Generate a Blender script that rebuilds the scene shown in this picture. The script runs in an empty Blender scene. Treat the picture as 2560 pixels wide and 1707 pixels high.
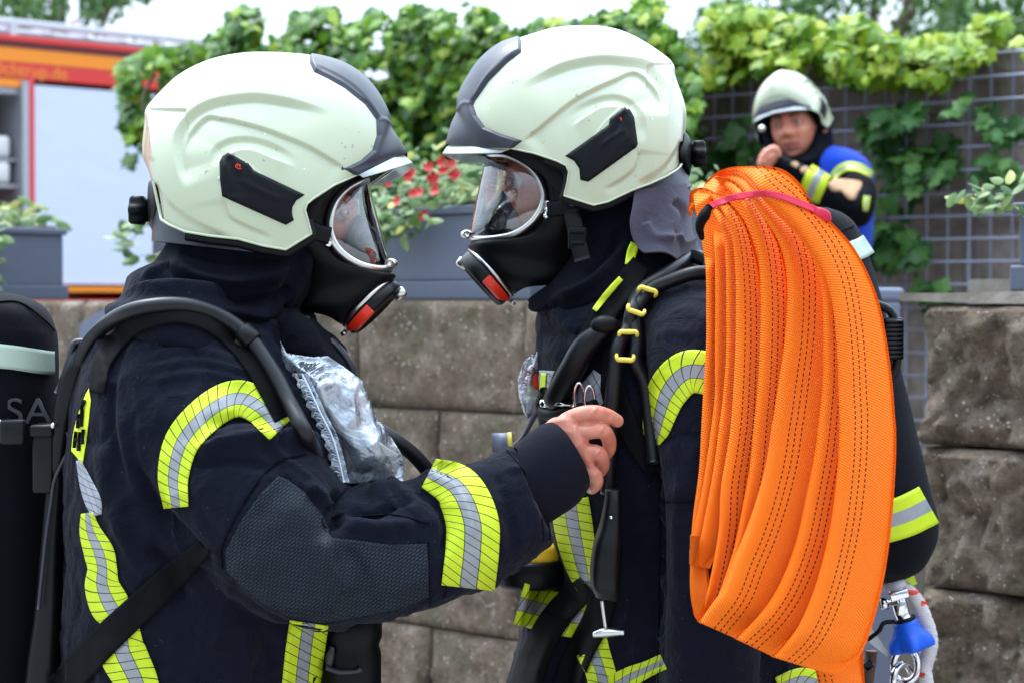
import bpy, bmesh, math, random
import numpy as np
from mathutils import Vector, Matrix, geometry
from mathutils.bvhtree import BVHTree
R = math.radians
SC = bpy.context.scene
COL = SC.collection
# ---------------------------------------------------------------- camera
F = 5000.0; CX, CY = 1280.0, 853.5; CAMZ = 1.5
PITCH = math.atan(103.5 / F)
cd = bpy.data.cameras.new('camera'); cam = bpy.data.objects.new('camera', cd); COL.objects.link(cam)
cam.location = (0, 0, CAMZ); cam.rotation_euler = (R(90) - PITCH, 0, 0)
cd.sensor_width = 36; cd.lens = F / 2560 * 36; cd.clip_start = 0.05; cd.clip_end = 500
cd.dof.use_dof = True; cd.dof.focus_distance = 2.36; cd.dof.aperture_fstop = 7.5; cd.dof.aperture_blades = 7
SC.camera = cam
# ---------------------------------------------------------------- world, sun
SUN_EL, SUN_AZ = R(66), R(325)
w = bpy.data.worlds.new('World'); SC.world = w; w.use_nodes = True
nt = w.node_tree; nt.nodes.clear()
sky = nt.nodes.new('ShaderNodeTexSky'); sky.sky_type = 'NISHITA'; sky.sun_disc = False
sky.sun_elevation = SUN_EL; sky.sun_rotation = SUN_AZ; sky.air_density = 1.0; sky.dust_density = 3.0; sky.ozone_density = 1.0
hs = nt.nodes.new('ShaderNodeHueSaturation'); hs.inputs['Saturation'].default_value = 0.38
bg = nt.nodes.new('ShaderNodeBackground'); bg.inputs['Strength'].default_value = 0.15
wo = nt.nodes.new('ShaderNodeOutputWorld')
# even out the sky the way a thin cloud layer does: mix of the sky and a pale cloud tone with soft cloud noise
tc = nt.nodes.new('ShaderNodeTexCoord'); cn = nt.nodes.new('ShaderNodeTexNoise'); cn.inputs['Scale'].default_value = 1.6; cn.inputs['Detail'].default_value = 4
cr = nt.nodes.new('ShaderNodeValToRGB')
cr.color_ramp.elements[0].position = .35; cr.color_ramp.elements[0].color = (4.3, 5.9, 7.6, 1)
cr.color_ramp.elements[1].position = .65; cr.color_ramp.elements[1].color = (6.0, 7.2, 8.4, 1)
mx = nt.nodes.new('ShaderNodeMix'); mx.data_type = 'RGBA'; mx.inputs[0].default_value = .72
nt.links.new(tc.outputs['Generated'], cn.inputs['Vector']); nt.links.new(cn.outputs['Fac'], cr.inputs['Fac'])
nt.links.new(sky.outputs[0], hs.inputs['Color']); nt.links.new(hs.outputs[0], mx.inputs[6]); nt.links.new(cr.outputs[0], mx.inputs[7])
sx_ = nt.nodes.new('ShaderNodeSeparateXYZ'); nt.links.new(tc.outputs['Generated'], sx_.inputs[0])
def wm(op, a, b=None, c=None):
    x = nt.nodes.new('ShaderNodeMath'); x.operation = op
    for i, v in enumerate((a, b, c)):
        if v is None: continue
        if isinstance(v, (int, float)): x.inputs[i].default_value = v
        else: nt.links.new(v, x.inputs[i])
    return x.outputs[0]
# overcast luminance: brighter overhead, added dimming behind the camera, out of view, cuts flat frontal light
lum = wm('MULTIPLY_ADD', wm('MAXIMUM', sx_.outputs[2], 0.0), 3.1, .43); lum = wm('MULTIPLY', lum, wm('MULTIPLY_ADD', wm('MINIMUM', sx_.outputs[1], .35), .45, .86))
vm = nt.nodes.new('ShaderNodeVectorMath'); vm.operation = 'SCALE'; nt.links.new(mx.outputs[2], vm.inputs[0]); nt.links.new(lum, vm.inputs['Scale'])
nt.links.new(vm.outputs[0], bg.inputs['Color']); nt.links.new(bg.outputs[0], wo.inputs['Surface'])
sd = bpy.data.lights.new('sun', 'SUN'); sd.energy = 1.5; sd.angle = R(11); sd.color = (1.0, .96, .9)
so = bpy.data.objects.new('sun', sd); COL.objects.link(so)
# sun_rotation is clockwise from +Y; light travels from the sun towards the scene
sdir = Vector((math.sin(SUN_AZ) * math.cos(SUN_EL), math.cos(SUN_AZ) * math.cos(SUN_EL), math.sin(SUN_EL)))
so.rotation_euler = (-sdir).to_track_quat('-Z', 'Y').to_euler(); so.location = (0, 0, 12)
SC.view_settings.view_transform = 'Standard'; SC.view_settings.look = 'None'
SC.view_settings.exposure = 0.97; SC.view_settings.gamma = 1
SC.render.engine = 'CYCLES'
SC.cycles.use_denoising = True
SC.cycles.max_bounces = 8; SC.cycles.transparent_max_bounces = 24; SC.cycles.transmission_bounces = 8
try: SC.cycles.caustics_reflective = False; SC.cycles.caustics_refractive = False
except Exception: pass

# ---------------------------------------------------------------- geometry helpers
CP, SP = math.cos(PITCH), math.sin(PITCH)
def ray(px, py):
    a = (px - CX) / F; b = (CY - py) / F
    return Vector((a, CP + b * SP, -SP + b * CP))
def P(px, py, Y):                       # the world point seen at photo pixel (px, py), Y metres away from the camera
    d = ray(px, py); return Vector((0, 0, CAMZ)) + d * (Y / d.y)
def Pn(px, py, Y):                      # the same for arrays
    a = (np.asarray(px, float) - CX) / F; b = (CY - np.asarray(py, float)) / F
    dy = CP + b * SP; dz = -SP + b * CP; Y = np.asarray(Y, float)
    return np.stack([a * Y / dy, Y + 0 * a, CAMZ + dz * Y / dy], -1)
def PX(v):                              # world points -> photo pixels
    v = np.asarray(v, float); x = v[..., 0]; y = v[..., 1]; z = v[..., 2] - CAMZ
    d = y * CP - z * SP; u = y * SP + z * CP
    return CX + F * x / d, CY - F * u / d
def T(ox, oy, s): return lambda pts: [((p[0] / s + ox), (p[1] / s + oy)) + tuple(p[2:]) for p in pts]
zA = T(300, 100, 1.96); zB = T(1050, 50, 1.96); zC = T(0, 0, 2.94); zD = T(1660, 0, 1.96); zE = T(0, 700, 1.5575)
zF = T(500, 800, 1.729); zG = T(1200, 600, 2.24); zH = T(1200, 1200, 3.093); zI = T(1680, 400, 2.24)
zJ = T(1680, 1050, 2.387); zK = T(1860, 180, 3.4075); zL = T(0, 0, 1.96); zM = T(2060, 1400, 5.109); zN = T(1250, 950, 4.48)
zV = T(0, 0, .91875)

def cat(pts, n, closed=False):
    """Catmull-Rom through the points, n samples in all, spaced evenly by arc length"""
    p = np.asarray(pts, float)
    if len(p) == 2:
        return p[0] + (p[1] - p[0]) * np.linspace(0, 1, n)[:, None]
    if closed: q = np.vstack([p[-1], p, p[0], p[1]])
    else: q = np.vstack([2 * p[0] - p[1], p, 2 * p[-1] - p[-2]])
    out = []; m = len(q) - 3
    for i in range(m):
        t = np.linspace(0, 1, 24, endpoint=False)[:, None]; a, b, c, d = q[i:i + 4]
        out.append(.5 * ((2 * b) + (c - a) * t + (2 * a - 5 * b + 4 * c - d) * t ** 2 + (3 * b - a - 3 * c + d) * t ** 3))
    out = np.vstack(out + [q[-2][None]])
    s = np.r_[0, np.cumsum(np.linalg.norm(np.diff(out, axis=0), axis=1))]
    t = np.linspace(0, s[-1], n, endpoint=not closed)
    return np.stack([np.interp(t, s, out[:, k]) for k in range(out.shape[1])], 1)
def catu(pts, n):
    """Catmull-Rom sampled evenly by control-point index (keeps paired curves in step)"""
    p = np.asarray(pts, float); q = np.vstack([2 * p[0] - p[1], p, 2 * p[-1] - p[-2]]); m = len(p) - 1
    u = np.linspace(0, m, n); i = np.minimum(u.astype(int), m - 1); t = (u - i)[:, None]
    a, b, c, d = q[i], q[i + 1], q[i + 2], q[i + 3]
    return .5 * ((2 * b) + (c - a) * t + (2 * a - 5 * b + 4 * c - d) * t ** 2 + (3 * b - a - 3 * c + d) * t ** 3)

def link(o, parent=None):
    COL.objects.link(o)
    if parent is not None: o.parent = parent; o.matrix_parent_inverse = parent.matrix_world.inverted()
    return o
def mesh(name, V, Fc, mat=None, parent=None, smooth=True, uv=None, mi=None):
    me = bpy.data.meshes.new(name)
    me.from_pydata([tuple(v) for v in np.asarray(V, float)], [], [tuple(int(i) for i in f) for f in Fc])
    if uv is not None:
        ul = me.uv_layers.new(name='uv'); uv = np.asarray(uv, float)
        li = np.empty(len(me.loops), int); me.loops.foreach_get('vertex_index', li)
        ul.data.foreach_set('uv', uv[li].ravel())
    mats = mat if isinstance(mat, (list, tuple)) else [mat]
    for m in mats:
        if m: me.materials.append(m)
    if mi is not None: me.polygons.foreach_set('material_index', np.asarray(mi, int))
    if smooth: me.polygons.foreach_set('use_smooth', [True] * len(me.polygons))
    me.update()
    return link(bpy.data.objects.new(name, me), parent)
def root(name, loc, label, cat_, group=None):
    o = bpy.data.objects.new(name, None); COL.objects.link(o); o.location = loc; o.empty_display_size = .1
    o.matrix_world = Matrix.Translation(Vector(loc))
    o['label'] = label; o['category'] = cat_
    if group: o['group'] = group
    return o
def tag(o, label, cat_, group=None):
    o['label'] = label; o['category'] = cat_
    if group: o['group'] = group
    return o
def structure(o): o['kind'] = 'structure'; return o

class MB:
    """collects shapes into one mesh"""
    def __init__(s): s.v = []; s.f = []; s.uv = []; s.mi = []; s.n = 0
    def add(s, V, Fc, uv=None, mi=0):
        V = np.asarray(V, float); s.v.append(V); s.f += [tuple(int(i) + s.n for i in f) for f in Fc]
        s.uv.append(np.zeros((len(V), 2)) if uv is None else np.asarray(uv, float)); s.mi += [mi] * len(Fc); s.n += len(V)
        return s
    def box(s, c, size, rot=None, bev=0, mi=0):
        c = np.array(c, float); h = np.array(size, float) / 2
        if bev > 0:
            bm = bmesh.new(); bmesh.ops.create_cube(bm, size=1)
            for v in bm.verts: v.co = Vector((v.co.x * size[0], v.co.y * size[1], v.co.z * size[2]))
            bmesh.ops.bevel(bm, geom=bm.edges[:], offset=bev, segments=2, affect='EDGES', profile=.5)
            V = np.array([v.co[:] for v in bm.verts]); bm.verts.index_update(); Fc = [[v.index for v in f.verts] for f in bm.faces]; bm.free()
        else:
            V = np.array([(x, y, z) for x in (-1, 1) for y in (-1, 1) for z in (-1, 1)]) * h
            Fc = [(0, 1, 3, 2), (4, 6, 7, 5), (0, 4, 5, 1), (2, 3, 7, 6), (0, 2, 6, 4), (1, 5, 7, 3)]
        if rot is not None: V = V @ np.array(rot.to_3x3()).T
        return s.add(V + c, Fc, mi=mi)
    def tube(s, pts, r, n=12, k=None, flat=None, cap=True, mi=0, up=None):
        """tube along points; r scalar or per-point list; flat=(a,b) scales the two cross axes"""
        V, Fc, uv = tube_geo(pts, r, n, k, flat, cap, up); return s.add(V, Fc, uv, mi)
    def lathe(s, c, axis, prof, n=32, mi=0):
        V, Fc = lathe_geo(c, axis, prof, n); return s.add(V, Fc, mi=mi)
    def ball(s, c, r, n=12, mi=0):
        r = (r, r, r) if np.isscalar(r) else r
        th = np.linspace(0, math.pi, n); ph = np.linspace(0, 2 * math.pi, 2 * n, endpoint=False)
        V = np.array([(math.sin(a) * math.cos(b), math.sin(a) * math.sin(b), math.cos(a)) for a in th for b in ph]) * r + np.array(c)
        m = 2 * n; Fc = [(i * m + j, (i + 1) * m + j, (i + 1) * m + (j + 1) % m, i * m + (j + 1) % m) for i in range(n - 1) for j in range(m)]
        return s.add(V, Fc, mi=mi)
    def build(s, name, mat, parent=None, smooth=True):
        return mesh(name, np.vstack(s.v), s.f, mat, parent, smooth, uv=np.vstack(s.uv), mi=s.mi)
def tube_geo(pts, r, n=12, k=None, flat=None, cap=True, up=None):
    p = np.asarray([tuple(q) for q in pts], float)
    if k:
        rr = r if not np.isscalar(r) else [r] * len(p)
        q = cat(np.hstack([p, np.asarray(rr, float)[:, None]]), k); p = q[:, :3]; rr = q[:, 3]
    else: rr = np.asarray(r if not np.isscalar(r) else [r] * len(p), float)
    t = np.gradient(p, axis=0); t /= np.linalg.norm(t, axis=1)[:, None] + 1e-12
    u0 = np.array(up if up is not None else ((0, 0, 1) if abs(t[0][2]) < .9 else (1, 0, 0)), float)
    V = []; fa, fb = flat or (1, 1); m = len(p); acc = 0; uv = []
    a = u0
    for i in range(m):
        if up is not None: a = u0
        a = a - t[i] * (a @ t[i]); a = a / (np.linalg.norm(a) + 1e-12); b = np.cross(t[i], a)
        if i: acc += np.linalg.norm(p[i] - p[i - 1])
        for j in range(n):
            th = 2 * math.pi * j / n
            V.append(p[i] + rr[i] * (a * math.cos(th) * fa + b * math.sin(th) * fb)); uv.append((j / n, acc))
    Fc = [(i * n + j, (i + 1) * n + j, (i + 1) * n + (j + 1) % n, i * n + (j + 1) % n)[::-1] for i in range(m - 1) for j in range(n)]
    if cap: Fc += [tuple(range(n)), tuple(range((m - 1) * n, m * n))[::-1]]
    return V, Fc, uv
def lathe_geo(c, axis, prof, n=32):
    ax = Vector(axis).normalized(); q = Vector((0, 0, 1)).rotation_difference(ax).to_matrix(); V = []
    for (r_, h_) in prof:
        for j in range(n):
            th = 2 * math.pi * j / n; V.append(tuple(Vector(c) + q @ Vector((r_ * math.cos(th), r_ * math.sin(th), h_))))
    m = len(prof)
    Fc = [(i * n + j, i * n + (j + 1) % n, (i + 1) * n + (j + 1) % n, (i + 1) * n + j) for i in range(m - 1) for j in range(n)]
    Fc += [tuple(range(n))[::-1], tuple(range((m - 1) * n, m * n))]
    return V, Fc

def segdist(x, y, poly):
    """distance, signed side and arc fraction of each (x, y) to an open polyline"""
    poly = np.asarray(poly, float); best = np.full(x.shape, 1e9); side = np.zeros(x.shape); arc = np.zeros(x.shape)
    L = np.r_[0, np.cumsum(np.linalg.norm(np.diff(poly, axis=0), axis=1))]
    for i in range(len(poly) - 1):
        a, b = poly[i], poly[i + 1]; d = b - a; l2 = d @ d + 1e-9
        t = np.clip(((x - a[0]) * d[0] + (y - a[1]) * d[1]) / l2, 0, 1)
        dx = x - a[0] - t * d[0]; dy = y - a[1] - t * d[1]; ds = np.hypot(dx, dy); m = ds < best
        best = np.where(m, ds, best); side = np.where(m, np.sign(d[0] * dy - d[1] * dx), side)
        arc = np.where(m, (L[i] + t * math.sqrt(l2)) / L[-1], arc)
    return best, side, arc
def inpoly(x, y, poly):
    c = np.zeros(x.shape, bool); p = np.asarray(poly, float); j = len(p) - 1
    for i in range(len(p)):
        with np.errstate(divide='ignore', invalid='ignore'):
            m = ((p[i, 1] > y) != (p[j, 1] > y)) & (x < (p[j, 0] - p[i, 0]) * (y - p[i, 1]) / (p[j, 1] - p[i, 1] + 1e-12) + p[i, 0])
        c ^= m; j = i
    return c
def sst(x): x = np.clip(x, 0, 1); return x * x * (3 - 2 * x)
def vnoise(p, seed=0):
    """value noise on an (n,3) array, range -1..1"""
    p = np.asarray(p, float); i = np.floor(p).astype(np.int64); f = p - i; f = f * f * (3 - 2 * f); out = 0
    for dx in (0, 1):
        for dy in (0, 1):
            for dz in (0, 1):
                h = ((i[:, 0] + dx) * 73856093 ^ (i[:, 1] + dy) * 19349663 ^ (i[:, 2] + dz) * 83492791 ^ (seed * 2654435761)) & 0x7fffffff
                h = (h * 1103515245 + 12345) & 0x7fffffff; h = (h ^ (h >> 13)) * 1274126177 & 0x7fffffff
                v = (h % 65536) / 32768. - 1
                out = out + v * (f[:, 0] if dx else 1 - f[:, 0]) * (f[:, 1] if dy else 1 - f[:, 1]) * (f[:, 2] if dz else 1 - f[:, 2])
    return out
def fbm(p, o=4, seed=0): return sum(vnoise(np.asarray(p) * 2 ** k, seed + k) / 2 ** k for k in range(o))
def getv(o):
    me = o.data; n = len(me.vertices); v = np.empty(n * 3); me.vertices.foreach_get('co', v); v = v.reshape(-1, 3)
    nn = np.empty(n * 3); me.vertices.foreach_get('normal', nn); return v, nn.reshape(-1, 3)
def setv(o, v): o.data.vertices.foreach_set('co', np.asarray(v, float).ravel()); o.data.update()
def world_v(o):
    v, n = getv(o); m = np.array(o.matrix_world); return v @ m[:3, :3].T + m[:3, 3], n @ m[:3, :3].T
def brush(o, strokes, wander=.0, gain=1.0):
    """sculpt folds: strokes are (kind, photo polyline, height m, width px[, reach px]); they act on the side that faces the camera"""
    bpy.context.view_layer.update()
    v, n = world_v(o); x, y = PX(v); view = v - np.array([0, 0, CAMZ]); view /= np.linalg.norm(view, axis=1)[:, None]
    face = sst((-(n * view).sum(1) + .15) / .45); h = np.zeros(len(v))
    if wander: x = x + wander * vnoise(v * 22, 5) ; y = y + wander * vnoise(v * 22, 9)
    for s in strokes:
        kind, poly, A, wd = s[:4]; A = A * gain; rch = s[4] if len(s) > 4 else wd * 5
        poly = cat(poly, 24) if len(poly) > 2 else np.asarray(poly, float)
        pad = rch + 3 * wd
        m = (x > poly[:, 0].min() - pad) & (x < poly[:, 0].max() + pad) & (y > poly[:, 1].min() - pad) & (y < poly[:, 1].max() + pad)
        if not m.any(): continue
        d, sd_, a = segdist(x[m], y[m], poly); tap = sst(np.minimum(a, 1 - a) * 5 + .02)
        if kind == 'fold': dh = A * np.exp(-(d / wd) ** 2) * tap
        elif kind == 'line': dh = A * np.exp(-(d / wd) ** 2)
        elif kind == 'step':
            q = d * sd_; dh = A * sst(q / wd + .5) * np.exp(-np.maximum(q, 0) / rch) * tap * (d < rch * 4)
        h[m] += dh
    mw = np.array(o.matrix_world.inverted())[:3, :3]
    v2 = v + n * (h * face)[:, None]; mi_ = np.array(o.matrix_world.inverted()); setv(o, v2 @ mi_[:3, :3].T + mi_[:3, 3])

def ribs_geo(ribs, nu=64, nv=48, e=2.0, cap=True, back=None):
    """loft through ribs (x1,y1,x2,y2,Y,half[,e]): outline points in photo pixels at both sides, distance Y, half thickness"""
    q = catu([r[:6] for r in ribs], nu); th = np.linspace(0, 2 * math.pi, nv, endpoint=False)
    V = []; uv = []
    for i, (x1, y1, x2, y2, Y, h) in enumerate(q):
        a = np.array(P(x1, y1, Y)); b = np.array(P(x2, y2, Y)); c = (a + b) / 2; u = (a - b) / 2
        cs, sn = np.cos(th), np.sin(th); k = 2 / e
        cc = np.sign(cs) * np.abs(cs) ** k; ss = np.sign(sn) * np.abs(sn) ** k
        ring = c + cc[:, None] * u + ss[:, None] * np.array([0, -h, 0]); V.append(ring); uv += [(t / (2 * math.pi), i / (nu - 1)) for t in th]
    V = np.vstack(V)
    Fc = [(i * nv + j, i * nv + (j + 1) % nv, (i + 1) * nv + (j + 1) % nv, (i + 1) * nv + j) for i in range(nu - 1) for j in range(nv)]
    if cap: Fc += [tuple(range(nv))[::-1], tuple(range((nu - 1) * nv, nu * nv))]
    return V, Fc, uv
def fixnormals(o):
    bm = bmesh.new(); bm.from_mesh(o.data); bmesh.ops.recalc_face_normals(bm, faces=bm.faces[:]); bm.to_mesh(o.data); bm.free(); o.data.update(); return o
def remesh(name, geos, vox, smooth_it, mat, parent=None, sfac=.5):
    """fuse closed shapes into ONE continuous surface"""
    b = MB()
    for g in geos: b.add(g[0], g[1])
    o = b.build(name, None); fixnormals(o)
    m = o.modifiers.new('r', 'REMESH'); m.mode = 'VOXEL'; m.voxel_size = vox; m.use_smooth_shade = True
    if smooth_it: s = o.modifiers.new('s', 'SMOOTH'); s.factor = sfac; s.iterations = smooth_it
    dg = bpy.context.evaluated_depsgraph_get(); me = bpy.data.meshes.new_from_object(o.evaluated_get(dg))
    bpy.data.objects.remove(o); me.name = name
    me.materials.clear()
    for q in (mat if isinstance(mat, (list, tuple)) else [mat]):
        if q: me.materials.append(q)
    me.polygons.foreach_set('use_smooth', [True] * len(me.polygons)); me.update()
    return link(bpy.data.objects.new(name, me), parent)
def bvh_of(*objs):
    bpy.context.view_layer.update(); V = []; Fc = []; n = 0
    for o in objs:
        v, _ = world_v(o); V += [tuple(q) for q in v]; Fc += [tuple(i + n for i in p.vertices) for p in o.data.polygons]; n += len(v)
    return BVHTree.FromPolygons(V, Fc)
def cast(bv, px, py, off=0., dflt=None):
    d = ray(px, py); o = Vector((0, 0, CAMZ)); h = bv.ray_cast(o, d.normalized())
    if h[0] is None:
        return (P(px, py, dflt) if dflt else None), None
    n = h[1] if h[1].dot(d) < 0 else -h[1]
    return h[0] + n * off, n
def drape_strip(name, bv, line, width, mat, parent=None, off=.003, n=None, m=9, thick=.001, dflt=2.3, smooth=5, lim=None):
    """a cloth band lying on a body: line in photo px, width px (number or one per point)"""
    ln = [tuple(p) + (wd,) for p, wd in zip([q[:2] for q in line], width if not np.isscalar(width) else [width] * len(line))]
    L = sum(math.dist(ln[i][:2], ln[i + 1][:2]) for i in range(len(ln) - 1)); n = n or max(8, int(L / 7))
    q = cat(ln, n); t = np.gradient(q[:, :2], axis=0); t /= np.linalg.norm(t, axis=1)[:, None]; nr = np.stack([-t[:, 1], t[:, 0]], 1)
    W = np.zeros((n, m, 3)); Y = np.full((n, m), np.nan); pxs = np.zeros((n, m, 2)); nrm = np.zeros((n, m, 3))
    for i in range(n):
        for j in range(m):
            p = q[i, :2] + nr[i] * q[i, 2] * (j / (m - 1) - .5); pxs[i, j] = p
            h, nn = cast(bv, p[0], p[1], 0)
            if h is not None: Y[i, j] = h.y
    if np.isnan(Y).all(): Y[:] = dflt
    med = np.nanmedian(Y)
    for i in range(n):                                   # fill misses from neighbours
        row = Y[i]; ok = ~np.isnan(row)
        Y[i] = np.interp(np.arange(m), np.where(ok)[0], row[ok]) if ok.any() else (Y[i - 1] if i and not np.isnan(Y[i - 1]).any() else med)
    for _ in range(smooth):
        Z = np.pad(Y, 1, mode='edge'); Y = np.minimum(Y, (Z[:-2, 1:-1] + Z[2:, 1:-1] + Z[1:-1, :-2] + Z[1:-1, 2:] + 4 * Y) / 8 )
    Y = Y - off
    V = Pn(pxs[..., 0], pxs[..., 1], Y).reshape(-1, 3)
    V2 = Pn(pxs[..., 0], pxs[..., 1], Y + thick).reshape(-1, 3)
    s = np.r_[0, np.cumsum(np.linalg.norm(np.diff(q[:, :2], axis=0), axis=1))] / 100
    uv = [(j / (m - 1), s[i]) for i in range(n) for j in range(m)]
    k = n * m
    Fc = [(i * m + j, i * m + j + 1, (i + 1) * m + j + 1, (i + 1) * m + j) for i in range(n - 1) for j in range(m - 1)]
    Fc += [tuple(a + k for a in f[::-1]) for f in Fc]
    bd = [j for j in range(m)] + [i * m + m - 1 for i in range(1, n)] + [(n - 1) * m + j for j in range(m - 2, -1, -1)] + [i * m for i in range(n - 2, 0, -1)]
    Fc += [(bd[i], bd[i - 1], bd[i - 1] + k, bd[i] + k) for i in range(len(bd))]
    o = mesh(name, np.vstack([V, V2]), Fc, mat, parent, True, uv=uv + uv)
    return o
def drape_poly(name, bv, poly, mat, parent=None, off=.002, step=9, thick=.0015, dflt=2.3, curve=True, smooth=3, puff=0., uvs=.01):
    """a patch lying on a body: closed outline in photo px"""
    pl = cat(poly, max(24, int(sum(math.dist(poly[i], poly[i - 1]) for i in range(len(poly))) / step)), closed=True) if curve else np.asarray(dens(poly, step))
    x0, y0 = pl.min(0); x1, y1 = pl.max(0)
    gx, gy = np.meshgrid(np.arange(x0, x1, step), np.arange(y0, y1, step)); gx = gx + ((np.arange(gx.shape[0]) % 2) * step / 2)[:, None]; gx = gx.ravel(); gy = gy.ravel()
    m = inpoly(gx, gy, pl); gx, gy = gx[m], gy[m]; d, _, _ = segdist(gx, gy, np.vstack([pl, pl[:1]])); m = d > step * .45; gx, gy, d = gx[m], gy[m], d[m]
    pts = [Vector((a, b)) for a, b in pl] + [Vector((a, b)) for a, b in zip(gx, gy)]; nb = len(pl)
    vs, es, fs, *_ = geometry.delaunay_2d_cdt(pts, [], [list(range(nb))], 1, 1e-4)
    vs = np.array([(v.x, v.y) for v in vs]); Y = np.full(len(vs), np.nan)
    for i, (a, b) in enumerate(vs):
        h, _ = cast(bv, a, b)
        if h is not None: Y[i] = h.y
    if np.isnan(Y).all(): Y[:] = dflt
    Y[np.isnan(Y)] = np.nanmedian(Y)
    nbr = [[] for _ in vs]
    for f in fs:
        for i in range(len(f)): nbr[f[i]].append(f[i - 1]); nbr[f[i - 1]].append(f[i])
    for _ in range(smooth): Y = np.array([min(Y[i], .5 * Y[i] + .5 * np.mean(Y[nbr[i]])) if nbr[i] else Y[i] for i in range(len(vs))])
    dd, _, _ = segdist(vs[:, 0], vs[:, 1], np.vstack([pl, pl[:1]]))
    Y = Y - off - puff * sst(dd / (abs(puff) * 1e4 * .5 + 1e-6) if puff else 0)
    V = Pn(vs[:, 0], vs[:, 1], Y); V2 = Pn(vs[:, 0], vs[:, 1], Y + thick + off); k = len(V)
    F1 = [tuple(f) for f in fs]
    cnt = {}
    for f in F1:
        for i in range(len(f)): cnt[(f[i - 1], f[i])] = 1
    bd = [e for e in cnt if (e[1], e[0]) not in cnt]
    Fc = F1 + [tuple(a + k for a in f[::-1]) for f in F1] + [(e[1], e[0], e[0] + k, e[1] + k) for e in bd]
    return fixnormals(mesh(name, np.vstack([V, V2]), Fc, mat, parent, True, uv=np.vstack([vs * uvs, vs * uvs])))
def dens(poly, step):
    out = []
    for i in range(len(poly)):
        a = np.array(poly[i][:2], float); b = np.array(poly[(i + 1) % len(poly)][:2], float); n = max(1, int(np.linalg.norm(b - a) / step))
        out += [tuple(a + (b - a) * k / n) for k in range(n)]
    return out

# ---------------------------------------------------------------- materials
class NT:
    def __init__(s, name):
        s.m = bpy.data.materials.new(name); s.m.use_nodes = True; s.t = s.m.node_tree; s.b = s.t.nodes['Principled BSDF']
    def n(s, ty, **kw):
        x = s.t.nodes.new(ty)
        for k, v in kw.items():
            if k in x.bl_rna.properties: setattr(x, k, v)
        return x
    def l(s, a, b): s.t.links.new(a, b)
    def coord(s, which='Object', scale=None):
        c = s.n('ShaderNodeTexCoord').outputs[which]
        if scale is None: return c
        mp = s.n('ShaderNodeMapping'); mp.inputs['Scale'].default_value = scale if not np.isscalar(scale) else (scale,) * 3; s.l(c, mp.inputs[0]); return mp.outputs[0]
    def noise(s, vec, scale, detail=4, rough=.55, dist=0):
        x = s.n('ShaderNodeTexNoise'); x.inputs['Scale'].default_value = scale; x.inputs['Detail'].default_value = detail; x.inputs['Roughness'].default_value = rough; x.inputs['Distortion'].default_value = dist
        s.l(vec, x.inputs['Vector']); return x.outputs['Fac']
    def ramp(s, fac, stops, interp='LINEAR'):
        r = s.n('ShaderNodeValToRGB'); r.color_ramp.interpolation = interp; e = r.color_ramp.elements
        while len(e) < len(stops): e.new(.5)
        for el, (p, c) in zip(e, stops): el.position = p; el.color = tuple(c) + (1,) if len(c) == 3 else c
        s.l(fac, r.inputs[0]); return r.outputs[0]
    def mathn(s, op, a, b=None, c=None):
        x = s.n('ShaderNodeMath'); x.operation = op
        for i, v in enumerate((a, b, c)):
            if v is None: continue
            if isinstance(v, (int, float)): x.inputs[i].default_value = v
            else: s.l(v, x.inputs[i])
        return x.outputs[0]
    def mix(s, f, a, b, mode='MIX'):
        x = s.n('ShaderNodeMix'); x.data_type = 'RGBA'; x.blend_type = mode
        for i, v in ((0, f), (6, a), (7, b)):
            if isinstance(v, (int, float)): x.inputs[i].default_value = v
            elif isinstance(v, tuple): x.inputs[i].default_value = tuple(v) + (1,) if len(v) == 3 else v
            else: s.l(v, x.inputs[i])
        return x.outputs[2]
    def bump(s, h, strength=.3, dist=.01, prev=None):
        x = s.n('ShaderNodeBump'); x.inputs['Strength'].default_value = strength; x.inputs['Distance'].default_value = dist; s.l(h, x.inputs['Height'])
        if prev is not None: s.l(prev, x.inputs['Normal'])
        return x.outputs[0]
    def set(s, **kw):
        for k, v in kw.items():
            k = k.replace('_', ' ')
            inp = s.b.inputs[k]
            if isinstance(v, (int, float)): inp.default_value = v
            elif isinstance(v, tuple): inp.default_value = tuple(v) + (1,) if len(v) == 3 and inp.type == 'RGBA' else v
            else: s.l(v, inp)
        return s
def simple(name, col, rough=.5, metal=0., nscale=40, var=.15, bump=.1, bd=.001, spec=.5, coat=0, **kw):
    t = NT(name); o = t.coord(); f = t.noise(o, nscale, 5); f2 = t.noise(o, nscale * .12, 3)
    lo = tuple(c * (1 - var) for c in col); hi = tuple(min(1, c * (1 + var)) for c in col)
    c = t.mix(t.mathn('MULTIPLY', t.mathn('ADD', f, f2), .5), lo, hi)
    rr = t.mathn('MULTIPLY_ADD', f2, .15, rough - .07)
    t.set(Base_Color=c, Roughness=rr, Metallic=metal, Normal=t.bump(f, bump, bd)); t.b.inputs['Specular IOR Level'].default_value = spec
    if coat: t.b.inputs['Coat Weight'].default_value = coat; t.b.inputs['Coat Roughness'].default_value = .08
    for k, v in kw.items(): t.b.inputs[k.replace('_', ' ')].default_value = v
    return t.m
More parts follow.
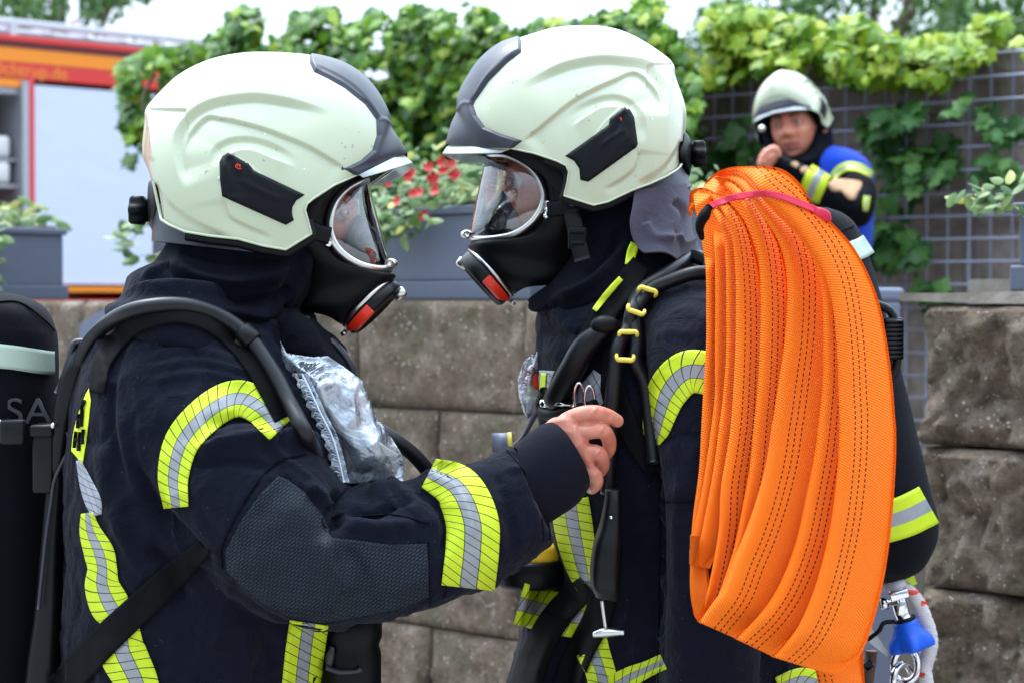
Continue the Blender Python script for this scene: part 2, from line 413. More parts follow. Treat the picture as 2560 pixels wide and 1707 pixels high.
def m_cloth(name, col, scale=900, rough=.85, lint=.0, sheen=.25, wr=.5):
    t = NT(name); o = t.coord()
    w1 = t.n('ShaderNodeTexWave'); w1.wave_type = 'BANDS'; w1.bands_direction = 'DIAGONAL'; w1.inputs['Scale'].default_value = scale; w1.inputs['Distortion'].default_value = 1.5; t.l(o, w1.inputs[0])
    big = t.noise(o, 9, 5, .6); fine = t.noise(o, 260, 3)
    c = t.mix(t.mathn('MULTIPLY_ADD', big, .9, .05), tuple(c * .7 for c in col), tuple(c * 1.35 for c in col))
    if lint:
        v = t.n('ShaderNodeTexVoronoi'); v.inputs['Scale'].default_value = 130; t.l(o, v.inputs[0])
        sp = t.mathn('LESS_THAN', v.outputs['Distance'], .055); n2 = t.mathn('GREATER_THAN', t.noise(o, 30, 2), .56)
        c = t.mix(t.mathn('MULTIPLY', t.mathn('MULTIPLY', sp, n2), lint), c, (.35, .36, .42))
    b1 = t.bump(w1.outputs[1], .25, .0004); wn = t.noise(t.coord('Object', (1, 1, 1)), 26, 4, .6, .6)
    b2 = t.bump(wn, wr, .010, b1); b3 = t.bump(fine, .25, .0008, b2)
    t.set(Base_Color=c, Roughness=rough, Normal=b3); t.b.inputs['Sheen Weight'].default_value = sheen; t.b.inputs['Sheen Roughness'].default_value = .5
    t.b.inputs['Specular IOR Level'].default_value = .09
    return t.m
M = {}
M['jacket'] = m_cloth('navy_cloth', (.0036, .0044, .0105), lint=.4, sheen=.035, wr=.8)
M['jacket_dark'] = m_cloth('black_blue_cloth', (.0016, .002, .005), lint=.2, sheen=.01)
M['hood'] = m_cloth('hood_cloth', (.0018, .0024, .0065), scale=600, sheen=.015, wr=.35)
M['cuff'] = m_cloth('knit_cuff', (.0045, .005, .010), scale=500, sheen=.03, wr=.15)
M['grey_cloth'] = m_cloth('neck_flap_cloth', (.05, .047, .068), scale=600, sheen=.2, wr=.4)
M['webbing'] = m_cloth('webbing', (.0015, .0015, .0022), scale=1200, rough=.7, sheen=.01, wr=.1)
M['bottle'] = m_cloth('bottle_cover', (.003, .003, .0055), scale=900, sheen=.03, wr=.15)
M['vest_blue'] = m_cloth('blue_vest', (.01, .05, .42), wr=.4, sheen=.1)
M['tan'] = m_cloth('tan_patch', (.42, .25, .14), wr=.3, sheen=.1)
M['rubber'] = simple('black_rubber', (.002, .002, .0028), .45, nscale=120, bump=.1, bd=.0006, spec=.16)
M['plastic'] = simple('black_plastic', (.0032, .0032, .0045), .4, nscale=400, bump=.12, bd=.0003, spec=.25)
M['trim'] = simple('grey_black_trim', (.024, .024, .036), .45, nscale=700, bump=.2, bd=.0003, spec=.45)
M['insert'] = simple('black_insert', (.0025, .0025, .004), .5, nscale=900, bump=.25, bd=.0003, spec=.14)
M['hosepipe'] = simple('air_hose_rubber', (.004, .004, .006), .42, nscale=300, bump=.15, bd=.0004, spec=.35)
M['silver'] = simple('brushed_silver', (.62, .6, .58), .28, 1.0, nscale=90, bump=.08, bd=.0004)
M['chrome'] = simple('chrome', (.75, .73, .74), .12, 1.0, nscale=60, bump=.05, bd=.0004)
M['red'] = simple('red_plastic', (.75, .03, .01), .35, nscale=60, spec=.5)
M['yellow_clip'] = simple('yellow_plastic', (.78, .62, .08), .4, nscale=80)
M['yellow'] = simple('yellow_lid', (.75, .45, .02), .45)
M['blue_rubber'] = simple('blue_rubber_cap', (.005, .09, .62), .45, nscale=80, spec=.4)
M['white_plastic'] = simple('white_plastic', (.6, .58, .64), .5)
def m_helmet():
    t = NT('helmet_shell'); o = t.coord()
    f = t.noise(o, 14, 3); c = t.mix(f, (.40, .42, .28), (.425, .44, .30))
    # scuffs: sparse small dark flecks and white specks of dust
    v = t.n('ShaderNodeTexVoronoi'); v.inputs['Scale'].default_value = 75; v.inputs['Randomness'].default_value = 1; t.l(o, v.inputs[0])
    fl = t.mathn('MULTIPLY', t.mathn('LESS_THAN', v.outputs['Distance'], .075), t.mathn('GREATER_THAN', t.noise(o, 11, 2), .52))
    c = t.mix(t.mathn('MULTIPLY', fl, .8), c, (.82, .9, .8))
    sc = t.noise(t.coord('Object', (120, 60, 150)), 1.0, 2); n2 = t.noise(o, 17, 3)
    s2 = t.mathn('MULTIPLY', t.mathn('GREATER_THAN', sc, .685), t.mathn('GREATER_THAN', n2, .55))
    c = t.mix(t.mathn('MULTIPLY', s2, .6), c, (.16, .18, .16))
    grime = t.noise(o, 34, 5, .7); c = t.mix(t.mathn('MULTIPLY', t.mathn('GREATER_THAN', grime, .66), .12), c, (.4, .42, .36))
    t.set(Base_Color=c, Roughness=t.mathn('MULTIPLY_ADD', grime, .16, .25), Normal=t.bump(t.noise(o, 60, 2), .04, .001))
    t.b.inputs['Coat Weight'].default_value = .5; t.b.inputs['Coat Roughness'].default_value = .1; t.b.inputs['Subsurface Weight'].default_value = .08; t.b.inputs['Subsurface Radius'].default_value = (.004, .005, .003)
    return t.m
M['helmet'] = m_helmet()
def m_glass(name, tint=(1, 1, 1), rough=.02, alpha=.12, spec=.6):
    t = NT(name); o = t.coord(); sm = t.noise(t.coord('Object', (20, 20, 60)), 1, 5, .7)
    gl = t.n('ShaderNodeBsdfGlossy'); gl.inputs['Roughness'].default_value = rough; tr = t.n('ShaderNodeBsdfTransparent'); tr.inputs[0].default_value = tint + (1,)
    fr = t.n('ShaderNodeFresnel'); fr.inputs[0].default_value = 1.5
    fac = t.mathn('MINIMUM', t.mathn('MULTIPLY_ADD', fr.outputs[0], spec * 1.5, t.mathn('MULTIPLY', sm, alpha)), 1.0)
    mx = t.n('ShaderNodeMixShader'); t.l(fac, mx.inputs[0]); t.l(tr.outputs[0], mx.inputs[1]); t.l(gl.outputs[0], mx.inputs[2])
    t.l(t.bump(sm, .05, .002), gl.inputs['Normal'])
    t.l(mx.outputs[0], t.t.nodes['Material Output'].inputs[0]); return t.m
M['visor'] = m_glass('visor_glass', (.96, .96, .98), .03, .2, 1.15)
def m_peak():
    t = NT('clear_peak'); tr = t.n('ShaderNodeBsdfTransparent'); tr.inputs[0].default_value = (.82, .86, .88, 1); df = t.n('ShaderNodeBsdfDiffuse'); df.inputs[0].default_value = (.62, .66, .68, 1)
    gl = t.n('ShaderNodeBsdfGlossy'); gl.inputs['Roughness'].default_value = .15; a = t.n('ShaderNodeMixShader'); a.inputs[0].default_value = .5; t.l(tr.outputs[0], a.inputs[1]); t.l(df.outputs[0], a.inputs[2])
    b = t.n('ShaderNodeMixShader'); b.inputs[0].default_value = .18; t.l(a.outputs[0], b.inputs[1]); t.l(gl.outputs[0], b.inputs[2]); t.l(b.outputs[0], t.t.nodes['Material Output'].inputs[0]); return t.m
M['peak'] = m_peak()
def m_bag():
    t = NT('clear_plastic_film'); o = t.coord(); n = t.noise(o, 15, 4, .5, 1.2)
    w = t.n('ShaderNodeTexWave'); w.inputs['Scale'].default_value = 16; w.inputs['Distortion'].default_value = 14; w.inputs['Detail'].default_value = 4; t.l(o, w.inputs[0])
    b = t.bump(n, .6, .02); b = t.bump(w.outputs[1], .2, .006, b)
    gl = t.n('ShaderNodeBsdfGlossy'); gl.inputs['Roughness'].default_value = .09; t.l(b, gl.inputs['Normal']); gl.inputs[0].default_value = (.85, .88, .95, 1)
    tr = t.n('ShaderNodeBsdfTransparent'); tr.inputs[0].default_value = (.86, .89, .93, 1); df = t.n('ShaderNodeBsdfTranslucent'); df.inputs[0].default_value = (.88, .92, .98, 1)
    d2 = t.n('ShaderNodeBsdfDiffuse'); d2.inputs[0].default_value = (.82, .86, .92, 1); t.l(b, d2.inputs['Normal'])
    m1 = t.n('ShaderNodeMixShader'); m1.inputs[0].default_value = .5; t.l(df.outputs[0], m1.inputs[1]); t.l(d2.outputs[0], m1.inputs[2])
    m2 = t.n('ShaderNodeMixShader'); f = t.ramp(n, [(.42, (.10,) * 3), (.62, (.75,) * 3)]); t.l(f, m2.inputs[0]); t.l(tr.outputs[0], m2.inputs[1]); t.l(m1.outputs[0], m2.inputs[2])
    fr = t.n('ShaderNodeFresnel'); fr.inputs[0].default_value = 1.7; t.l(b, fr.inputs['Normal']); m3 = t.n('ShaderNodeMixShader'); t.l(t.mathn('MINIMUM', t.mathn('MULTIPLY_ADD', fr.outputs[0], 1.9, .06), 1.0), m3.inputs[0])
    t.l(m2.outputs[0], m3.inputs[1]); t.l(gl.outputs[0], m3.inputs[2]); t.l(m3.outputs[0], t.t.nodes['Material Output'].inputs[0]); return t.m
M['bag'] = m_bag()
def m_tape(name='hivis_tape', k=4.4, slant=.75, yel=(.49, .60, .010), silv=(.25, .255, .265), lines=True, b0=.345, b1=.655):
    t = NT(name); u = t.n('ShaderNodeSeparateXYZ'); t.l(t.coord('UV'), u.inputs[0]); x, y = u.outputs[0], u.outputs[1]
    mid = t.mathn('MULTIPLY', t.mathn('GREATER_THAN', x, b0), t.mathn('LESS_THAN', x, b1))
    o = t.coord(); n = t.noise(o, 60, 4)
    yc = t.mix(n, tuple(c * .85 for c in yel), tuple(min(1, c * 1.12) for c in yel)); sc = t.mix(n, tuple(c * .85 for c in silv), tuple(c * 1.15 for c in silv))
    c = t.mix(mid, yc, sc)
    if lines:
        wv = t.mathn('MULTIPLY', t.noise(o, 35, 2), .12)
        ph = t.mathn('FRACT', t.mathn('ADD', t.mathn('ADD', t.mathn('MULTIPLY', y, k), t.mathn('MULTIPLY', x, slant * k * .5)), wv))
        ln = t.mathn('LESS_THAN', ph, .10)
        e1 = t.mathn('LESS_THAN', t.mathn('ABSOLUTE', t.mathn('SUBTRACT', x, b0)), .008); e2 = t.mathn('LESS_THAN', t.mathn('ABSOLUTE', t.mathn('SUBTRACT', x, b1)), .008)
        ln = t.mathn('MAXIMUM', ln, t.mathn('MAXIMUM', e1, e2))
        c = t.mix(ln, c, (.012, .014, .012))
    t.set(Base_Color=c, Roughness=t.mathn('MULTIPLY_ADD', mid, -.2, .6), Normal=t.bump(n, .4, .0015)); t.t.nodes['Principled BSDF'].inputs['Specular IOR Level'].default_value = .35
    return t.m
M['tape_oblique'] = m_tape('hivis_tape_oblique', slant=1.5); M['tape'] = m_tape(); M['tape_plain'] = m_tape('hivis_tape_plain', lines=False)
M['tape_grey'] = m_tape('grey_reflective_tape', yel=(.3, .3, .34), silv=(.33, .33, .37))
M['glow_band'] = simple('pale_green_band', (.42, .50, .40), .5, nscale=300, bump=.2, bd=.0005)
M['hivis'] = simple('hivis_yellow', (.62, .76, .02), .6, nscale=200)
def m_patch():
    t = NT('elbow_patch'); mp = t.n('ShaderNodeMapping'); mp.inputs['Rotation'].default_value = (0, 0, .65); t.l(t.coord('UV'), mp.inputs[0])
    br = t.n('ShaderNodeTexBrick'); br.inputs['Scale'].default_value = 2.7; br.inputs['Mortar Size'].default_value = .045; br.inputs['Color1'].default_value = (1, 1, 1, 1); br.inputs['Color2'].default_value = (.8, .8, .8, 1); br.inputs['Mortar'].default_value = (0, 0, 0, 1)
    t.l(mp.outputs[0], br.inputs[0]); n = t.noise(t.coord(), 15, 4)
    c = t.mix(br.outputs[0], (.002, .003, .006), t.mix(n, (.005, .007, .012), (.036, .047, .067)))
    t.set(Base_Color=c, Roughness=.62, Normal=t.bump(t.noise(t.coord(), 28, 3), .4, .006, t.bump(br.outputs[0], .7, .0012))); t.b.inputs['Specular IOR Level'].default_value = .15; return t.m
M['patch'] = m_patch()
def m_hose():
    t = NT('orange_hose_weave'); s = t.n('ShaderNodeSeparateXYZ'); t.l(t.coord('UV'), s.inputs[0]); x, y = s.outputs[0], s.outputs[1]   # x, y in metres: across, along
    a = t.mathn('FRACT', t.mathn('ADD', t.mathn('MULTIPLY', y, 340), t.mathn('MULTIPLY', x, -230))); a = t.mathn('ABSOLUTE', t.mathn('SUBTRACT', a, .5))
    b = t.mathn('SINE', t.mathn('ADD', t.mathn('MULTIPLY', x, 2600), t.mathn('MULTIPLY', y, 500)))
    hgt = t.mathn('MULTIPLY_ADD', b, .25, t.mathn('MULTIPLY', a, 2))
    o = t.coord(); n = t.noise(o, 12, 4); n2 = t.noise(o, 500, 2)
    c = t.mix(n, (1.0, .125, .004), (1.0, .185, .008)); c = t.mix(t.mathn('MULTIPLY', a, .8), c, (1.0, .31, .03)); d = t.noise(o, 7, 5, .65)
    c = t.mix(t.mathn('MULTIPLY', t.ramp(d, [(.55, (0, 0, 0)), (.75, (1, 1, 1))]), .10), c, (.75, .12, .02))
    # three dashed dark stitch lines down the middle of the hose
    dash = t.mathn('LESS_THAN', t.mathn('FRACT', t.mathn('MULTIPLY', y, 165)), .58)
    ln = None
    for k in (-1, 0, 1):
        q = t.mathn('LESS_THAN', t.mathn('ABSOLUTE', t.mathn('SUBTRACT', x, .0074 * k)), .00075); ln = q if ln is None else t.mathn('MAXIMUM', ln, q)
    st = t.mathn('MULTIPLY', ln, dash); c = t.mix(st, c, (.09, .008, .006))
    t.set(Base_Color=c, Roughness=.55, Normal=t.bump(n2, .15, .0004, t.bump(hgt, .8, .0012))); t.b.inputs['Sheen Weight'].default_value = .0
    t.b.inputs['Specular IOR Level'].default_value = .12
    return t.m
M['hose'] = m_hose()
M['pink'] = simple('pink_webbing', (.62, .010, .05), .6, nscale=300, bump=.3)
def m_skin(name='skin', k=1.0):
    t = NT(name); o = t.coord(); n = t.noise(o, 45, 5, .65); n2 = t.noise(o, 320, 3)
    c = t.mix(t.ramp(n, [(.3, (0, 0, 0)), (.7, (1, 1, 1))]), (.49 * k, .15 * k, .095 * k), (.62 * k, .26 * k, .18 * k))
    t.set(Base_Color=c, Roughness=.5, Normal=t.bump(n2, .2, .0008, t.bump(n, .15, .002))); t.b.inputs['Subsurface Weight'].default_value = .25
    t.b.inputs['Subsurface Radius'].default_value = (.012, .005, .003); t.b.inputs['Subsurface Scale'].default_value = 1
    return t.m
M['skin'] = m_skin(); M['skin_pale'] = m_skin('skin_pale', 1.2); M['lip'] = simple('lips', (.45, .12, .1), .45); M['nail'] = simple('nail', (.78, .52, .47), .3, nscale=60)
M['eye'] = simple('eye_white', (.6, .58, .55), .2); M['iris'] = simple('iris', (.03, .035, .04), .15); M['brow'] = simple('brow_hair', (.09, .05, .03), .8, nscale=500, bump=.6)
def m_block():
    t = NT('split_face_block'); o = t.coord(); n = t.noise(o, 11, 6, .7); g = t.noise(o, 90, 6, .75); mo = t.noise(o, 5, 5, .7)
    c = t.ramp(n, [(.3, (.082, .053, .035)), (.5, (.205, .143, .098)), (.7, (.38, .295, .23))])
    c = t.mix(t.mathn('MULTIPLY', t.ramp(mo, [(.48, (0, 0, 0)), (.62, (1, 1, 1))]), .55), c, (.12, .11, .05))
    v = t.n('ShaderNodeTexVoronoi'); v.inputs['Scale'].default_value = 85; t.l(o, v.inputs[0])
    pb = t.mathn('MULTIPLY', t.mathn('LESS_THAN', v.outputs['Distance'], .28), t.mathn('GREATER_THAN', t.noise(o, 38, 2), .56))
    c = t.mix(t.mathn('MULTIPLY', pb, .85), c, (.55, .46, .42)); c = t.mix(t.ramp(g, [(.35, (.75,) * 3), (.5, (0, 0, 0))]), c, (.05, .04, .035))
    sm = t.mathn('GREATER_THAN', v.outputs['Color'], .5)
    t.set(Base_Color=c, Roughness=.9, Normal=t.bump(g, 1.0, .010, t.bump(n, .8, .03))); return t.m
M['block'] = m_block()
def m_conc(name, a, b_, sc=7):
    t = NT(name); o = t.coord(); n = t.noise(o, sc, 7, .7); st = t.noise(t.coord('Object', (6, 6, .8)), 1.5, 5, .7)
    c = t.mix(t.ramp(n, [(.3, (0, 0, 0)), (.7, (1, 1, 1))]), a, b_); c = t.mix(t.ramp(st, [(.4, (0, 0, 0)), (.65, (.6,) * 3)]), c, tuple(x * .45 for x in a))
    t.set(Base_Color=c, Roughness=.92, Normal=t.bump(n, .6, .012)); return t.m
M['darkwall'] = m_conc('weathered_concrete', (.27, .21, .18), (.46, .38, .34))
M['paving'] = m_conc('paving', (.25, .235, .22), (.42, .4, .37), 4); M['asphalt'] = m_conc('asphalt', (.04, .04, .042), (.08, .08, .08), 20)
M['pale_stone'] = m_conc('pale_stone', (.26, .215, .175), (.38, .33, .28), 9)
M['wire'] = simple('galvanised_wire', (.36, .37, .47), .45, .6, nscale=50)
M['planter'] = simple('slate_planter', (.085, .098, .14), .5, nscale=30, bump=.1, bd=.002)
M['planter_lt'] = simple('slate_planter_light', (.15, .165, .23), .5, nscale=30, bump=.1, bd=.002)
def m_leaf(name, stops, tr=.35):
    t = NT(name); g = t.n('ShaderNodeNewGeometry'); r_ = g.outputs['Random Per Island']; c = t.ramp(r_, stops)
    n = t.noise(t.coord(), 25, 3); c = t.mix(t.mathn('MULTIPLY', n, .5), c, (.02, .06, .01))
    t.set(Base_Color=c, Roughness=.5); t.b.inputs['Specular IOR Level'].default_value = .35
    tl = t.n('ShaderNodeBsdfTranslucent'); t.l(c, tl.inputs[0]); mx = t.n('ShaderNodeMixShader'); mx.inputs[0].default_value = tr
    t.l(t.b.outputs[0], mx.inputs[1]); t.l(tl.outputs[0], mx.inputs[2]); t.l(mx.outputs[0], t.t.nodes['Material Output'].inputs[0]); return t.m
M['ivy'] = m_leaf('ivy_leaf', [(0, (.022, .085, .006)), (.35, (.07, .20, .010)), (.7, (.16, .34, .014)), (.92, (.31, .48, .02)), (1, (.48, .54, .05))])
M['ivy_lime'] = m_leaf('ivy_leaf_young', [(0, (.10, .23, .01)), (.5, (.27, .43, .015)), (1, (.52, .60, .04))])
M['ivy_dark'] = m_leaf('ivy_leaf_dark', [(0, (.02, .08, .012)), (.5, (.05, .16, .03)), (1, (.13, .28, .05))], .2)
M['bedding'] = m_leaf('bedding_leaf', [(0, (.05, .12, .03)), (.5, (.16, .27, .08)), (.85, (.35, .45, .2)), (1, (.55, .5, .08))])
M['tree'] = m_leaf('tree_leaf', [(0, (.03, .08, .02)), (.5, (.07, .17, .035)), (1, (.16, .30, .06))], .3)
M['petal'] = simple('red_petal', (.44, .003, .006), .5, nscale=60); M['stem'] = simple('woody_stem', (.10, .07, .045), .8)
M['truck_red'] = simple('truck_red', (.72, .022, .018), .3, nscale=8, var=.05, bump=.02, coat=.4); M['truck_orange'] = simple('truck_orange_stripe', (.95, .27, .01), .4, nscale=8, var=.05)
M['truck_txt'] = simple('truck_lettering', (1.0, .30, .02), .4)
M['truck_dark'] = simple('truck_dark_red', (.14, .012, .02), .5); M['alu'] = simple('roof_aluminium', (.42, .42, .46), .4, .35, nscale=20)
M['alu_l'] = simple('ladder_aluminium', (.58, .58, .63), .4, .2, nscale=20)
def m_shutter():
    t = NT('roller_shutter'); s = t.n('ShaderNodeSeparateXYZ'); t.l(t.coord(), s.inputs[0])
    w_ = t.mathn('ABSOLUTE', t.mathn('SINE', t.mathn('MULTIPLY', s.outputs[2], 95))); n = t.noise(t.coord('Object', (1, 1, 3)), 2.5, 4)
    t.set(Base_Color=t.mix(n, (.62, .65, .82), (.69, .72, .86)), Roughness=.4, Normal=t.bump(w_, .3, .003)); return t.m
M['shutter'] = m_shutter(); M['dark'] = simple('compartment_dark', (.015, .014, .018), .7); M['lamp_white'] = simple('painted_post', (.62, .66, .74), .4)
M['blue_tarp'] = simple('blue_cloth', (.01, .02, .25), .6); M['case_white'] = simple('white_case', (.75, .73, .72), .35)
M['boot'] = simple('boot_leather', (.02, .02, .02), .4)
M['label'] = simple('white_label', (.6, .6, .58), .5)
M['seal'] = simple('milky_film', (.62, .68, .78), .25)
rnd = random.Random(7)
def XY(px, Y): return ((px - 1280) / 5000 * Y, Y)
# ---- ground: one sheet rising gently behind the block wall
def gz(x, y): return .42 * float(sst(np.array((y - 5.2) / 2.2)))
xs = np.r_[np.linspace(-160, -14, 8), np.linspace(-12, 12, 41), np.linspace(14, 160, 8)]; ys = np.r_[np.linspace(-30, -2, 4), np.linspace(-1, 14, 46), np.linspace(16, 260, 10)]
V = [(x, y, gz(x, y)) for y in ys for x in xs]; n = len(xs)
structure(mesh('ground', V, [(j * n + i, j * n + i + 1, (j + 1) * n + i + 1, (j + 1) * n + i) for j in range(len(ys) - 1) for i in range(n - 1)], M['paving']))
structure(mesh('road', [(x, y, gz(x, y) + .004) for y in (11, 14, 24) for x in (-60, -20, 20, 60)], [(j * 4 + i, j * 4 + i + 1, (j + 1) * 4 + i + 1, (j + 1) * 4 + i) for j in range(2) for i in range(3)], M['asphalt']))

# ---- block walls: every split-face block is displaced, joints are real gaps over a dark core
def block_wall(name, p0, p1, ztop, courses, L, offs, label, cats, seed, amp=.012, thick=.32, bh=.257, step=.016, cap=0, endrough=.0):
    p0 = np.array(p0); p1 = np.array(p1); d = p1 - p0; W = np.linalg.norm(d); d /= W; nr = np.array([d[1], -d[0]])
    if nr[1] > 0: nr = -nr
    b = MB(); rr = random.Random(seed)
    for c in range(courses):
        z1 = ztop - c * bh; z0 = z1 - bh + .005
        if z1 < -.1: break
        s = -offs[c % len(offs)] * L
        while s < W:
            a0, a1 = max(s, 0), min(s + L - .005, W)
            if a1 - a0 > .03:
                nx = max(3, int((a1 - a0) / step)); nz = max(3, int(bh / step)); u = np.linspace(a0, a1, nx); v = np.linspace(z0, z1, nz)
                U, Z = np.meshgrid(u, v); e = np.minimum(np.minimum(U - a0, a1 - U), np.minimum(Z - z0, z1 - Z)); ed = sst(e / .009)
                pts = np.stack([U.ravel() + seed, Z.ravel(), 0 * U.ravel() + c * 3.1], 1)
                dep = (fbm(pts * 9, 4, seed) * amp + amp * .9 + fbm(pts * 40, 3, seed) * amp * .5).reshape(U.shape) * (.15 + .85 * ed) - (1 - ed) * .006 + rr.uniform(-.006, .006)
                X = p0[0] + d[0] * U + nr[0] * dep; Yy = p0[1] + d[1] * U + nr[1] * dep
                Vf = np.stack([X, Yy, Z], -1).reshape(-1, 3)
                # back plate of the block and side/top skirts
                Xb = p0[0] + d[0] * U - nr[0] * thick; Yb = p0[1] + d[1] * U - nr[1] * thick; Vb = np.stack([Xb, Yb, Z], -1).reshape(-1, 3)
                Fc = [(j * nx + i, j * nx + i + 1, (j + 1) * nx + i + 1, (j + 1) * nx + i) for j in range(nz - 1) for i in range(nx - 1)]
                k = nx * nz; bd = list(range(nx)) + [j * nx + nx - 1 for j in range(1, nz)] + [(nz - 1) * nx + i for i in range(nx - 2, -1, -1)] + [j * nx for j in range(nz - 2, 0, -1)]
                Fc += [(bd[i], bd[i - 1], bd[i - 1] + k, bd[i] + k) for i in range(len(bd))]
                Fc += [tuple(q + k for q in f[::-1]) for f in Fc[:(nx - 1) * (nz - 1)]]
                b.add(np.vstack([Vf, Vb]), Fc)
            s += L
    # mortar-dark core just behind the faces
    zc = ztop - .02; c4 = [p0 - nr * .05, p1 - nr * .05, p1 - nr * (thick - .02), p0 - nr * (thick - .02)]
    b.add([(q[0], q[1], 0) for q in c4] + [(q[0], q[1], zc) for q in c4], [(0, 1, 5, 4), (1, 2, 6, 5), (2, 3, 7, 6), (3, 0, 4, 7), (4, 5, 6, 7)], mi=1)
    o = b.build(name, [M['block'], M['dark']], None, smooth=True); tag(o, label, cats); return o
# left wall line: 43 degrees, through (0.027, 4.50)
dirL = np.array([.733, -.68])
def WL(t): return np.array([.027, 4.50]) + dirL * t
block_wall('block_wall', WL(-3.6), WL(.62), 1.497, 6, .56, (.56, .06, .60, .1, .56, .1), 'long split-face block wall carrying the grey flower planters behind the two masked firefighters', 'wall', 3)
def WR(t): return np.array([.748, 3.62]) + dirL * t
block_wall('block_wall', WR(0.), WR(1.6), 1.492, 6, .52, (.0, .12, .0, .1, 0, .1), 'short rough block wall at the right edge with a gap beside it', 'wall', 11, amp=.032, step=.012)
# coping slab on the right wall and the stone slab behind it
def slab(name, p0, p1, z0, z1, th, mat, label, ct, back=0):
    p0 = np.array(p0); p1 = np.array(p1); d = (p1 - p0) / np.linalg.norm(p1 - p0); nr = np.array([-d[1], d[0]]); nr = nr if nr[1] > 0 else -nr
    n = 40; b = MB(); u = np.linspace(0, np.linalg.norm(p1 - p0), n); V = []
    for i, s in enumerate(u):
        for (q, z) in ((0, z0), (0, z1), (th, z1), (th, z0)):
            j = .006 * math.sin(i * 12.9 + z * 90) ; V.append((p0[0] + d[0] * s + nr[0] * (q + j), p0[1] + d[1] * s + nr[1] * (q + j), z + j * .5))
    Fc = [(i * 4 + j, i * 4 + (j + 1) % 4, (i + 1) * 4 + (j + 1) % 4, (i + 1) * 4 + j) for i in range(n - 1) for j in range(4)] + [(0, 1, 2, 3), tuple((n - 1) * 4 + k for k in (3, 2, 1, 0))]
    b.add(V, Fc); return tag(b.build(name, mat, smooth=False), label, ct)
slab('stone_slab', WR(-.03) + np.array([-.02, .0]), WR(1.6), 1.497, 1.515, .3, M['pale_stone'], 'thin pale coping slab on top of the short right block wall', 'slab')
slab('stone_kerb', (1.06, 4.66), (2.4, 3.5), 1.40, 1.545, .25, M['pale_stone'], 'mossy stone ledge behind the short right block wall', 'ledge')
slab('stone_step', (.72, 5.2), (1.9, 4.2), -.02, .86, .5, M['pale_stone'], 'low pale stone step in the gap beside the right block wall', 'step')

# ---- dark retaining wall with wire mesh in front
WDIR = np.array([.796, -.605])
def WM(t, off=0.):
    p = np.array([.662, 7.2]) + WDIR * t; nr = np.array([.605, .796]); return p + nr * off
b = MB(); t0, t1 = -2.95, 4.2; nx = 420; nz = 60; U, Z = np.meshgrid(np.linspace(t0, t1, nx), np.linspace(0.3, 2.34, nz))
jx = np.minimum(np.abs(((U + .1) % .62) - .31), .31); bump_top = .05 * np.abs(np.sin(U * 5.1 + .8)) ** 3 + .012 * np.sin(U * 31)
Zt = np.where(Z > 2.2, Z + bump_top * ((Z - 2.2) / .14), Z)
pts = np.stack([U.ravel(), Z.ravel(), 0 * U.ravel()], 1); dep = (fbm(pts * 5, 5, 4) * .03).reshape(U.shape)
crs = np.abs(((Z - .35) % .28) - .14); joint = (np.exp(-((.14 - crs) / .012) ** 2)) * .03; off = .17 + dep + joint
Pm = np.stack([.662 + WDIR[0] * U + .605 * off, 7.2 + WDIR[1] * U + .796 * off, Zt], -1).reshape(-1, 3)
Bk = np.stack([.662 + WDIR[0] * U + .605 * .5, 7.2 + WDIR[1] * U + .796 * .5, Zt], -1).reshape(-1, 3)
G = [(j * nx + i, j * nx + i + 1, (j + 1) * nx + i + 1, (j + 1) * nx + i) for j in range(nz - 1) for i in range(nx - 1)]; k = nx * nz
top = [((nz - 1) * nx + i, (nz - 1) * nx + i + 1, k + (nz - 1) * nx + i + 1, k + (nz - 1) * nx + i) for i in range(nx - 1)]
side = [(j * nx, (j + 1) * nx, k + (j + 1) * nx, k + j * nx) for j in range(nz - 1)]
b.add(np.vstack([Pm, Bk]), G + [tuple(q + k for q in f[::-1]) for f in G[::7] * 0] + top + side)
tag(b.build('retaining_wall', M['darkwall']), 'tall weathered dark brown retaining wall behind the wire mesh', 'wall')
b = MB(); cell = .075; nrm = np.array([.605, .796])
for i in range(int(4.6 / cell)):
    p = WM(-.75 + i * cell); r_ = .0048 if i % 12 else .008; b.tube([(p[0], p[1], .35), (p[0], p[1], 2.325)], r_, 6)
for j in range(27):
    z = 2.30 - j * cell; a = WM(-.8, -.008); c = WM(3.9, -.008); b.tube([(a[0], a[1], z), (c[0], c[1], z)], .0045, 6)
tag(b.build('wire_mesh_fence', M['wire']), 'grey welded wire mesh panel in front of the dark retaining wall', 'fence')

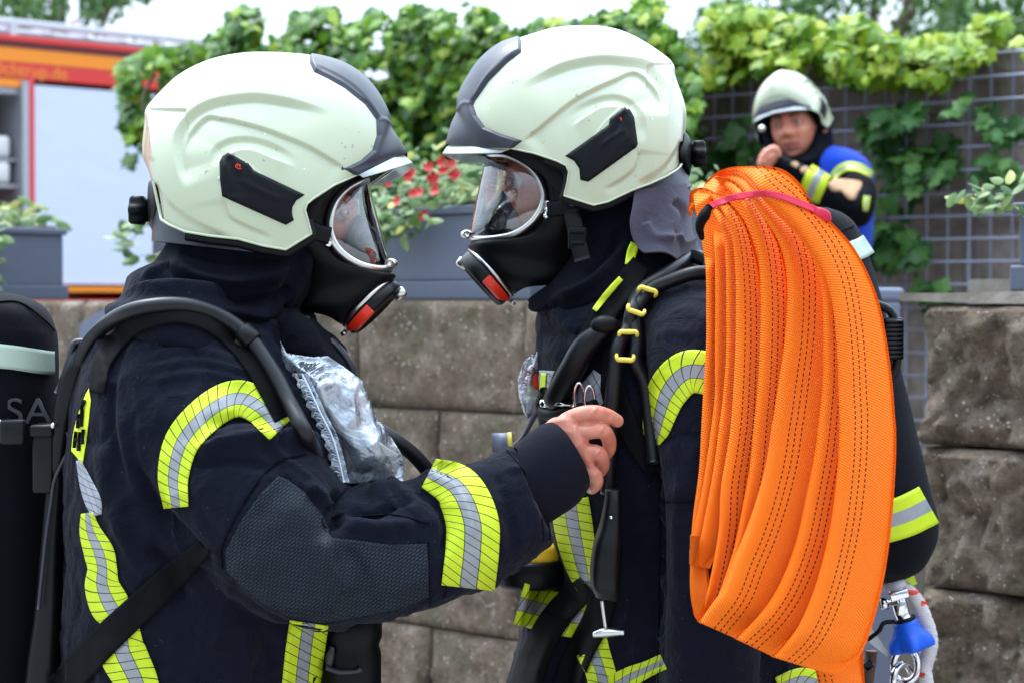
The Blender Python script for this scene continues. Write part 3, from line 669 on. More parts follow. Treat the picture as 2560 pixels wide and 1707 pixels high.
# ---- leaves
IVY = [(0, 0), (.28, -.10), (.5, .05), (.36, .3), (.42, .62), (.16, .68), (0, 1), (-.16, .68), (-.42, .62), (-.36, .3), (-.5, .05), (-.28, -.10)]
OVAL = [(0, 0), (.22, .2), (.27, .5), (.15, .82), (0, 1), (-.15, .82), (-.27, .5), (-.22, .2)]
PETAL = [(0, 0), (.3, .35), (.42, .75), (.2, 1), (0, .92), (-.2, 1), (-.42, .75), (-.3, .35)]
def leaves(b, spots, size, outline, r_, mi=0, face=None, droop=.9, curl=.18, sv=.35):
    m = len(outline)
    for p in spots:
        s = size * r_.uniform(1 - sv, 1 + sv)
        if face is not None:
            nrm_ = Vector(face) + Vector((r_.gauss(0, .55), r_.gauss(0, .4), r_.gauss(.35, .5)))
        else: nrm_ = Vector((r_.gauss(0, 1), r_.gauss(-.4, 1), r_.gauss(.7, .8)))
        nrm_.normalize(); dn = Vector((r_.gauss(0, .5), r_.gauss(0, .3), -droop + r_.gauss(0, .35))); dn = (dn - nrm_ * dn.dot(nrm_)).normalized(); sd_ = nrm_.cross(dn)
        c = Vector(p); V = [c + sd_ * (x * s) + dn * (y * s) - nrm_ * (curl * s * (abs(x) * 1.6 + (y - .4) ** 2)) for x, y in outline] + [c + dn * (.45 * s)]
        b.add([tuple(v) for v in V], [(i, (i + 1) % m, m) for i in range(m)], mi=mi)
def ivy_area(b, poly, n, size, r_, offr=(-.25, .02), wallfn=None, mi=0, edge=None, outline=IVY, thr=-.25):
    """spread leaves over a stretch of wall; poly in photo px on the mesh-wall plane"""
    poly = np.array(poly, float); x0, y0 = poly.min(0); x1, y1 = poly.max(0); got = []; g = 0
    while len(got) < n and g < n * 40:
        g += 1; x = r_.uniform(x0, x1); y = r_.uniform(y0, y1)
        if not inpoly(np.array([x]), np.array([y]), poly)[0]: continue
        # distance along the sloping wall plane for this direction
        if vnoise(np.array([[x / 55., y / 45., 3.3]]), 2)[0] + .6 * vnoise(np.array([[x / 22., y / 20., 9.3]]), 3)[0] < thr + r_.uniform(-.25, .25): continue
        k = (x - 1280) / 5000; off = r_.uniform(*offr) + .12 * vnoise(np.array([[x / 60., y / 50., 1.]]), 6)[0]
        # point = (.662,7.2)+WDIR*t+nrm*off ; X = k Y
        bx = .662 + nrm[0] * off; by = 7.2 + nrm[1] * off; t = (k * by - bx) / (WDIR[0] - k * WDIR[1]); Y = by + WDIR[1] * t
        p = P(x, y, Y); got.append((p.x, p.y, p.z))
    leaves(b, got, size, outline, r_, mi, face=(-.5, -.9, .35))
def smoothpoly(p, n=80): return cat(p, n, closed=True)
fr = [(-.5, -.9, .35)]
# big ivy mound over the wall behind the two helmets
b = MB(); rr = random.Random(21)
hill = zV([(275, 140), (330, 110), (400, 105), (440, 95), (500, 70), (540, 30), (580, 25), (600, 70), (640, 95), (680, 40), (720, 20), (760, 34), (800, 30), (850, 20), (900, 35), (950, 10), (1020, 25), (1090, 20), (1130, 34), (1180, 85), (1240, 34), (1320, 50), (1380, 25), (1450, 30), (1500, 20), (1520, 34), (1560, 100), (1600, 180), (1590, 420), (1500, 560), (1200, 600), (900, 560), (700, 560), (520, 520), (380, 185), (330, 200), (280, 185)])
hillp = [(x, y) for x, y in hill]
ivy_area(b, hillp, 8500, .058, rr, (-.30, .10)); ivy_area(b, hillp, 5000, .048, rr, (-.42, -.2))
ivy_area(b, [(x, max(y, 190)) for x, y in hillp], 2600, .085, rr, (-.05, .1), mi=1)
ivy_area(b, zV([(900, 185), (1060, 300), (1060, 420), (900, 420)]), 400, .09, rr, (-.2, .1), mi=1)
for pts in ([(275, 150), (330, 150), (330, 185), (300, 390), (280, 185), (290, 250)], [(300, 180), (420, 150), (420, 420), (330, 330)], [(520, 20), (585, 15), (600, 80), (520, 90)], [(680, 30), (760, 15), (790, 80), (680, 90)], [(1070, 0), (1140, 40), (1180, 90), (1080, 90)], [(1470, 0), (1510, 5), (1510, 50), (1470, 60)]):
    ivy_area(b, zV(pts), 330, .055, rr, (-.3, .05))
for k in range(60):
    x = rr.uniform(340, 1650); x0_ = x; y0_ = rr.uniform(180, 380); Yk = 8.4; p = [P(x + 30 * math.sin(q * 1.3 + k), y0_ + q * 60, Yk - .1 * math.sin(q)) for q in range(4)]
    b.tube(p, .007, 5, 10, mi=2)
tag(b.build('ivy', [M['ivy'], M['ivy_dark'], M['stem']]), 'big mound of bright green ivy spilling over the wall behind the two white helmets', 'ivy')
# fringe of young ivy along the top of the dark wall
b = MB(); rr = random.Random(5)
fr1 = zV([(1540, 165), (1600, 185), (1635, 50), (1680, 5), (1720, 20), (1760, 26), (1840, 35), (1900, 70), (1960, 34), (2060, 90), (2150, 80), (2220, 75), (2290, 90), (2350, 80), (2420, 85), (2420, 115), (2250, 118), (2170, 185), (1990, 185), (1890, 165), (1800, 140), (1700, 175), (1560, 210)])
ivy_area(b, fr1, 2900, .056, rr, (-.12, .35)); ivy_area(b, fr1, 1100, .05, rr, (-.2, .1))
ivy_area(b, zV([(2240, 40), (2300, 30), (2310, 90), (2230, 90)]), 90, .055, rr, (-.1, .2)); ivy_area(b, zV([(1635, 25), (1720, 0), (1740, 110), (1620, 120)]), 240, .06, rr, (-.2, .2))
tag(b.build('ivy', [M['ivy_lime']]), 'lime green young ivy running along the top of the dark mesh-covered wall', 'ivy')
# climbing patch on the mesh
b = MB(); rr = random.Random(9)
for pts, n_ in (([(1960, 290), (2010, 250), (2090, 230), (2170, 225), (2260, 240), (2270, 290), (2220, 185), (2190, 400), (2130, 410), (2100, 440), (2060, 480), (2000, 500), (1960, 420), (2000, 340)], 185), ([(2230, 340), (2330, 370), (2330, 440), (2270, 420)], 26), ([(2280, 270), (2352, 280), (2352, 320), (2290, 310)], 22), ([(1950, 500), (2040, 500), (2030, 600), (1970, 580)], 34), ([(2060, 530), (2140, 540), (2120, 590), (2070, 590)], 30), ([(2110, 650), (2180, 640), (2170, 690), (2120, 690)], 22), ([(1640, 350), (1740, 185), (1740, 380), (1650, 400)], 50), ([(1990, 400), (2100, 380), (2080, 600), (2000, 640)], 60)):
    ivy_area(b, zV(pts), n_, .064, rr, (-.10, .0), thr=-.05)
for pts in ([(1980, 300), (2080, 260), (2200, 280), (2300, 330)], [(2050, 600), (2040, 500), (2080, 380), (2120, 260)], [(2130, 690), (2100, 620), (2060, 520)], [(2220, 260), (2290, 290), (2360, 300)]):
    b.tube([P(x, y, 6.75) for x, y in zV(pts)], .006, 5, 20, mi=1)
tag(b.build('ivy', [M['ivy_dark'], M['stem']]), 'dark green ivy climbing through the wire mesh beside the man in the blue vest', 'ivy')

# ---- trees in the distance
def tree(label, c, h, w_, n, size, seed, ct='tree', z0=.42, trunk=True):
    r_ = random.Random(seed); rt = root('tree', (c[0], c[1], z0), label, ct); tb = MB(); x, y = c
    tb.tube([(x, y, z0 - .1), (x + .1, y, z0 + h * .3), (x - .1, y + .1, z0 + h * .6), (x, y, z0 + h * .92)], [h * .035, h * .025, h * .014, h * .004], 8, 16)
    lobes = []
    for k in range(16):
        a = r_.uniform(0, 6.28); e = r_.uniform(0, 1); rad = w_ * .5 * (1 - .5 * abs(e - .4)); q = (x + math.cos(a) * rad * r_.uniform(.3, .8), y + math.sin(a) * rad * r_.uniform(.3, .8), z0 + h * (.4 + .55 * e)); lobes.append((q, w_ * r_.uniform(.13, .24)))
        tb.tube([(x, y, z0 + h * (.25 + .4 * e)), ((x + q[0]) / 2, (y + q[1]) / 2, z0 + h * (.35 + .45 * e)), q], [h * .011, h * .007, h * .003], 5, 8)
    tb.build('trunk', M['stem'], rt); b = MB(); sp = []
    for k in range(n):
        q, rad = lobes[r_.randrange(len(lobes))]; v = Vector((r_.gauss(0, 1), r_.gauss(0, 1), r_.gauss(0, 1))).normalized() * rad * r_.uniform(.45, 1.12); sp.append((q[0] + v.x, q[1] + v.y, q[2] + v.z * .8))
    leaves(b, sp, size, OVAL, r_); b.build('crown', M['tree'], rt); return rt
tree('broad green tree behind the roof of the fire engine, cut by the white lamp post', (-6.9, 31), 6.6, 3.9, 4200, .17, 31)
tree('large hazy green tree above the right end of the ivy-topped wall', (5.5, 30), 7.3, 4.2, 4200, .17, 32)
tree('darker tree beside the top right corner beyond the wall', (8.6, 34), 7.0, 4.6, 3800, .18, 33)
tree('tree with a yellow-green crown just right of the raised firefighter beyond the wall', (3.9, 33), 6.3, 3.0, 2600, .17, 34)

# ---- fire engine
ft = root('fire_engine', (-3.84, 15, .42), 'red fire engine with a closed pale roller shutter and a ladder rail on its roof', 'fire engine')
TD = Vector((.98, .90, 0)).normalized(); TN = Vector((.676, -.737, 0)); T0 = Vector((-3.84, 15, 0))
rotT = Matrix((TD, Vector((-TN.x, -TN.y, 0)), Vector((0, 0, 1)))).transposed().to_4x4()
def TP(s, off, z): v = T0 + TD * s + TN * off; return (v.x, v.y, z)
def tbox(b, s0, s1, o0, o1, z0, z1, mi=0, bev=0): b.box(TP((s0 + s1) / 2, (o0 + o1) / 2, (z0 + z1) / 2), (abs(s1 - s0), abs(o1 - o0), z1 - z0), rotT, bev, mi)
def sx(px):                                   # length along the truck side for a photo column
    k = (px - 1280) / 5000; return (k * T0.y - T0.x) / (TD.x - k * TD.y)
sA, sB, sC = sx(72), sx(88), sx(420)
b = MB(); tbox(b, -5, sA - .75, -2.3, 0, .75, 3.42); tbox(b, sA - .75, sC + 1.2, -2.3, -.75, .75, 3.42); tbox(b, sA - .75, sC + 1.2, -.75, 0, 3.17, 3.42); tbox(b, sA - .75, sC + 1.2, -.75, 0, .75, 1.50)
tbox(b, sA + .0, sB, -.75, .012, 1.50, 3.17, bev=.01); tbox(b, sC, sC + 1.2, -.75, .008, 1.50, 3.17); b.build('body', M['truck_red'], ft, False)
b = MB(); tbox(b, -5, sC + 1.2, .0, .012, 3.40, 3.443); b.build('roof_edge', M['truck_dark'], ft, False)
b = MB(); tbox(b, -5, sC + 1.2, .0, .03, 3.445, 3.485); b.build('gutter', M['truck_red'], ft, False)
b = MB(); tbox(b, -5, sC + 1.2, .001, .006, 3.29, 3.395); tbox(b, -5, sA - .02, .001, .006, 3.10, 3.16); b.build('orange_stripe', M['truck_orange'], ft, False)
b = MB(); tbox(b, sB, sC, -.05, -.01, 1.62, 3.13); b.build('roller_shutter', M['shutter'], ft, False)
b = MB(); tbox(b, -5, sC + 1.2, .0, .02, 1.56, 1.60); b.build('lower_stripe', M['truck_orange'], ft, False)
b = MB(); tbox(b, sA - .06, sA - .005, -.6, .03, 1.5, 3.15); tbox(b, -5, sA, -.7, -.02, 3.05, 3.14); b.build('door_frame', M['alu'], ft, False)
b = MB(); tbox(b, sA - .75, sA - .06, -.74, -.70, 1.5, 3.05); b.build('locker_back', M['dark'], ft, False)
for za, zb in ((1.52, 1.56), (2.545, 2.565), (2.345, 2.37)): b = MB(); tbox(b, sA - .75, sA - .06, -.7, -.05, za, zb); b.build('locker_shelf', M['alu'], ft, False)
for z_ in (2.57, 2.375):
    b = MB(); tbox(b, sA - .7, sA - .12, -.5, -.04, z_, z_ + .165, bev=.03); c_ = b.build('equipment_case', M['case_white'], ft); b = MB(); tbox(b, sA - .5, sA - .3, -.05, -.032, z_ + .05, z_ + .12, bev=.004); b.build('latch', M['dark'], c_)
b = MB(); pts = [TP(sA - .55, -.3, 3.05), TP(sA - .45, -.2, 2.98), TP(sA - .5, -.15, 2.88), TP(sA - .4, -.2, 2.80)]; b.tube(pts, [.04, .09, .10, .06], 14, 20); b.build('blue_bundle', M['blue_tarp'], ft)
b = MB(); tbox(b, -5, sC + .8, -.55, -.1, 3.43, 3.55, mi=0, bev=.02); b.build('roof_box', M['alu'], ft, False)
b = MB()
tbox(b, -5, sC + .8, -.06, .0, 3.56, 3.615, bev=.01); tbox(b, -5, sC + .8, -.58, -.52, 3.56, 3.615, bev=.01)
for i in range(24): tbox(b, -4.8 + i * .33, -4.76 + i * .33, -.52, -.06, 3.57, 3.60)
for i in range(5): tbox(b, -3.8 + i * 1.3, -3.74 + i * 1.3, -.06, .0, 3.44, 3.57)
b.build('ladder', M['alu_l'], ft, False)
tc_ = bpy.data.curves.new('lettering', 'FONT'); tc_.body = '- Ochtrup.de'; tc_.size = .14; tc_.extrude = .002; to = bpy.data.objects.new('lettering_tmp', tc_); COL.objects.link(to)
mt = Matrix.Translation(Vector(TP(sx(222) - .92, .003, 3.185))) @ Matrix((TD, Vector((0, 0, 1)), TN)).transposed().to_4x4(); to.matrix_world = mt
bpy.context.view_layer.update(); me = bpy.data.meshes.new_from_object(to.evaluated_get(bpy.context.evaluated_depsgraph_get())); bpy.data.objects.remove(to)
me.transform(mt); me.materials.clear(); me.materials.append(M['truck_txt']); link(bpy.data.objects.new('lettering', me), ft)
for s_ in (-3.6, sC + .2):
    wr = MB(); wr.lathe(TP(s_, -.02, .92), tuple(TN), [(.30, -.2), (.48, -.2), (.5, -.1), (.5, .0), (.46, .03), (.3, .03)], 32); whl = wr.build('wheel', M['rubber'], ft)
    wr = MB(); wr.lathe(TP(s_, -.02, .92), tuple(TN), [(.3, -.1), (.3, .03), (.26, -.02), (.1, .02), (.02, .02)], 24); wr.build('rim', M['alu'], whl)
# lamp post
lp = root('lamp_post', XY(190, 19) + (.42,), 'white lamp post standing up behind the fire engine roof', 'lamp post'); b = MB(); x, y = XY(190, 19)
b.tube([(x, y, .4), (x, y, 2.5), (x, y, 4.1)], [.07, .055, .045], 12, 10); b.tube([(x, y, 4.1), (x, y, 6.2)], .036, 12); b.tube([(x, y, 4.08), (x, y, 4.14)], .06, 12); b.build('pole', M['lamp_white'], lp)
b = MB(); b.box((x, y - .2, 6.25), (.2, .7, .1), bev=.03); b.build('lamp_head', M['lamp_white'], lp)

# ---- planters on the wall
def planter(name, t, wd, label, h=.222, dp=.26, off=.06, z=1.50, slot=False):
    c = WL(t) if np.isscalar(t) else np.array(t); rt = root(name, (c[0], c[1], z), label, 'planter', 'dark grey planters along the block wall')
    dx = Vector((dirL[0], dirL[1], 0)); ny = Vector((-dx.y, dx.x, 0)); mt = Matrix((dx, ny, Vector((0, 0, 1)))).transposed().to_4x4()
    cc = Vector((c[0], c[1], z)) + ny * (off + dp / 2)
    b = MB(); tp = 1.0
    for (z0, z1, ex) in ((0.0, .045, .012), (.045, h - .02, 0.), (h - .02, h, .01)):
        b.box(cc + Vector((0, 0, (z0 + z1) / 2)), (wd + ex * 2, dp + ex * 2, z1 - z0 - .0), mt, .004)
    b.build('planter_box', M['planter'], rt, False)
    b = MB(); b.box(cc + Vector((0, 0, h - .002)), (wd - .03, dp - .03, .02), mt); b.build('soil', M['stem'], rt, False)
    if slot: b = MB(); b.box(cc + dx * (wd * .36) - ny * (dp / 2 + .008) + Vector((0, 0, .018)), (.10, .014, .03), mt, .004); b.build('foot_slot', M['dark'], rt, False)
    return rt, cc, dx, ny
def bedding(name, cc, dx, ny, wd, dp, z, label, n, seed, flowers=0, trail=(), size=.035, sz=.13, fl=(0, 1), mats=None):
    r_ = random.Random(seed); rt = root(name, (cc.x, cc.y, z), label, 'plant'); b = MB(); sp = []
    for k in range(n):
        u = r_.uniform(-.5, .5); v = r_.uniform(-.5, .5); hh = abs(r_.gauss(0, sz * .55)) * (1 - .8 * abs(u)) ; q = cc + dx * (u * wd) + ny * (v * dp) + Vector((0, 0, z - cc.z + hh + .2 * 0)); sp.append(tuple(q))
    for (u, v, L_, k_) in trail:
        for k in range(int(k_)):
            s = r_.random(); q = cc + dx * (u * wd + r_.gauss(0, .03) + .05 * math.sin(s * 5 + u * 9)) - ny * (dp * .5 + .03 + r_.uniform(0, .05)) + Vector((0, 0, z - cc.z + .03 - L_ * s)); sp.append(tuple(q))
    leaves(b, sp, size, OVAL, r_, face=(-.3, -.9, .6), droop=.3); b.build('foliage', (mats or [M['bedding']])[0], rt)
    if flowers:
        for k in range(flowers):
            u = r_.uniform(*fl) - .5; q = cc + dx * (u * wd) - ny * (dp * .5 + r_.uniform(.01, .09)) + Vector((0, 0, z - cc.z + r_.uniform(-.05, .10)))
            b = MB(); fn = Vector((r_.gauss(-.1, .35), -1, r_.gauss(.35, .3))).normalized(); a = fn.orthogonal().normalized(); bb = fn.cross(a)
            for p_ in range(5):
                th = p_ * 1.2566 + r_.random() * .3; d_ = a * math.cos(th) + bb * math.sin(th); e_ = fn.cross(d_); s = .0135 * r_.uniform(.85, 1.2)
                b.add([tuple(q + d_ * (y * s) + e_ * (x * s * .95) + fn * (.35 * s * y * y)) for x, y in PETAL], [tuple(range(len(PETAL)))])
            b.build('flower', M['petal'], rt)
    return rt
rt, cc, dx, ny = planter('planter', -.345, .62, 'wide slate grey planter with red flowers between the two masked firefighters')
bedding('petunia', cc, dx, ny, .60, .30, 1.72, 'leafy bedding plant with red petunia flowers in the planter between the two masks', 900, 3, 16, [(-.2, 0, .10, 90), (-.1, 0, .1, 34), (-.4, 0, .05, 50)], fl=(.42, .78))
rt, cc, dx, ny = planter('planter', -2.70, .9, 'slate grey planter at the left edge with trailing variegated ivy hanging over its corner', slot=True)
bedding('trailing_ivy', cc, dx, ny, .86, .28, 1.71, 'trailing variegated ivy hanging over the corner of the planter at the left edge', 750, 4, 0, [(.48, 0, .30, 90), (.53, 0, .22, 70), (.2, 0, .13, 70), (.0, 0, .16, 34), (.58, 0, .1, 40)], size=.048, sz=.11)
rt, cc, dx, ny = planter('planter', -1.20, .5, 'slate grey planter mostly hidden behind the left helmet')
bedding('trailing_ivy', cc, dx, ny, .46, .28, 1.72, 'small pale green sprig showing beside the back of the left helmet', 60, 6, 0, [(-.52, 0, .14, 22), (-.56, 0, .10, 12)], size=.05, sz=.03)
rt, cc, dx, ny = planter('planter', .27, .16, 'slate grey planter hidden behind the right helmet, a red flower at its edge')
bedding('petunia', cc, dx, ny, .16, .28, 1.72, 'bedding plant with small red flowers behind the back of the right helmet', 170, 8, 4, [(.3, 0, .1, 40)], size=.035, sz=.07, fl=(.4, .95))
rt, cc, dx, ny = planter('planter', WR(.475), .6, 'dark planter cut off by the right edge of the photo on the short wall', h=.155, off=.02, z=1.515)
bedding('trailing_ivy', cc, dx, ny, .6, .26, 1.675, 'pale green leafy sprig reaching out of the planter at the right edge', 380, 12, 0, [(-.5, 0, .05, 40), (-.53, 0, .03, 20)], size=.03, sz=.14)
# tall grey planter box standing in the gap
b = MB(); x, y = XY(2115, 4.55); rz = Matrix.Rotation(R(-43), 4, 'Z')
b.box((x, y, .75), (.17, .20, 1.5), rz, .012); b.box((x, y, 1.512), (.18, .21, .03), rz, .008); tag(b.build('pedestal', M['planter_lt'], smooth=False), 'tall slate grey pedestal box standing in the gap beside the right wall', 'pedestal')
# grey steel pedestal visible over the wall top behind the left shoulder
b = MB(); x, y = XY(235, 5.0); b.add([(x - .05, y, 1.2), (x + .09, y, 1.2), (x + .09, y + .3, 1.2), (x - .05, y + .3, 1.2), (x - .035, y, 1.44), (x + .09, y, 1.52), (x + .09, y + .3, 1.52), (x - .035, y + .3, 1.44), (x - .05, y, 0), (x + .09, y, 0), (x + .09, y + .3, 0), (x - .05, y + .3, 0)], [(0, 1, 5, 4), (1, 2, 6, 5), (2, 3, 7, 6), (3, 0, 4, 7), (4, 5, 6, 7), (8, 9, 1, 0), (9, 10, 2, 1), (10, 11, 3, 2), (11, 8, 0, 3)])
tag(b.build('pedestal', M['planter_lt'], smooth=False), 'pale grey slanted box in front of the wall behind the left shoulder', 'pedestal')
# ---------------------------------------------------------------- helmet: a shell lofted from its lower rim to its crest
def lens(crest, rim, Yc, W, ns=260, nt=110, plan=2.6, f_pow=1.0, g_pow=1.0, thick=0, wfun=None):
    """surface between a midline curve (crest) and a side curve (rim): arrays of (t, x, y), t rising 0..1"""
    s = np.linspace(0, 1, ns); cr = np.array(crest, float); ri = np.array(rim, float)
    Cc = np.stack([np.interp(s, cr[:, 0], cr[:, k]) for k in (1, 2)], 1); Rr = np.stack([np.interp(s, ri[:, 0], ri[:, k]) for k in (1, 2)], 1)
    Ws = W * (1 - np.abs(2 * s - 1) ** plan) ** (1 / 2.2) if wfun is None else W * wfun(s)
    t = np.linspace(0, 1, nt); f = np.sin(t * math.pi / 2) ** f_pow; g = np.cos(t * math.pi / 2) ** g_pow; g[-1] = 0
    X = Rr[:, None] + (Cc - Rr)[:, None] * f[None, :, None]; Wd = Ws[:, None] * g[None]
    return X, Wd
def lens_mesh(name, X, Wd, Yc, mat, parent, h=None, sel=None, solid=.0, off=0., Xn=None):
    ns, nt = Wd.shape; near = Pn(X[..., 0], X[..., 1], Yc - Wd); base = near if Xn is None else Pn(Xn[..., 0], Xn[..., 1], Yc - Wd)
    gu = np.gradient(base, axis=0); gv = np.gradient(base, axis=1); N = np.cross(gu, gv); N /= np.linalg.norm(N, axis=-1)[..., None] + 1e-12
    ctr = np.array(P(float(X[..., 0].mean()), float(X[..., 1].mean()), Yc)); sg = np.sign(((near - ctr) * N).sum(-1).mean()); N *= sg
    N[:, -1, 1] = 0; N[:, -1] /= np.linalg.norm(N[:, -1], axis=-1)[:, None] + 1e-9
    if h is not None: near = near + N * (h + off)[..., None]
    elif off: near = near + N * off
    far = near.copy(); far[..., 1] = 2 * Yc - near[..., 1]
    V = np.concatenate([near, far[:, :-1][:, ::-1]], 1); m = V.shape[1]
    Fc = [(i * m + j, (i + 1) * m + j, (i + 1) * m + j + 1, i * m + j + 1) for i in range(ns - 1) for j in range(m - 1) if sel is None or sel[i, min(j, m - 2 - j)]]
    o = mesh(name, V.reshape(-1, 3), Fc, mat, parent)
    bm = bmesh.new(); bm.from_mesh(o.data); bmesh.ops.delete(bm, geom=[v for v in bm.verts if not v.link_faces], context='VERTS'); bmesh.ops.remove_doubles(bm, verts=bm.verts[:], dist=1e-5); bmesh.ops.recalc_face_normals(bm, faces=bm.faces[:]); bm.to_mesh(o.data); bm.free()
    if solid: md = o.modifiers.new('solid', 'SOLIDIFY'); md.thickness = solid; md.offset = -1
    return o, V
def hmap(X, feats):
    """relief of the shell from side-view lines"""
    x, y = X[..., 0].ravel(), X[..., 1].ravel(); h = np.zeros(len(x))
    for ft_ in feats:
        kind, poly, A, wd = ft_[:4]
        if kind == 'poly':
            pl = np.asarray(poly, float); d, _, _ = segdist(x, y, np.vstack([pl, pl[:1]])); ins = inpoly(x, y, pl); q = np.where(ins, d, -d); h += A * sst(q / wd + .5)
        else:
            rch = ft_[4] if len(ft_) > 4 else wd * 4; poly = cat(poly, 40) if len(poly) > 2 else np.asarray(poly, float)
            d, sd_, a = segdist(x, y, poly); fd = ft_[5] if len(ft_) > 5 else (.12, .12); tap = sst(a / fd[0] + .001) * sst((1 - a) / fd[1] + .001)
            if kind == 'fold': h += A * np.exp(-(d / wd) ** 2) * tap
            else: q = d * sd_; lin = np.clip(q / wd + .5, 0, 1); h += A * (.25 * sst(q / wd + .5) + .75 * lin) * np.exp(-np.maximum(q, 0) / rch) * tap
    return h.reshape(X.shape[:2])
def arc_t(pts, t0=0., t1=1., smooth=None):
    p = np.array([q[:2] for q in pts], float)
    if smooth: p = cat(p, smooth)
    L = np.r_[0, np.cumsum(np.linalg.norm(np.diff(p, axis=0), axis=1))]; L = t0 + (t1 - t0) * L / L[-1]
    return np.c_[L, p]
def inset_panel(name, poly, Yf, out, mat, parent, bev=5, step=5, depth=.008):
    """solid plate following a surface: Yf(x, y) gives the distance of the surface below it"""
    pl = np.asarray(dens(poly, step)); x0, y0 = pl.min(0); x1, y1 = pl.max(0)
    gx, gy = [q.ravel() for q in np.meshgrid(np.arange(x0, x1, step), np.arange(y0, y1, step))]; m = inpoly(gx, gy, pl); gx, gy = gx[m], gy[m]
    d, _, _ = segdist(gx, gy, np.vstack([pl, pl[:1]])); m = d > step * .5; gx, gy = gx[m], gy[m]
    pts = [Vector(a) for a in pl] + [Vector((a, b)) for a, b in zip(gx, gy)]
    vs, es, fs, *_ = geometry.delaunay_2d_cdt(pts, [], [list(range(len(pl)))], 1, 1e-4); vs = np.array([v[:] for v in vs])
    d, _, _ = segdist(vs[:, 0], vs[:, 1], np.vstack([pl, pl[:1]])); Y = Yf(vs[:, 0], vs[:, 1]) ; up = out * np.sqrt(np.clip(1 - (1 - np.clip(d / bev, 0, 1)) ** 2, 0, 1))
    return vs, fs, d, Y, up
def solid_from(name, vs, fs, Yt, Yb, mat, parent):
    V = Pn(vs[:, 0], vs[:, 1], Yt); V2 = Pn(vs[:, 0], vs[:, 1], Yb); k = len(V); F1 = [tuple(f) for f in fs]; ed = set()
    for f in F1:
        for i in range(len(f)): ed.add((f[i - 1], f[i]))
    Fc = F1 + [tuple(a + k for a in f[::-1]) for f in F1] + [(b, a, a + k, b + k) for a, b in ed if (b, a) not in ed]
    return fixnormals(mesh(name, np.vstack([V, V2]), Fc, mat, parent, uv=np.vstack([vs * .01, vs * .01])))
def text_on(name, body, px, py, Y, size_px, mat, parent, rot=0, ext=.0006, shear=0, ydir=(1, 0), sxs=1.0, normal=None):
    tc_ = bpy.data.curves.new(name, 'FONT'); tc_.body = body; s = size_px / F * Y; tc_.size = s; tc_.extrude = ext; tc_.shear = shear; tc_.align_x = 'CENTER'; tc_.align_y = 'CENTER'
    to = bpy.data.objects.new(name + '_t', tc_); COL.objects.link(to)
    z = Vector(normal).normalized() if normal else Vector((0, -1, 0)); x = Vector((math.cos(rot), 0, math.sin(rot))); x = (x - z * x.dot(z)).normalized(); y = z.cross(x)
    mt = Matrix.Translation(P(px, py, Y)) @ Matrix((x * sxs, y, z)).transposed().to_4x4(); bpy.context.view_layer.update()
    me = bpy.data.meshes.new_from_object(to.evaluated_get(bpy.context.evaluated_depsgraph_get())); bpy.data.objects.remove(to); me.transform(mt); me.materials.clear(); me.materials.append(mat)
    return link(bpy.data.objects.new(name, me), parent)
def hook(helm, c, side, parent): pass

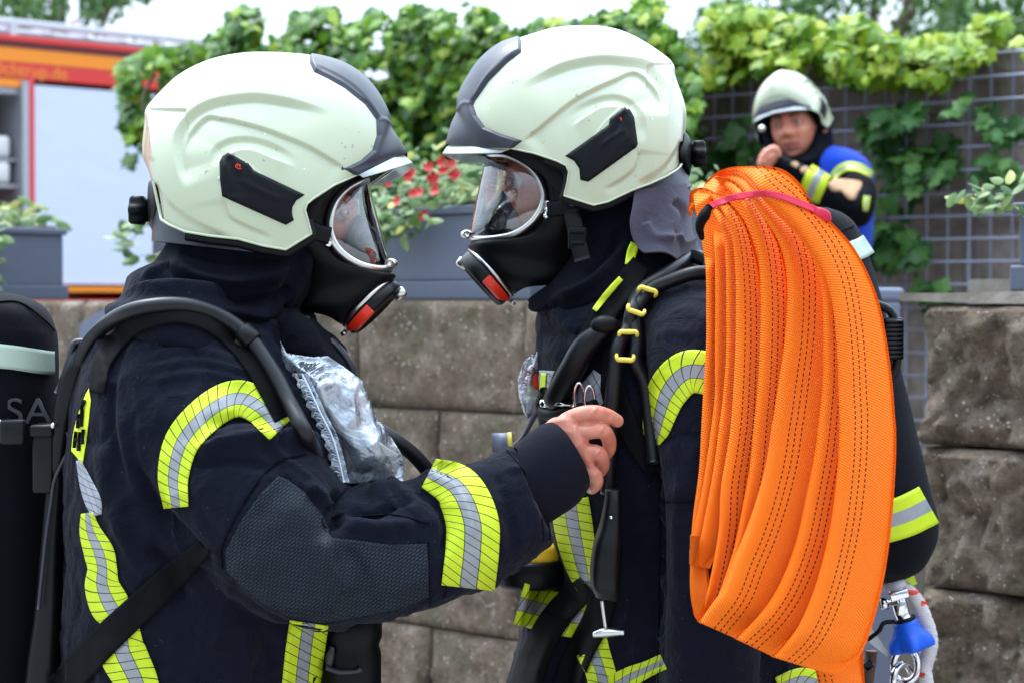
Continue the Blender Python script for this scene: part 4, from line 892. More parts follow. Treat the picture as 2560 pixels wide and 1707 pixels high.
def dens_open(poly, step):
    out = []
    for i in range(len(poly) - 1):
        a = np.array(poly[i], float); b = np.array(poly[i + 1], float); n = max(1, int(np.linalg.norm(b - a) / step)); out += [tuple(a + (b - a) * k / n) for k in range(n)]
    return out + [tuple(poly[-1])]
def make_helmet(parent, D):
    Yc, W = D['Yc'], D['W']; hm = root('helmet', tuple(P(*D['at'], Yc)), D['label'], 'helmet')
    X, Wd = lens(arc_t(D['crest'], smooth=120), D['vrim'], Yc, W, 520, 190, g_pow=.9)
    Xo = X.copy(); rimp = [q[1:] for q in D['rim']]; big = np.array(D['crest'], float); ce0 = big.mean(0); big = (ce0 + (big - ce0) * 1.25)[::-1]
    cut = np.vstack([dens_open(rimp, 5), big]); ins = inpoly(X[..., 0].ravel(), X[..., 1].ravel(), cut).reshape(Wd.shape); fsel = ins[:-1, :-1] | ins[1:, :-1] | ins[:-1, 1:] | ins[1:, 1:]
    ro = np.array(dens_open(rimp, 1.0)); out = np.where(~ins); touch = np.zeros(ins.shape, bool); touch[:-1, :-1] |= fsel; touch[1:, :-1] |= fsel; touch[:-1, 1:] |= fsel; touch[1:, 1:] |= fsel
    for i, j in zip(*np.where(touch & ~ins)):
        dd = (ro[:, 0] - X[i, j, 0]) ** 2 + (ro[:, 1] - X[i, j, 1]) ** 2; X[i, j] = ro[dd.argmin()]
    H = .8 * hmap(X, D['feats']); H *= sst((1 - np.linspace(0, 1, X.shape[1]))[None] * 14) * .85 + .15
    H += .0024 * np.exp(-((Wd / .013) ** 4)) * sst((np.linspace(0, 1, X.shape[0]) - .12) / .1)[:, None] * sst((.99 - np.linspace(0, 1, X.shape[0])) / .06)[:, None]      # raised rib along the crest
    sh, V = lens_mesh('shell', X, Wd, Yc, M['helmet'], hm, H, sel=fsel, Xn=Xo)
    rl = np.array(dens_open(rimp, 5)); dY = np.array([Wd.ravel()[((Xo[..., 0].ravel() - a) ** 2 + (Xo[..., 1].ravel() - c_) ** 2).argmin()] for a, c_ in rl]); k5 = np.ones(5) / 5; dY = np.convolve(np.pad(dY, 2, mode='edge'), k5, 'valid')
    for sg in (1, -1):
        q = Pn(rl[:, 0], rl[:, 1], Yc - dY); q[:, 1] = Yc + sg * (q[:, 1] - Yc); b = MB(); b.tube(q, .0013, 8, flat=(1, 1.4)); b.build('rim_edge', M['helmet'], hm)
        i0, i1 = int(len(rl) * .36), int(len(rl) * .80); cx_, cy_ = X[..., 0].mean(), X[..., 1].mean(); pq = np.array([(a + (a - cx_) * .012, c_ + 9) for a, c_ in rl[i0:i1]]); q = Pn(pq[:, 0], pq[:, 1], Yc - dY[i0:i1] * .95); q[:, 1] = Yc + sg * (q[:, 1] - Yc); b = MB(); b.tube(q, .0062, 10, flat=(1, .9)); b.build('rim_padding', M['rubber'], hm)
    bv = bvh_of(sh)
    def Yf(x, y):
        r_ = np.array([cast(bv, a, b)[0].y if cast(bv, a, b)[0] is not None else np.nan for a, b in zip(x, y)]); r_[np.isnan(r_)] = np.nanmedian(r_); return r_
    for far in (0, 1):
        vs, fs, d, Y, up = inset_panel('side_panel', D['insert'], Yf, .0028, None, None, 6, 5)
        up = up + hmap(np.stack([vs[:, 0], vs[:, 1]], 1)[:, None], D['insfeat'])[:, 0]
        o = solid_from('side_panel', vs, fs, Y - up, Y + .004, M['insert'], hm)
        if far: o.data.transform(Matrix.Translation((0, 2 * Yc, 0)) @ Matrix.Scale(-1, 4, (0, 1, 0))); o.data.flip_normals()
        else:
            lx, ly, ls, la = D['logo']; ls *= .85; hy = float(Yf(np.array([lx]), np.array([ly]))[0]) - .0034
            b = MB(); q = [P(lx + ls * math.cos(a) * (1 + .15 * math.sin(3 * a)), ly + ls * .8 * math.sin(a + la), hy) for a in np.linspace(.5, 5.3, 18)]; b.tube(q, .0005, 6)
            q = [P(lx + ls * .5 * math.cos(a), ly + ls * .42 * math.sin(a), hy) for a in np.linspace(3, 7.2, 10)]; b.tube(q, .00045, 6); b.tube([P(lx - ls * .2, ly - ls * .9, hy), P(lx + ls * .5, ly - ls * .5, hy), P(lx + ls * .2, ly, hy)], .0005, 6)
            b.build('emblem', M['red'], o)
    # front trim: a darker moulding running over the brow and up the crest, as a raised copy of that stretch of shell
    x, y = X[..., 0], X[..., 1]; fp = np.asarray(D['trim'], float); d, _, _ = segdist(x.ravel(), y.ravel(), np.vstack([fp, fp[:1]])); ins = inpoly(x.ravel(), y.ravel(), fp)
    q = np.where(ins, d, -d).reshape(x.shape); hh = D.get('trim_h', .0045) * sst(q / 9 + .15) + hmap(X, D['trimfeat']) * (q > 3)
    lens_mesh('brow_trim', X, Wd, Yc, M['trim'], hm, H * .3 + hh - .0006, sel=(q > -5)[:-1, :-1] & fsel, solid=.0, Xn=Xo)
    # clear peak under the brow
    X2, W2 = lens(arc_t(D['peak_mid'], smooth=30), arc_t(D['peak_rim'], smooth=30), Yc, D['peakW'], 60, 40, wfun=lambda s: (1 - (s * .0)) + 0 * s); pk, _ = lens_mesh('peak_visor', X2, W2, Yc, M['peak'], hm, solid=.0025)
    # padding edge under the rim, rear guard
    X3, W3 = lens(arc_t(D['guard_c'], smooth=40), arc_t(D['guard_r'], smooth=40), Yc, W * .97, 90, 50, wfun=lambda s: 1 + 0 * s, g_pow=.6); lens_mesh('neck_guard', X3, W3, Yc, M['trim'], hm, solid=.003)
    # inner liner: dark cap inside the shell
    X4, W4 = lens(arc_t(D['crest'], smooth=120), D['vrim'], Yc, W * .80, 120, 50); ce = np.array([[X[..., 0].mean(), X[..., 1].mean()]]); X4 = ce + (X4 - ce) * np.array([.90, .90]); lens_mesh('liner', X4, W4, Yc, M['rubber'], hm)
    # adjustment knob at the back
    kx, ky, kr, kd = D['knob']; c = P(kx, ky, Yc); b = MB(); ax = Vector((kd, 0, .05)); s = Yc / F
    kl = D['kl']; prof = [(kr * .75, 0), (kr * .8, kl * .12), (kr, kl * .25), (kr, kl * .85), (kr * .86, kl * .97), (kr * .6, kl)]
    V_, F_ = lathe_geo(c, ax, [(a * s, h_ * s) for a, h_ in prof], 60); V_ = np.array(V_); cc = np.array(c); axv = np.array(ax.normalized())
    for i in range(len(V_)):
        r_ = V_[i] - cc; ha = r_ @ axv; rad = r_ - axv * ha; th = math.atan2(rad[2], rad[1]); V_[i] = cc + axv * ha + rad * (1 + .10 * math.cos(6 * th) * (1 if i // 60 in (2, 3, 4) else 0))
    b.add(V_, F_); b.build('adjuster_knob', M['rubber'], hm)
    X5, W5 = lens(arc_t(D['hump_c'], smooth=30), arc_t(D['hump_r'], smooth=30), Yc, .05, 40, 30, wfun=lambda s: np.sqrt(np.clip(1 - (2 * s - 1) ** 2, 0, 1))); lens_mesh('knob_housing', X5, W5, Yc, M['rubber'], hm)
    return hm, bv

def make_mask(parent, D):
    Yc = D['Yc']; mk = root('breathing_mask', tuple(P(*D['latch'], Yc)), D['label'], 'mask')
    # window: wraps from the side frame round the front
    fr_ = cat(D['frame'], 90); cr_ = cat(D['front'], 90); t = np.linspace(0, 1, 90); wf = lambda s: (np.clip(np.sin(np.pi * np.clip(s, .0, 1)), 0, 1) ** .45) * .93 + .07 * (1 - s)
    X, Wd = lens(np.c_[t, cr_], np.c_[t, fr_], Yc, D['W'], 90, 60, wfun=wf, f_pow=1.0); gl, V = lens_mesh('window', X, Wd, Yc, M['visor'], mk)
    b = MB(); near = Pn(fr_[:, 0], fr_[:, 1], Yc - D['W'] * wf(t)); far = near.copy(); far[:, 1] = 2 * Yc - far[:, 1]
    loop = np.vstack([near, far[::-1], near[:2]]); b.tube(loop, .0042, 10, flat=(1.0, 1.35), cap=False); b.build('window_frame', M['silver'], mk)
    for sgn in (1, -1):
        c = D['screw']; yy = Yc - sgn * D['W'] * .97
        b = MB()
        for k in (-1, 0, 1):
            p = P(c[0] + k * D['screwd'][0], c[1] + k * D['screwd'][1], Yc - D['W'] * .99); p.y = yy - sgn * .003; b.lathe(p, (0, -sgn, 0), [(.004, -.003), (.004, .002), (.0028, .0035)], 12)
        p1 = P(c[0] - D['screwd'][0] * 1.3, c[1] - D['screwd'][1] * 1.3, Yc - D['W']); p2 = P(c[0] + D['screwd'][0] * 1.3, c[1] + D['screwd'][1] * 1.3, Yc - D['W']); p1.y = p2.y = yy; b.tube([p1, p2], .0038, 8); b.build('frame_clamp', M['chrome'], mk)
    b = MB(); p = P(*D['latch'], Yc); b.ball(p, (.008, .012, .006), 8); b.tube([p - Vector((0, .02, 0)), p + Vector((0, .02, 0))], .0042, 8); b.build('latch', M['silver'], mk)
    # rubber face piece
    g1 = ribs_geo([(a_[0] + D['dirx'] * (11 if k_ < 5 else 0), a_[1], b_[0], b_[1], Yc, h_) for k_, (a_, b_, h_) in enumerate(D['ribs'])], 70, 60, e=2.6); b = MB(); b.add(*g1); bd = fixnormals(b.build('face_piece', M['rubber'], mk))
    b = MB(); st = D['strap']; b.tube([P(*q[:2], Yc - q[2]) for q in st], .011, 12, 30, flat=(.9, .18), up=(0, 0, 1)); b.build('head_strap', M['rubber'], mk)
    # oro-nasal cup inside the window
    cp = D['cup']; b = MB(); rb = [(x1, y1, x2, y2, Yc, h) for x1, y1, x2, y2, h in cp]; V_, F_, _ = ribs_geo(rb, 30, 28); b.add(V_, F_); cup = b.build('inner_cup', M['cupm'], mk); fixnormals(cup)
    vx, vy, vr = D['valve']; b = MB(); b.lathe(P(vx, vy, Yc - D['valveoff']), D['valvedir'], [(vr, 0), (vr, .004), (vr * .85, .006), (vr * .8, .003), (vr * .5, .004), (vr * .45, .007), (vr * .2, .007)], 28); b.build('inner_valve', M['trim'], cup)
    # connector ring with the red release
    a = P(*D['ring'][0], Yc); c2 = P(*D['ring'][1], Yc); mid = (a + c2) / 2; rad = (a - c2).length / 2; ax = Vector(D['axis']).normalized(); ax = (ax - (a - c2).normalized() * ax.dot((a - c2).normalized())).normalized()
    cn = bpy.data.objects.new('demand_valve', None); link(cn, mk)
    b = MB(); b.lathe(mid - ax * .012, ax, [(rad * .97, -.02), (rad * .98, .006)], 48); b.build('valve_seat', M['rubber'], cn)
    b = MB(); b.lathe(mid - ax * .004, ax, [(rad * .97, 0), (rad * 1.0, .0005), (rad * 1.0, .0045), (rad * .96, .005)], 48); b.build('clamp_ring', M['silver'], cn)
    b = MB(); b.lathe(mid, ax, [(rad * .93, 0), (rad * .96, .004), (rad * .96, D['vth'] * .75), (rad * .9, D['vth'] * .92), (rad * .86, D['vth']), (rad * .8, D['vth'] * .75), (rad * .4, D['vth'] * .7), (rad * .1, D['vth'] * .7)], 48); b.build('valve_body', M['plastic'], cn)
    up = (a - c2).normalized(); sd_ = ax.cross(up)
    if sd_.y > 0: sd_ = -sd_
    b = MB(); n1 = 12                                     # red release lever curved round the near lower side of the ring
    ang = np.linspace(R(D['redang'][0]), R(D['redang'][1]), n1); V_ = []
    for q in ang:
        dr = up * math.cos(q) + sd_ * math.sin(q); taper = .35 + .65 * sst(np.array((ang[-1] - q) / (ang[-1] - ang[0]) * 2.2))
        for (r_, h_) in ((.94, .0035), (1.045, .0035), (1.045, .0035 + .012 * taper), (.94, .0035 + .014 * taper)): V_.append(tuple(mid + dr * (rad * r_) + ax * h_))
    b.add(V_, [(i * 4 + j, i * 4 + (j + 1) % 4, (i + 1) * 4 + (j + 1) % 4, (i + 1) * 4 + j) for i in range(n1 - 1) for j in range(4)] + [(0, 1, 2, 3), tuple((n1 - 1) * 4 + k for k in (3, 2, 1, 0))]); rl = fixnormals(b.build('release_lever', M['red'], cn, smooth=False))
    md = rl.modifiers.new('bevel', 'BEVEL'); md.width = .0012; md.segments = 2
    b = MB(); kp = a - up * .008 + ax * .018; b.lathe(kp, up + ax * .2, [(.006, -.008), (.007, .004), (.005, .007)], 14); b.build('valve_button', M['silver'], cn)
    b = MB(); p = c2 - up * .001 + ax * .004; b.lathe(p, -up, [(.003, 0), (.0035, .005), (.002, .008)], 10); b.build('clamp_screw', M['silver'], cn)
    return mk, bd
M['cupm'] = simple('inner_cup_silicone', (.085, .095, .13), .45, nscale=50, bump=.05)

# ---------------------------------------------------------------- head with a face (local: x forward, y left, z up; origin at the middle of the head)
def head_geo(n=90):
    th = np.linspace(.0001, math.pi - .0001, n); ph = np.linspace(-math.pi, math.pi, 2 * n, endpoint=False)
    Tt, Pp = np.meshgrid(th, ph, indexing='ij'); z = np.cos(Tt); r_ = np.sin(Tt); x = r_ * np.cos(Pp); y = r_ * np.sin(Pp)
    X = x * .094; Y = y * .070; Z = z * .112
    X = np.where(X < 0, X * .92, X); fz = np.clip(-z, 0, 1); Y *= 1 - .30 * fz ** 1.5; X = np.where(x > 0, X * (1 - .10 * fz ** 2), X * (1 - .35 * fz ** 1.5))
    front = sst((x - .15) / .5)
    g = lambda a, b, s1, s2, A: A * np.exp(-((Y - a) / s1) ** 2 - ((Z - b) / s2) ** 2) * front
    d = 0
    d += g(0, .018, .010, .022, .006) + g(0, -.006, .011, .012, .016) + g(0, -.016, .014, .009, .017)       # nose bridge, ridge, tip
    d += g(.013, -.018, .007, .006, .006) + g(-.013, -.018, .007, .006, .006)                                 # nostrils
    for s in (1, -1):
        d += g(.031 * s, .014, .017, .011, -.011); d += g(.031 * s, .033, .022, .008, .005); d += g(.040 * s, -.014, .020, .016, .005); d += g(.022 * s, -.035, .006, .018, -.003)
    d += g(0, -.045, .022, .004, .0055) + g(0, -.0505, .020, .0028, -.0045) + g(0, -.057, .019, .0045, .006) + g(0, -.068, .022, .005, -.003) + g(0, -.088, .022, .014, .009)
    d += g(0, -.032, .006, .007, -.001)
    X = X + d
    V = np.stack([X, Y, Z], -1).reshape(-1, 3); m = 2 * n
    Fc = [(i * m + j, (i + 1) * m + j, (i + 1) * m + (j + 1) % m, i * m + (j + 1) % m) for i in range(n - 1) for j in range(m)]
    # material index: lips
    mi = []
    for f in Fc:
        c = V[list(f)].mean(0); lip = c[0] > .06 and abs(c[1]) < .026 * (1 - ((c[2] + .051) / .016) ** 2) ** .5 if abs(c[2] + .051) < .0115 else False; mi.append(1 if lip else 0)
    return V, Fc, mi
def add_head(parent, mt, ears=True, name='body'):
    """one continuous skin mesh: head (+ neck), ears; eyes and brows are children"""
    V, Fc, mi = head_geo(); b = MB(); b.add(V, Fc, mi=0); b.mi = list(mi)
    for s in ((1, -1) if ears else ()):
        pts = [(.0, s * .078, .022), (-.012, s * .087, .02), (-.018, s * .09, .0), (-.010, s * .086, -.02), (.0, s * .079, -.026)]; b.tube(pts, [.004, .006, .006, .006, .004], 8, 16); b.ball((-.006, s * .079, -.002), (.010, .004, .02), 8)
    b.tube([(-.018, 0, -.06), (-.03, 0, -.13), (-.04, 0, -.2)], [.055, .055, .062], 24, 8)
    o = b.build(name, [M['skin'], M['lip']], None); o.data.transform(mt); o.data.update(); o.parent = parent; o.matrix_parent_inverse = parent.matrix_world.inverted()
    for s in (1, -1):
        b = MB(); c = Vector((.078, .031 * s, .013)); b.ball(c, .0125, 14); e = b.build('eye', M['eye'], None); b = MB(); b.ball(c + Vector((.0092, 0, -.0005)), (.0040, .0062, .0062), 10); ir = b.build('iris', M['iris'], None)
        b = MB(); b.tube([c + Vector((.004, -.016, .001)), c + Vector((.0125, -.006, .0062)), c + Vector((.0125, .006, .0062)), c + Vector((.003, .016, .001))], [.0025, .0038, .0038, .0022], 8, 14); b.tube([c + Vector((.004, -.015, -.002)), c + Vector((.0118, -.005, -.0075)), c + Vector((.0118, .006, -.0075)), c + Vector((.003, .016, -.002))], [.002, .003, .003, .002], 8, 14); ld = b.build('eyelid', M['skin'], None)
        b = MB(); b.tube([(.092, .012 * s, .031), (.094, .026 * s, .037), (.084, .044 * s, .036)], [.003, .004, .0022], 8, 14, flat=(1.2, .6)); br = b.build('eyebrow', M['brow'], None)
        for q, pr in ((e, parent), (ir, e), (ld, parent), (br, parent)): q.data.transform(mt); q.data.update(); q.parent = pr; q.matrix_parent_inverse = pr.matrix_world.inverted()
    return o
def tt(z, L): return [(L[i][0],) + z([L[i][1:]])[0] for i in range(len(L))]
def ff(z, k, L, **kw): return [(q[0], z(q[1])) + tuple(q[2:]) for q in L]
YL, YR = 2.42, 2.62
HL = dict(Yc=YL, W=.122, at=zA([(700, 800)])[0],
    label='pale green glossy helmet on the left firefighter, its peak pointing right',
    crest=zA([(1388, 550), (1350, 490), (1308, 425), (1297, 350), (1240, 250), (1160, 170), (1060, 116), (925, 84), (850, 76), (740, 70), (620, 72), (500, 90), (400, 122), (300, 175), (215, 250), (138, 338), (130, 400), (118, 520), (125, 590), (160, 680)]),
    rim=tt(zA, [(0, 1388, 552), (.06, 1280, 605), (.12, 1165, 660), (.18, 1050, 712), (.235, 945, 780), (.26, 915, 805), (.28, 906, 835), (.34, 937, 950), (.41, 812, 1027), (.47, 700, 1008), (.53, 580, 975), (.6, 440, 960), (.68, 320, 940), (.76, 240, 905), (.82, 202, 880), (.9, 185, 800), (1, 161, 684)]),
    vrim=tt(zA, [(0, 1388, 552), (.08, 1240, 635), (.16, 1120, 720), (.24, 1020, 850), (.32, 945, 1000), (.40, 830, 1060), (.48, 690, 1040), (.56, 540, 1000), (.66, 400, 975), (.76, 270, 935), (.84, 210, 900), (.92, 180, 800), (1, 158, 684)]),
    feats=[('step', zA([(325, 730), (288, 620), (272, 500), (300, 415), (370, 345), (470, 300), (640, 277), (760, 288), (880, 315), (1060, 372)]), -.0105, 17, 75, (.1, .25)),
           ('step', zA([(140, 337), (325, 342)]), -.0035, 5, 45, (.02, .02)),
           ('step', zA([(300, 560), (335, 450), (412, 366), (480, 372), (560, 388), (720, 435), (900, 510), (1000, 565), (1120, 640)]), -.0065, 6, 70, (.15, .08)),
           ('step', zA([(448, 620), (460, 535), (520, 492), (600, 477), (680, 487), (780, 527), (890, 600)]), -.006, 15, 32, (.15, .3)),
           ('step', zA([(505, 570), (530, 553), (580, 530), (650, 530), (750, 570), (870, 620)]), .0065, 8, 34, (.1, .3)),
           ('step', zA([(512, 770), (525, 830), (545, 872), (640, 920), (765, 972)]), -.005, 7, 32, (.1, .25)),
           ('step', zA([(165, 692), (225, 790), (330, 872), (440, 928), (570, 966)]), -.006, 16, 60, (.05, .2)),
           ('fold', zA([(165, 350), (150, 450), (158, 600)]), .0015, 6)],
    insert=zA([(487, 600), (498, 575), (530, 552), (632, 607), (655, 640), (907, 760), (864, 788), (845, 820), (843, 850), (852, 885), (812, 908), (500, 768), (490, 690)]),
    insfeat=[('fold', zA([(580, 682), (680, 735), (790, 785)]), .0014, 5), ('step', zA([(520, 770), (514, 650), (535, 570)]), -.0012, 5, 30, (.02, .02))], logo=zA([(582, 622)])[0] + (9, 0.4),
    trim=zA([(922, 70), (1060, 90), (1180, 150), (1275, 250), (1330, 340), (1340, 430), (1430, 550), (1165, 675), (1096, 632), (1180, 590), (1235, 540), (1256, 470), (1254, 392), (1200, 318), (1100, 238), (1020, 193), (950, 160), (930, 120)]),
    trimfeat=[('step', zA([(950, 130), (1080, 195), (1180, 275), (1262, 390)]), -.002, 6, 20), ('fold', zA([(1250, 395), (1290, 400), (1330, 430)]), .0012, 5), ('fold', zA([(1100, 640), (1240, 600), (1380, 552)]), -.001, 8)], trim_h=.005,
    peak_mid=zA([(1380, 558), (1410, 580), (1433, 601)]), peak_rim=zA([(1170, 662), (1180, 668), (1190, 676)]), peakW=.098,
    guard_c=zA([(165, 800), (160, 900), (154, 985)]), guard_r=zA([(930, 930), (870, 1000), (800, 1056)]),
    knob=zA([(140, 838)])[0] + (36, -1), kl=47, hump_c=zA([(162, 685), (140, 700), (133, 800), (138, 890), (165, 948)]), hump_r=zA([(168, 690), (178, 740), (190, 810), (198, 870), (205, 895)]), clip=zA([(1065, 735)])[0] + (.098,))
HR = dict(Yc=YR, W=.122, at=zB([(850, 800)])[0],
    label='cream white helmet on the right firefighter, its peak pointing left',
    crest=zB([(143, 600), (165, 520), (195, 450), (198, 378), (240, 295), (310, 198), (400, 128), (490, 97), (560, 75), (650, 50), (760, 38), (880, 40), (980, 60), (1070, 100), (1150, 150), (1230, 215), (1245, 285), (1285, 400), (1298, 480), (1290, 560), (1282, 640), (1280, 706)]),
    rim=tt(zB, [(0, 143, 602), (.06, 290, 622), (.12, 445, 630), (.19, 560, 655), (.25, 670, 692), (.28, 716, 715), (.295, 730, 745), (.31, 722, 800), (.35, 706, 862), (.43, 850, 908), (.48, 920, 892), (.56, 1040, 835), (.64, 1130, 802), (.74, 1200, 770), (.84, 1250, 740), (.92, 1272, 722), (1, 1281, 708)]),
    vrim=tt(zB, [(0, 143, 602), (.08, 290, 645), (.16, 420, 690), (.24, 560, 780), (.31, 670, 890), (.40, 780, 950), (.48, 900, 925), (.58, 1040, 865), (.68, 1150, 820), (.78, 1220, 780), (.88, 1262, 745), (1, 1284, 708)]),
    feats=[('step', zB([(480, 345), (640, 253), (740, 214), (880, 190), (1000, 195), (1120, 215), (1190, 290), (1212, 370), (1212, 480)]), -.0105, 17, 75, (.25, .1)),
           ('step', zB([(1120, 215), (1236, 213)]), -.0035, 5, 45, (.02, .02)),
           ('step', zB([(500, 600), (620, 500), (740, 400), (850, 335), (950, 288), (1055, 242), (1130, 290), (1180, 360), (1200, 470)]), -.0065, 6, 70, (.08, .15)),
           ('step', zB([(690, 490), (800, 410), (900, 372), (980, 372), (1060, 420), (1095, 500), (1108, 610)]), -.006, 15, 32, (.3, .15)),
           ('step', zB([(730, 525), (830, 450), (900, 415), (1002, 420), (1040, 450)]), .0065, 8, 34, (.3, .1)),
           ('step', zB([(890, 835), (1000, 772), (1056, 715), (1070, 630)]), -.005, 7, 32, (.25, .1)),
           ('step', zB([(1050, 810), (1180, 738), (1250, 655), (1284, 590)]), -.006, 16, 60, (.2, .05))],
    insert=zB([(710, 668), (925, 515), (930, 485), (1002, 427), (1030, 440), (1050, 480), (1068, 610), (1060, 626), (825, 795), (785, 785), (780, 730), (755, 692)]),
    insfeat=[('fold', zB([(880, 620), (985, 548), (1015, 560), (1012, 605)]), .0014, 5), ('step', zB([(1000, 430), (1040, 500), (1052, 620)]), .0012, 5, 30, (.02, .02))], logo=zB([(980, 490)])[0] + (9, 0.4),
    trim=zB([(497, 80), (500, 160), (430, 212), (340, 302), (270, 402), (263, 420), (280, 470), (320, 525), (400, 560), (505, 592), (445, 640), (300, 640), (130, 615), (130, 540), (170, 460), (170, 370), (220, 280), (300, 180), (400, 100), (470, 80)]),
    trimfeat=[('step', zB([(262, 405), (320, 300), (400, 200), (480, 150)]), .002, 6, 20), ('fold', zB([(190, 450), (225, 415), (265, 420)]), .0012, 5)], trim_h=.005,
    peak_mid=zB([(148, 606), (125, 630), (110, 655)]), peak_rim=zB([(445, 634), (420, 642), (400, 652)]), peakW=.098,
    guard_c=zB([(1284, 715), (1310, 765), (1334, 818)]), guard_r=zB([(706, 855), (715, 885), (740, 915)]),
    knob=zB([(1325, 660)])[0] + (33, 1), kl=38, hump_c=zB([(1283, 560), (1300, 550), (1328, 600), (1330, 720), (1320, 770)]), hump_r=zB([(1276, 600), (1272, 640), (1272, 680), (1276, 700), (1278, 715)]), clip=zB([(570, 685)])[0] + (.098,))
ML = dict(dirx=1, Yc=YL, W=.068, label='black breathing mask on the left firefighter with a clear window facing right',
    frame=zA([(1200, 682), (1110, 730), (1052, 800), (1028, 890), (1035, 970), (1085, 1045), (1170, 1100), (1260, 1122), (1325, 1118)]), front=zA([(1212, 678), (1235, 770), (1262, 870), (1290, 970), (1325, 1100)]),
    screw=zA([(1014, 972)])[0], screwd=(4, 15), latch=zA([(1330, 1096)])[0], strap=[zA([(1030, 960)])[0] + (.078,), zA([(960, 940)])[0] + (.085,), zA([(880, 900)])[0] + (.088,)],
    ribs=[(zA([a])[0], zA([b])[0], h) for a, b, h in [((1150, 690), (960, 690), .074), ((1062, 790), (900, 800), .078), ((1030, 900), (880, 900), .079), ((1045, 990), (880, 1000), .077), ((1120, 1072), (890, 1080), .068), ((1290, 1122), (880, 1150), .06), ((1348, 1165), (868, 1250), .05), ((1225, 1285), (868, 1315), .046), ((1105, 1400), (1030, 1352), .03)]],
    cup=[q for q in [zA([(1185, 858)])[0] + zA([(1160, 862)])[0] + (.012,), zA([(1232, 910)])[0] + zA([(1118, 925)])[0] + (.032,), zA([(1258, 990)])[0] + zA([(1092, 990)])[0] + (.04,), zA([(1268, 1050)])[0] + zA([(1098, 1050)])[0] + (.04,), zA([(1250, 1100)])[0] + zA([(1150, 1090)])[0] + (.03,)]],
    valve=zA([(1200, 975)])[0] + (.017,), valveoff=.036, valvedir=(.5, -.85, .1), ring=zA([(1345, 1168), (1100, 1410)]), axis=(.7, -.06, -.7), vth=.015, redang=(92, 163))
MR = dict(dirx=-1, Yc=YR, W=.068, label='black breathing mask on the right firefighter, a face showing through its clear window',
    frame=zB([(345, 662), (430, 667), (520, 712), (580, 775), (608, 860), (592, 930), (540, 1000), (460, 1050), (360, 1070), (258, 1072)]), front=zB([(325, 662), (305, 750), (280, 860), (258, 960), (234, 1062)]),
    screw=zB([(624, 930)])[0], screwd=(-3, 16), latch=zB([(228, 1052)])[0], strap=[zB([(625, 930)])[0] + (.078,), zB([(700, 920)])[0] + (.085,), zB([(760, 900)])[0] + (.088,)],
    ribs=[(zB([a])[0], zB([b])[0], h) for a, b, h in [((430, 668), (720, 680), .074), ((562, 745), (770, 780), .078), ((610, 860), (790, 870), .079), ((592, 955), (790, 980), .077), ((510, 1040), (780, 1080), .068), ((280, 1078), (800, 1150), .06), ((240, 1125), (790, 1230), .05), ((335, 1245), (700, 1290), .046), ((450, 1350), (520, 1308), .03)]],
    cup=[zB([(395, 838)])[0] + zB([(415, 845)])[0] + (.012,), zB([(345, 900)])[0] + zB([(480, 905)])[0] + (.032,), zB([(318, 970)])[0] + zB([(525, 985)])[0] + (.04,), zB([(305, 1030)])[0] + zB([(500, 1030)])[0] + (.04,), zB([(320, 1062)])[0] + zB([(430, 1060)])[0] + (.03,)],
    valve=zB([(370, 985)])[0] + (.017,), valveoff=.036, valvedir=(-.5, -.85, .1), ring=zB([(236, 1124), (452, 1362)]), axis=(-.73, -.05, -.68), vth=.021, redang=(92, 168))
def RB(z, L): return [tuple(z([(a, b)])[0]) + tuple(z([(c, d)])[0]) + tuple(r_) for a, b, c, d, *r_ in L]
def finger(b, z, pts, r, Ys):
    p = [P(*z([q])[0], Y) for q, Y in zip(pts, Ys)]; rr = cat([(k,) for k in r], 26)[:, 0]; q = cat([tuple(a) for a in p], 26); V_, F_, _ = tube_geo(q, list(rr), 18); b.append((V_, F_))
    for e, k in ((q[-1], rr[-1]), (q[0], rr[0])):
        bb = MB(); bb.ball(e, k * .99, 10); b.append((np.vstack(bb.v), bb.f))
    return q

# ================================================================ left firefighter
pl = root('person', tuple(P(500, 1700, 2.46)), 'left firefighter in navy jacket, seen from his side, reaching his bare right hand forward', 'person', 'firefighters in navy turnout gear')
pl['label'] = 'left masked firefighter in navy jacket reaching a bare hand toward the other'
def head_mt(px, py, Y, yaw, pitch=0, roll=0): return Matrix.Translation(P(px, py, Y)) @ Matrix.Rotation(R(yaw), 4, 'Z') @ Matrix.Rotation(R(pitch), 4, 'Y') @ Matrix.Rotation(R(roll), 4, 'X')
hx, hy = zA([(760, 850)])[0]
body = add_head(pl, head_mt(hx, hy, YL, 0, 8), False)
# hand: back of the hand towards the camera, fingers curled away
g = []
hY = 2.35
g.append(ribs_geo(RB(zN, [(430, 520, 700, 1050, hY + .01, .015), (540, 462, 900, 985, hY + .005, .016), (650, 405, 1010, 1010, hY, .0155), (760, 370, 1065, 1030, hY + .0, .015), (880, 400, 1080, 1010, hY + .004, .013), (940, 440, 1060, 960, hY + .006, .008)]), 30, 40, 2.4)[:2])
fi = finger(g, zN, [(740, 455), (900, 385), (1060, 362), (1200, 395), (1312, 455)], [.0102, .0104, .0100, .0095, .0080], [hY + .004, hY - .002, hY - .004, hY + .002, hY + .012])
fm = finger(g, zN, [(800, 600), (960, 570), (1140, 565), (1210, 640), (1225, 750), (1195, 820)], [.0106, .0108, .0107, .0100, .0092, .0078], [hY + .004, hY - .004, hY - .002, hY + .010, hY + .022, hY + .032])
fg = finger(g, zN, [(860, 770), (990, 800), (1095, 815), (1145, 890), (1150, 970), (1120, 1020)], [.0104, .0106, .0103, .0096, .0088, .0075], [hY + .004, hY - .003, hY - .001, hY + .010, hY + .020, hY + .028])
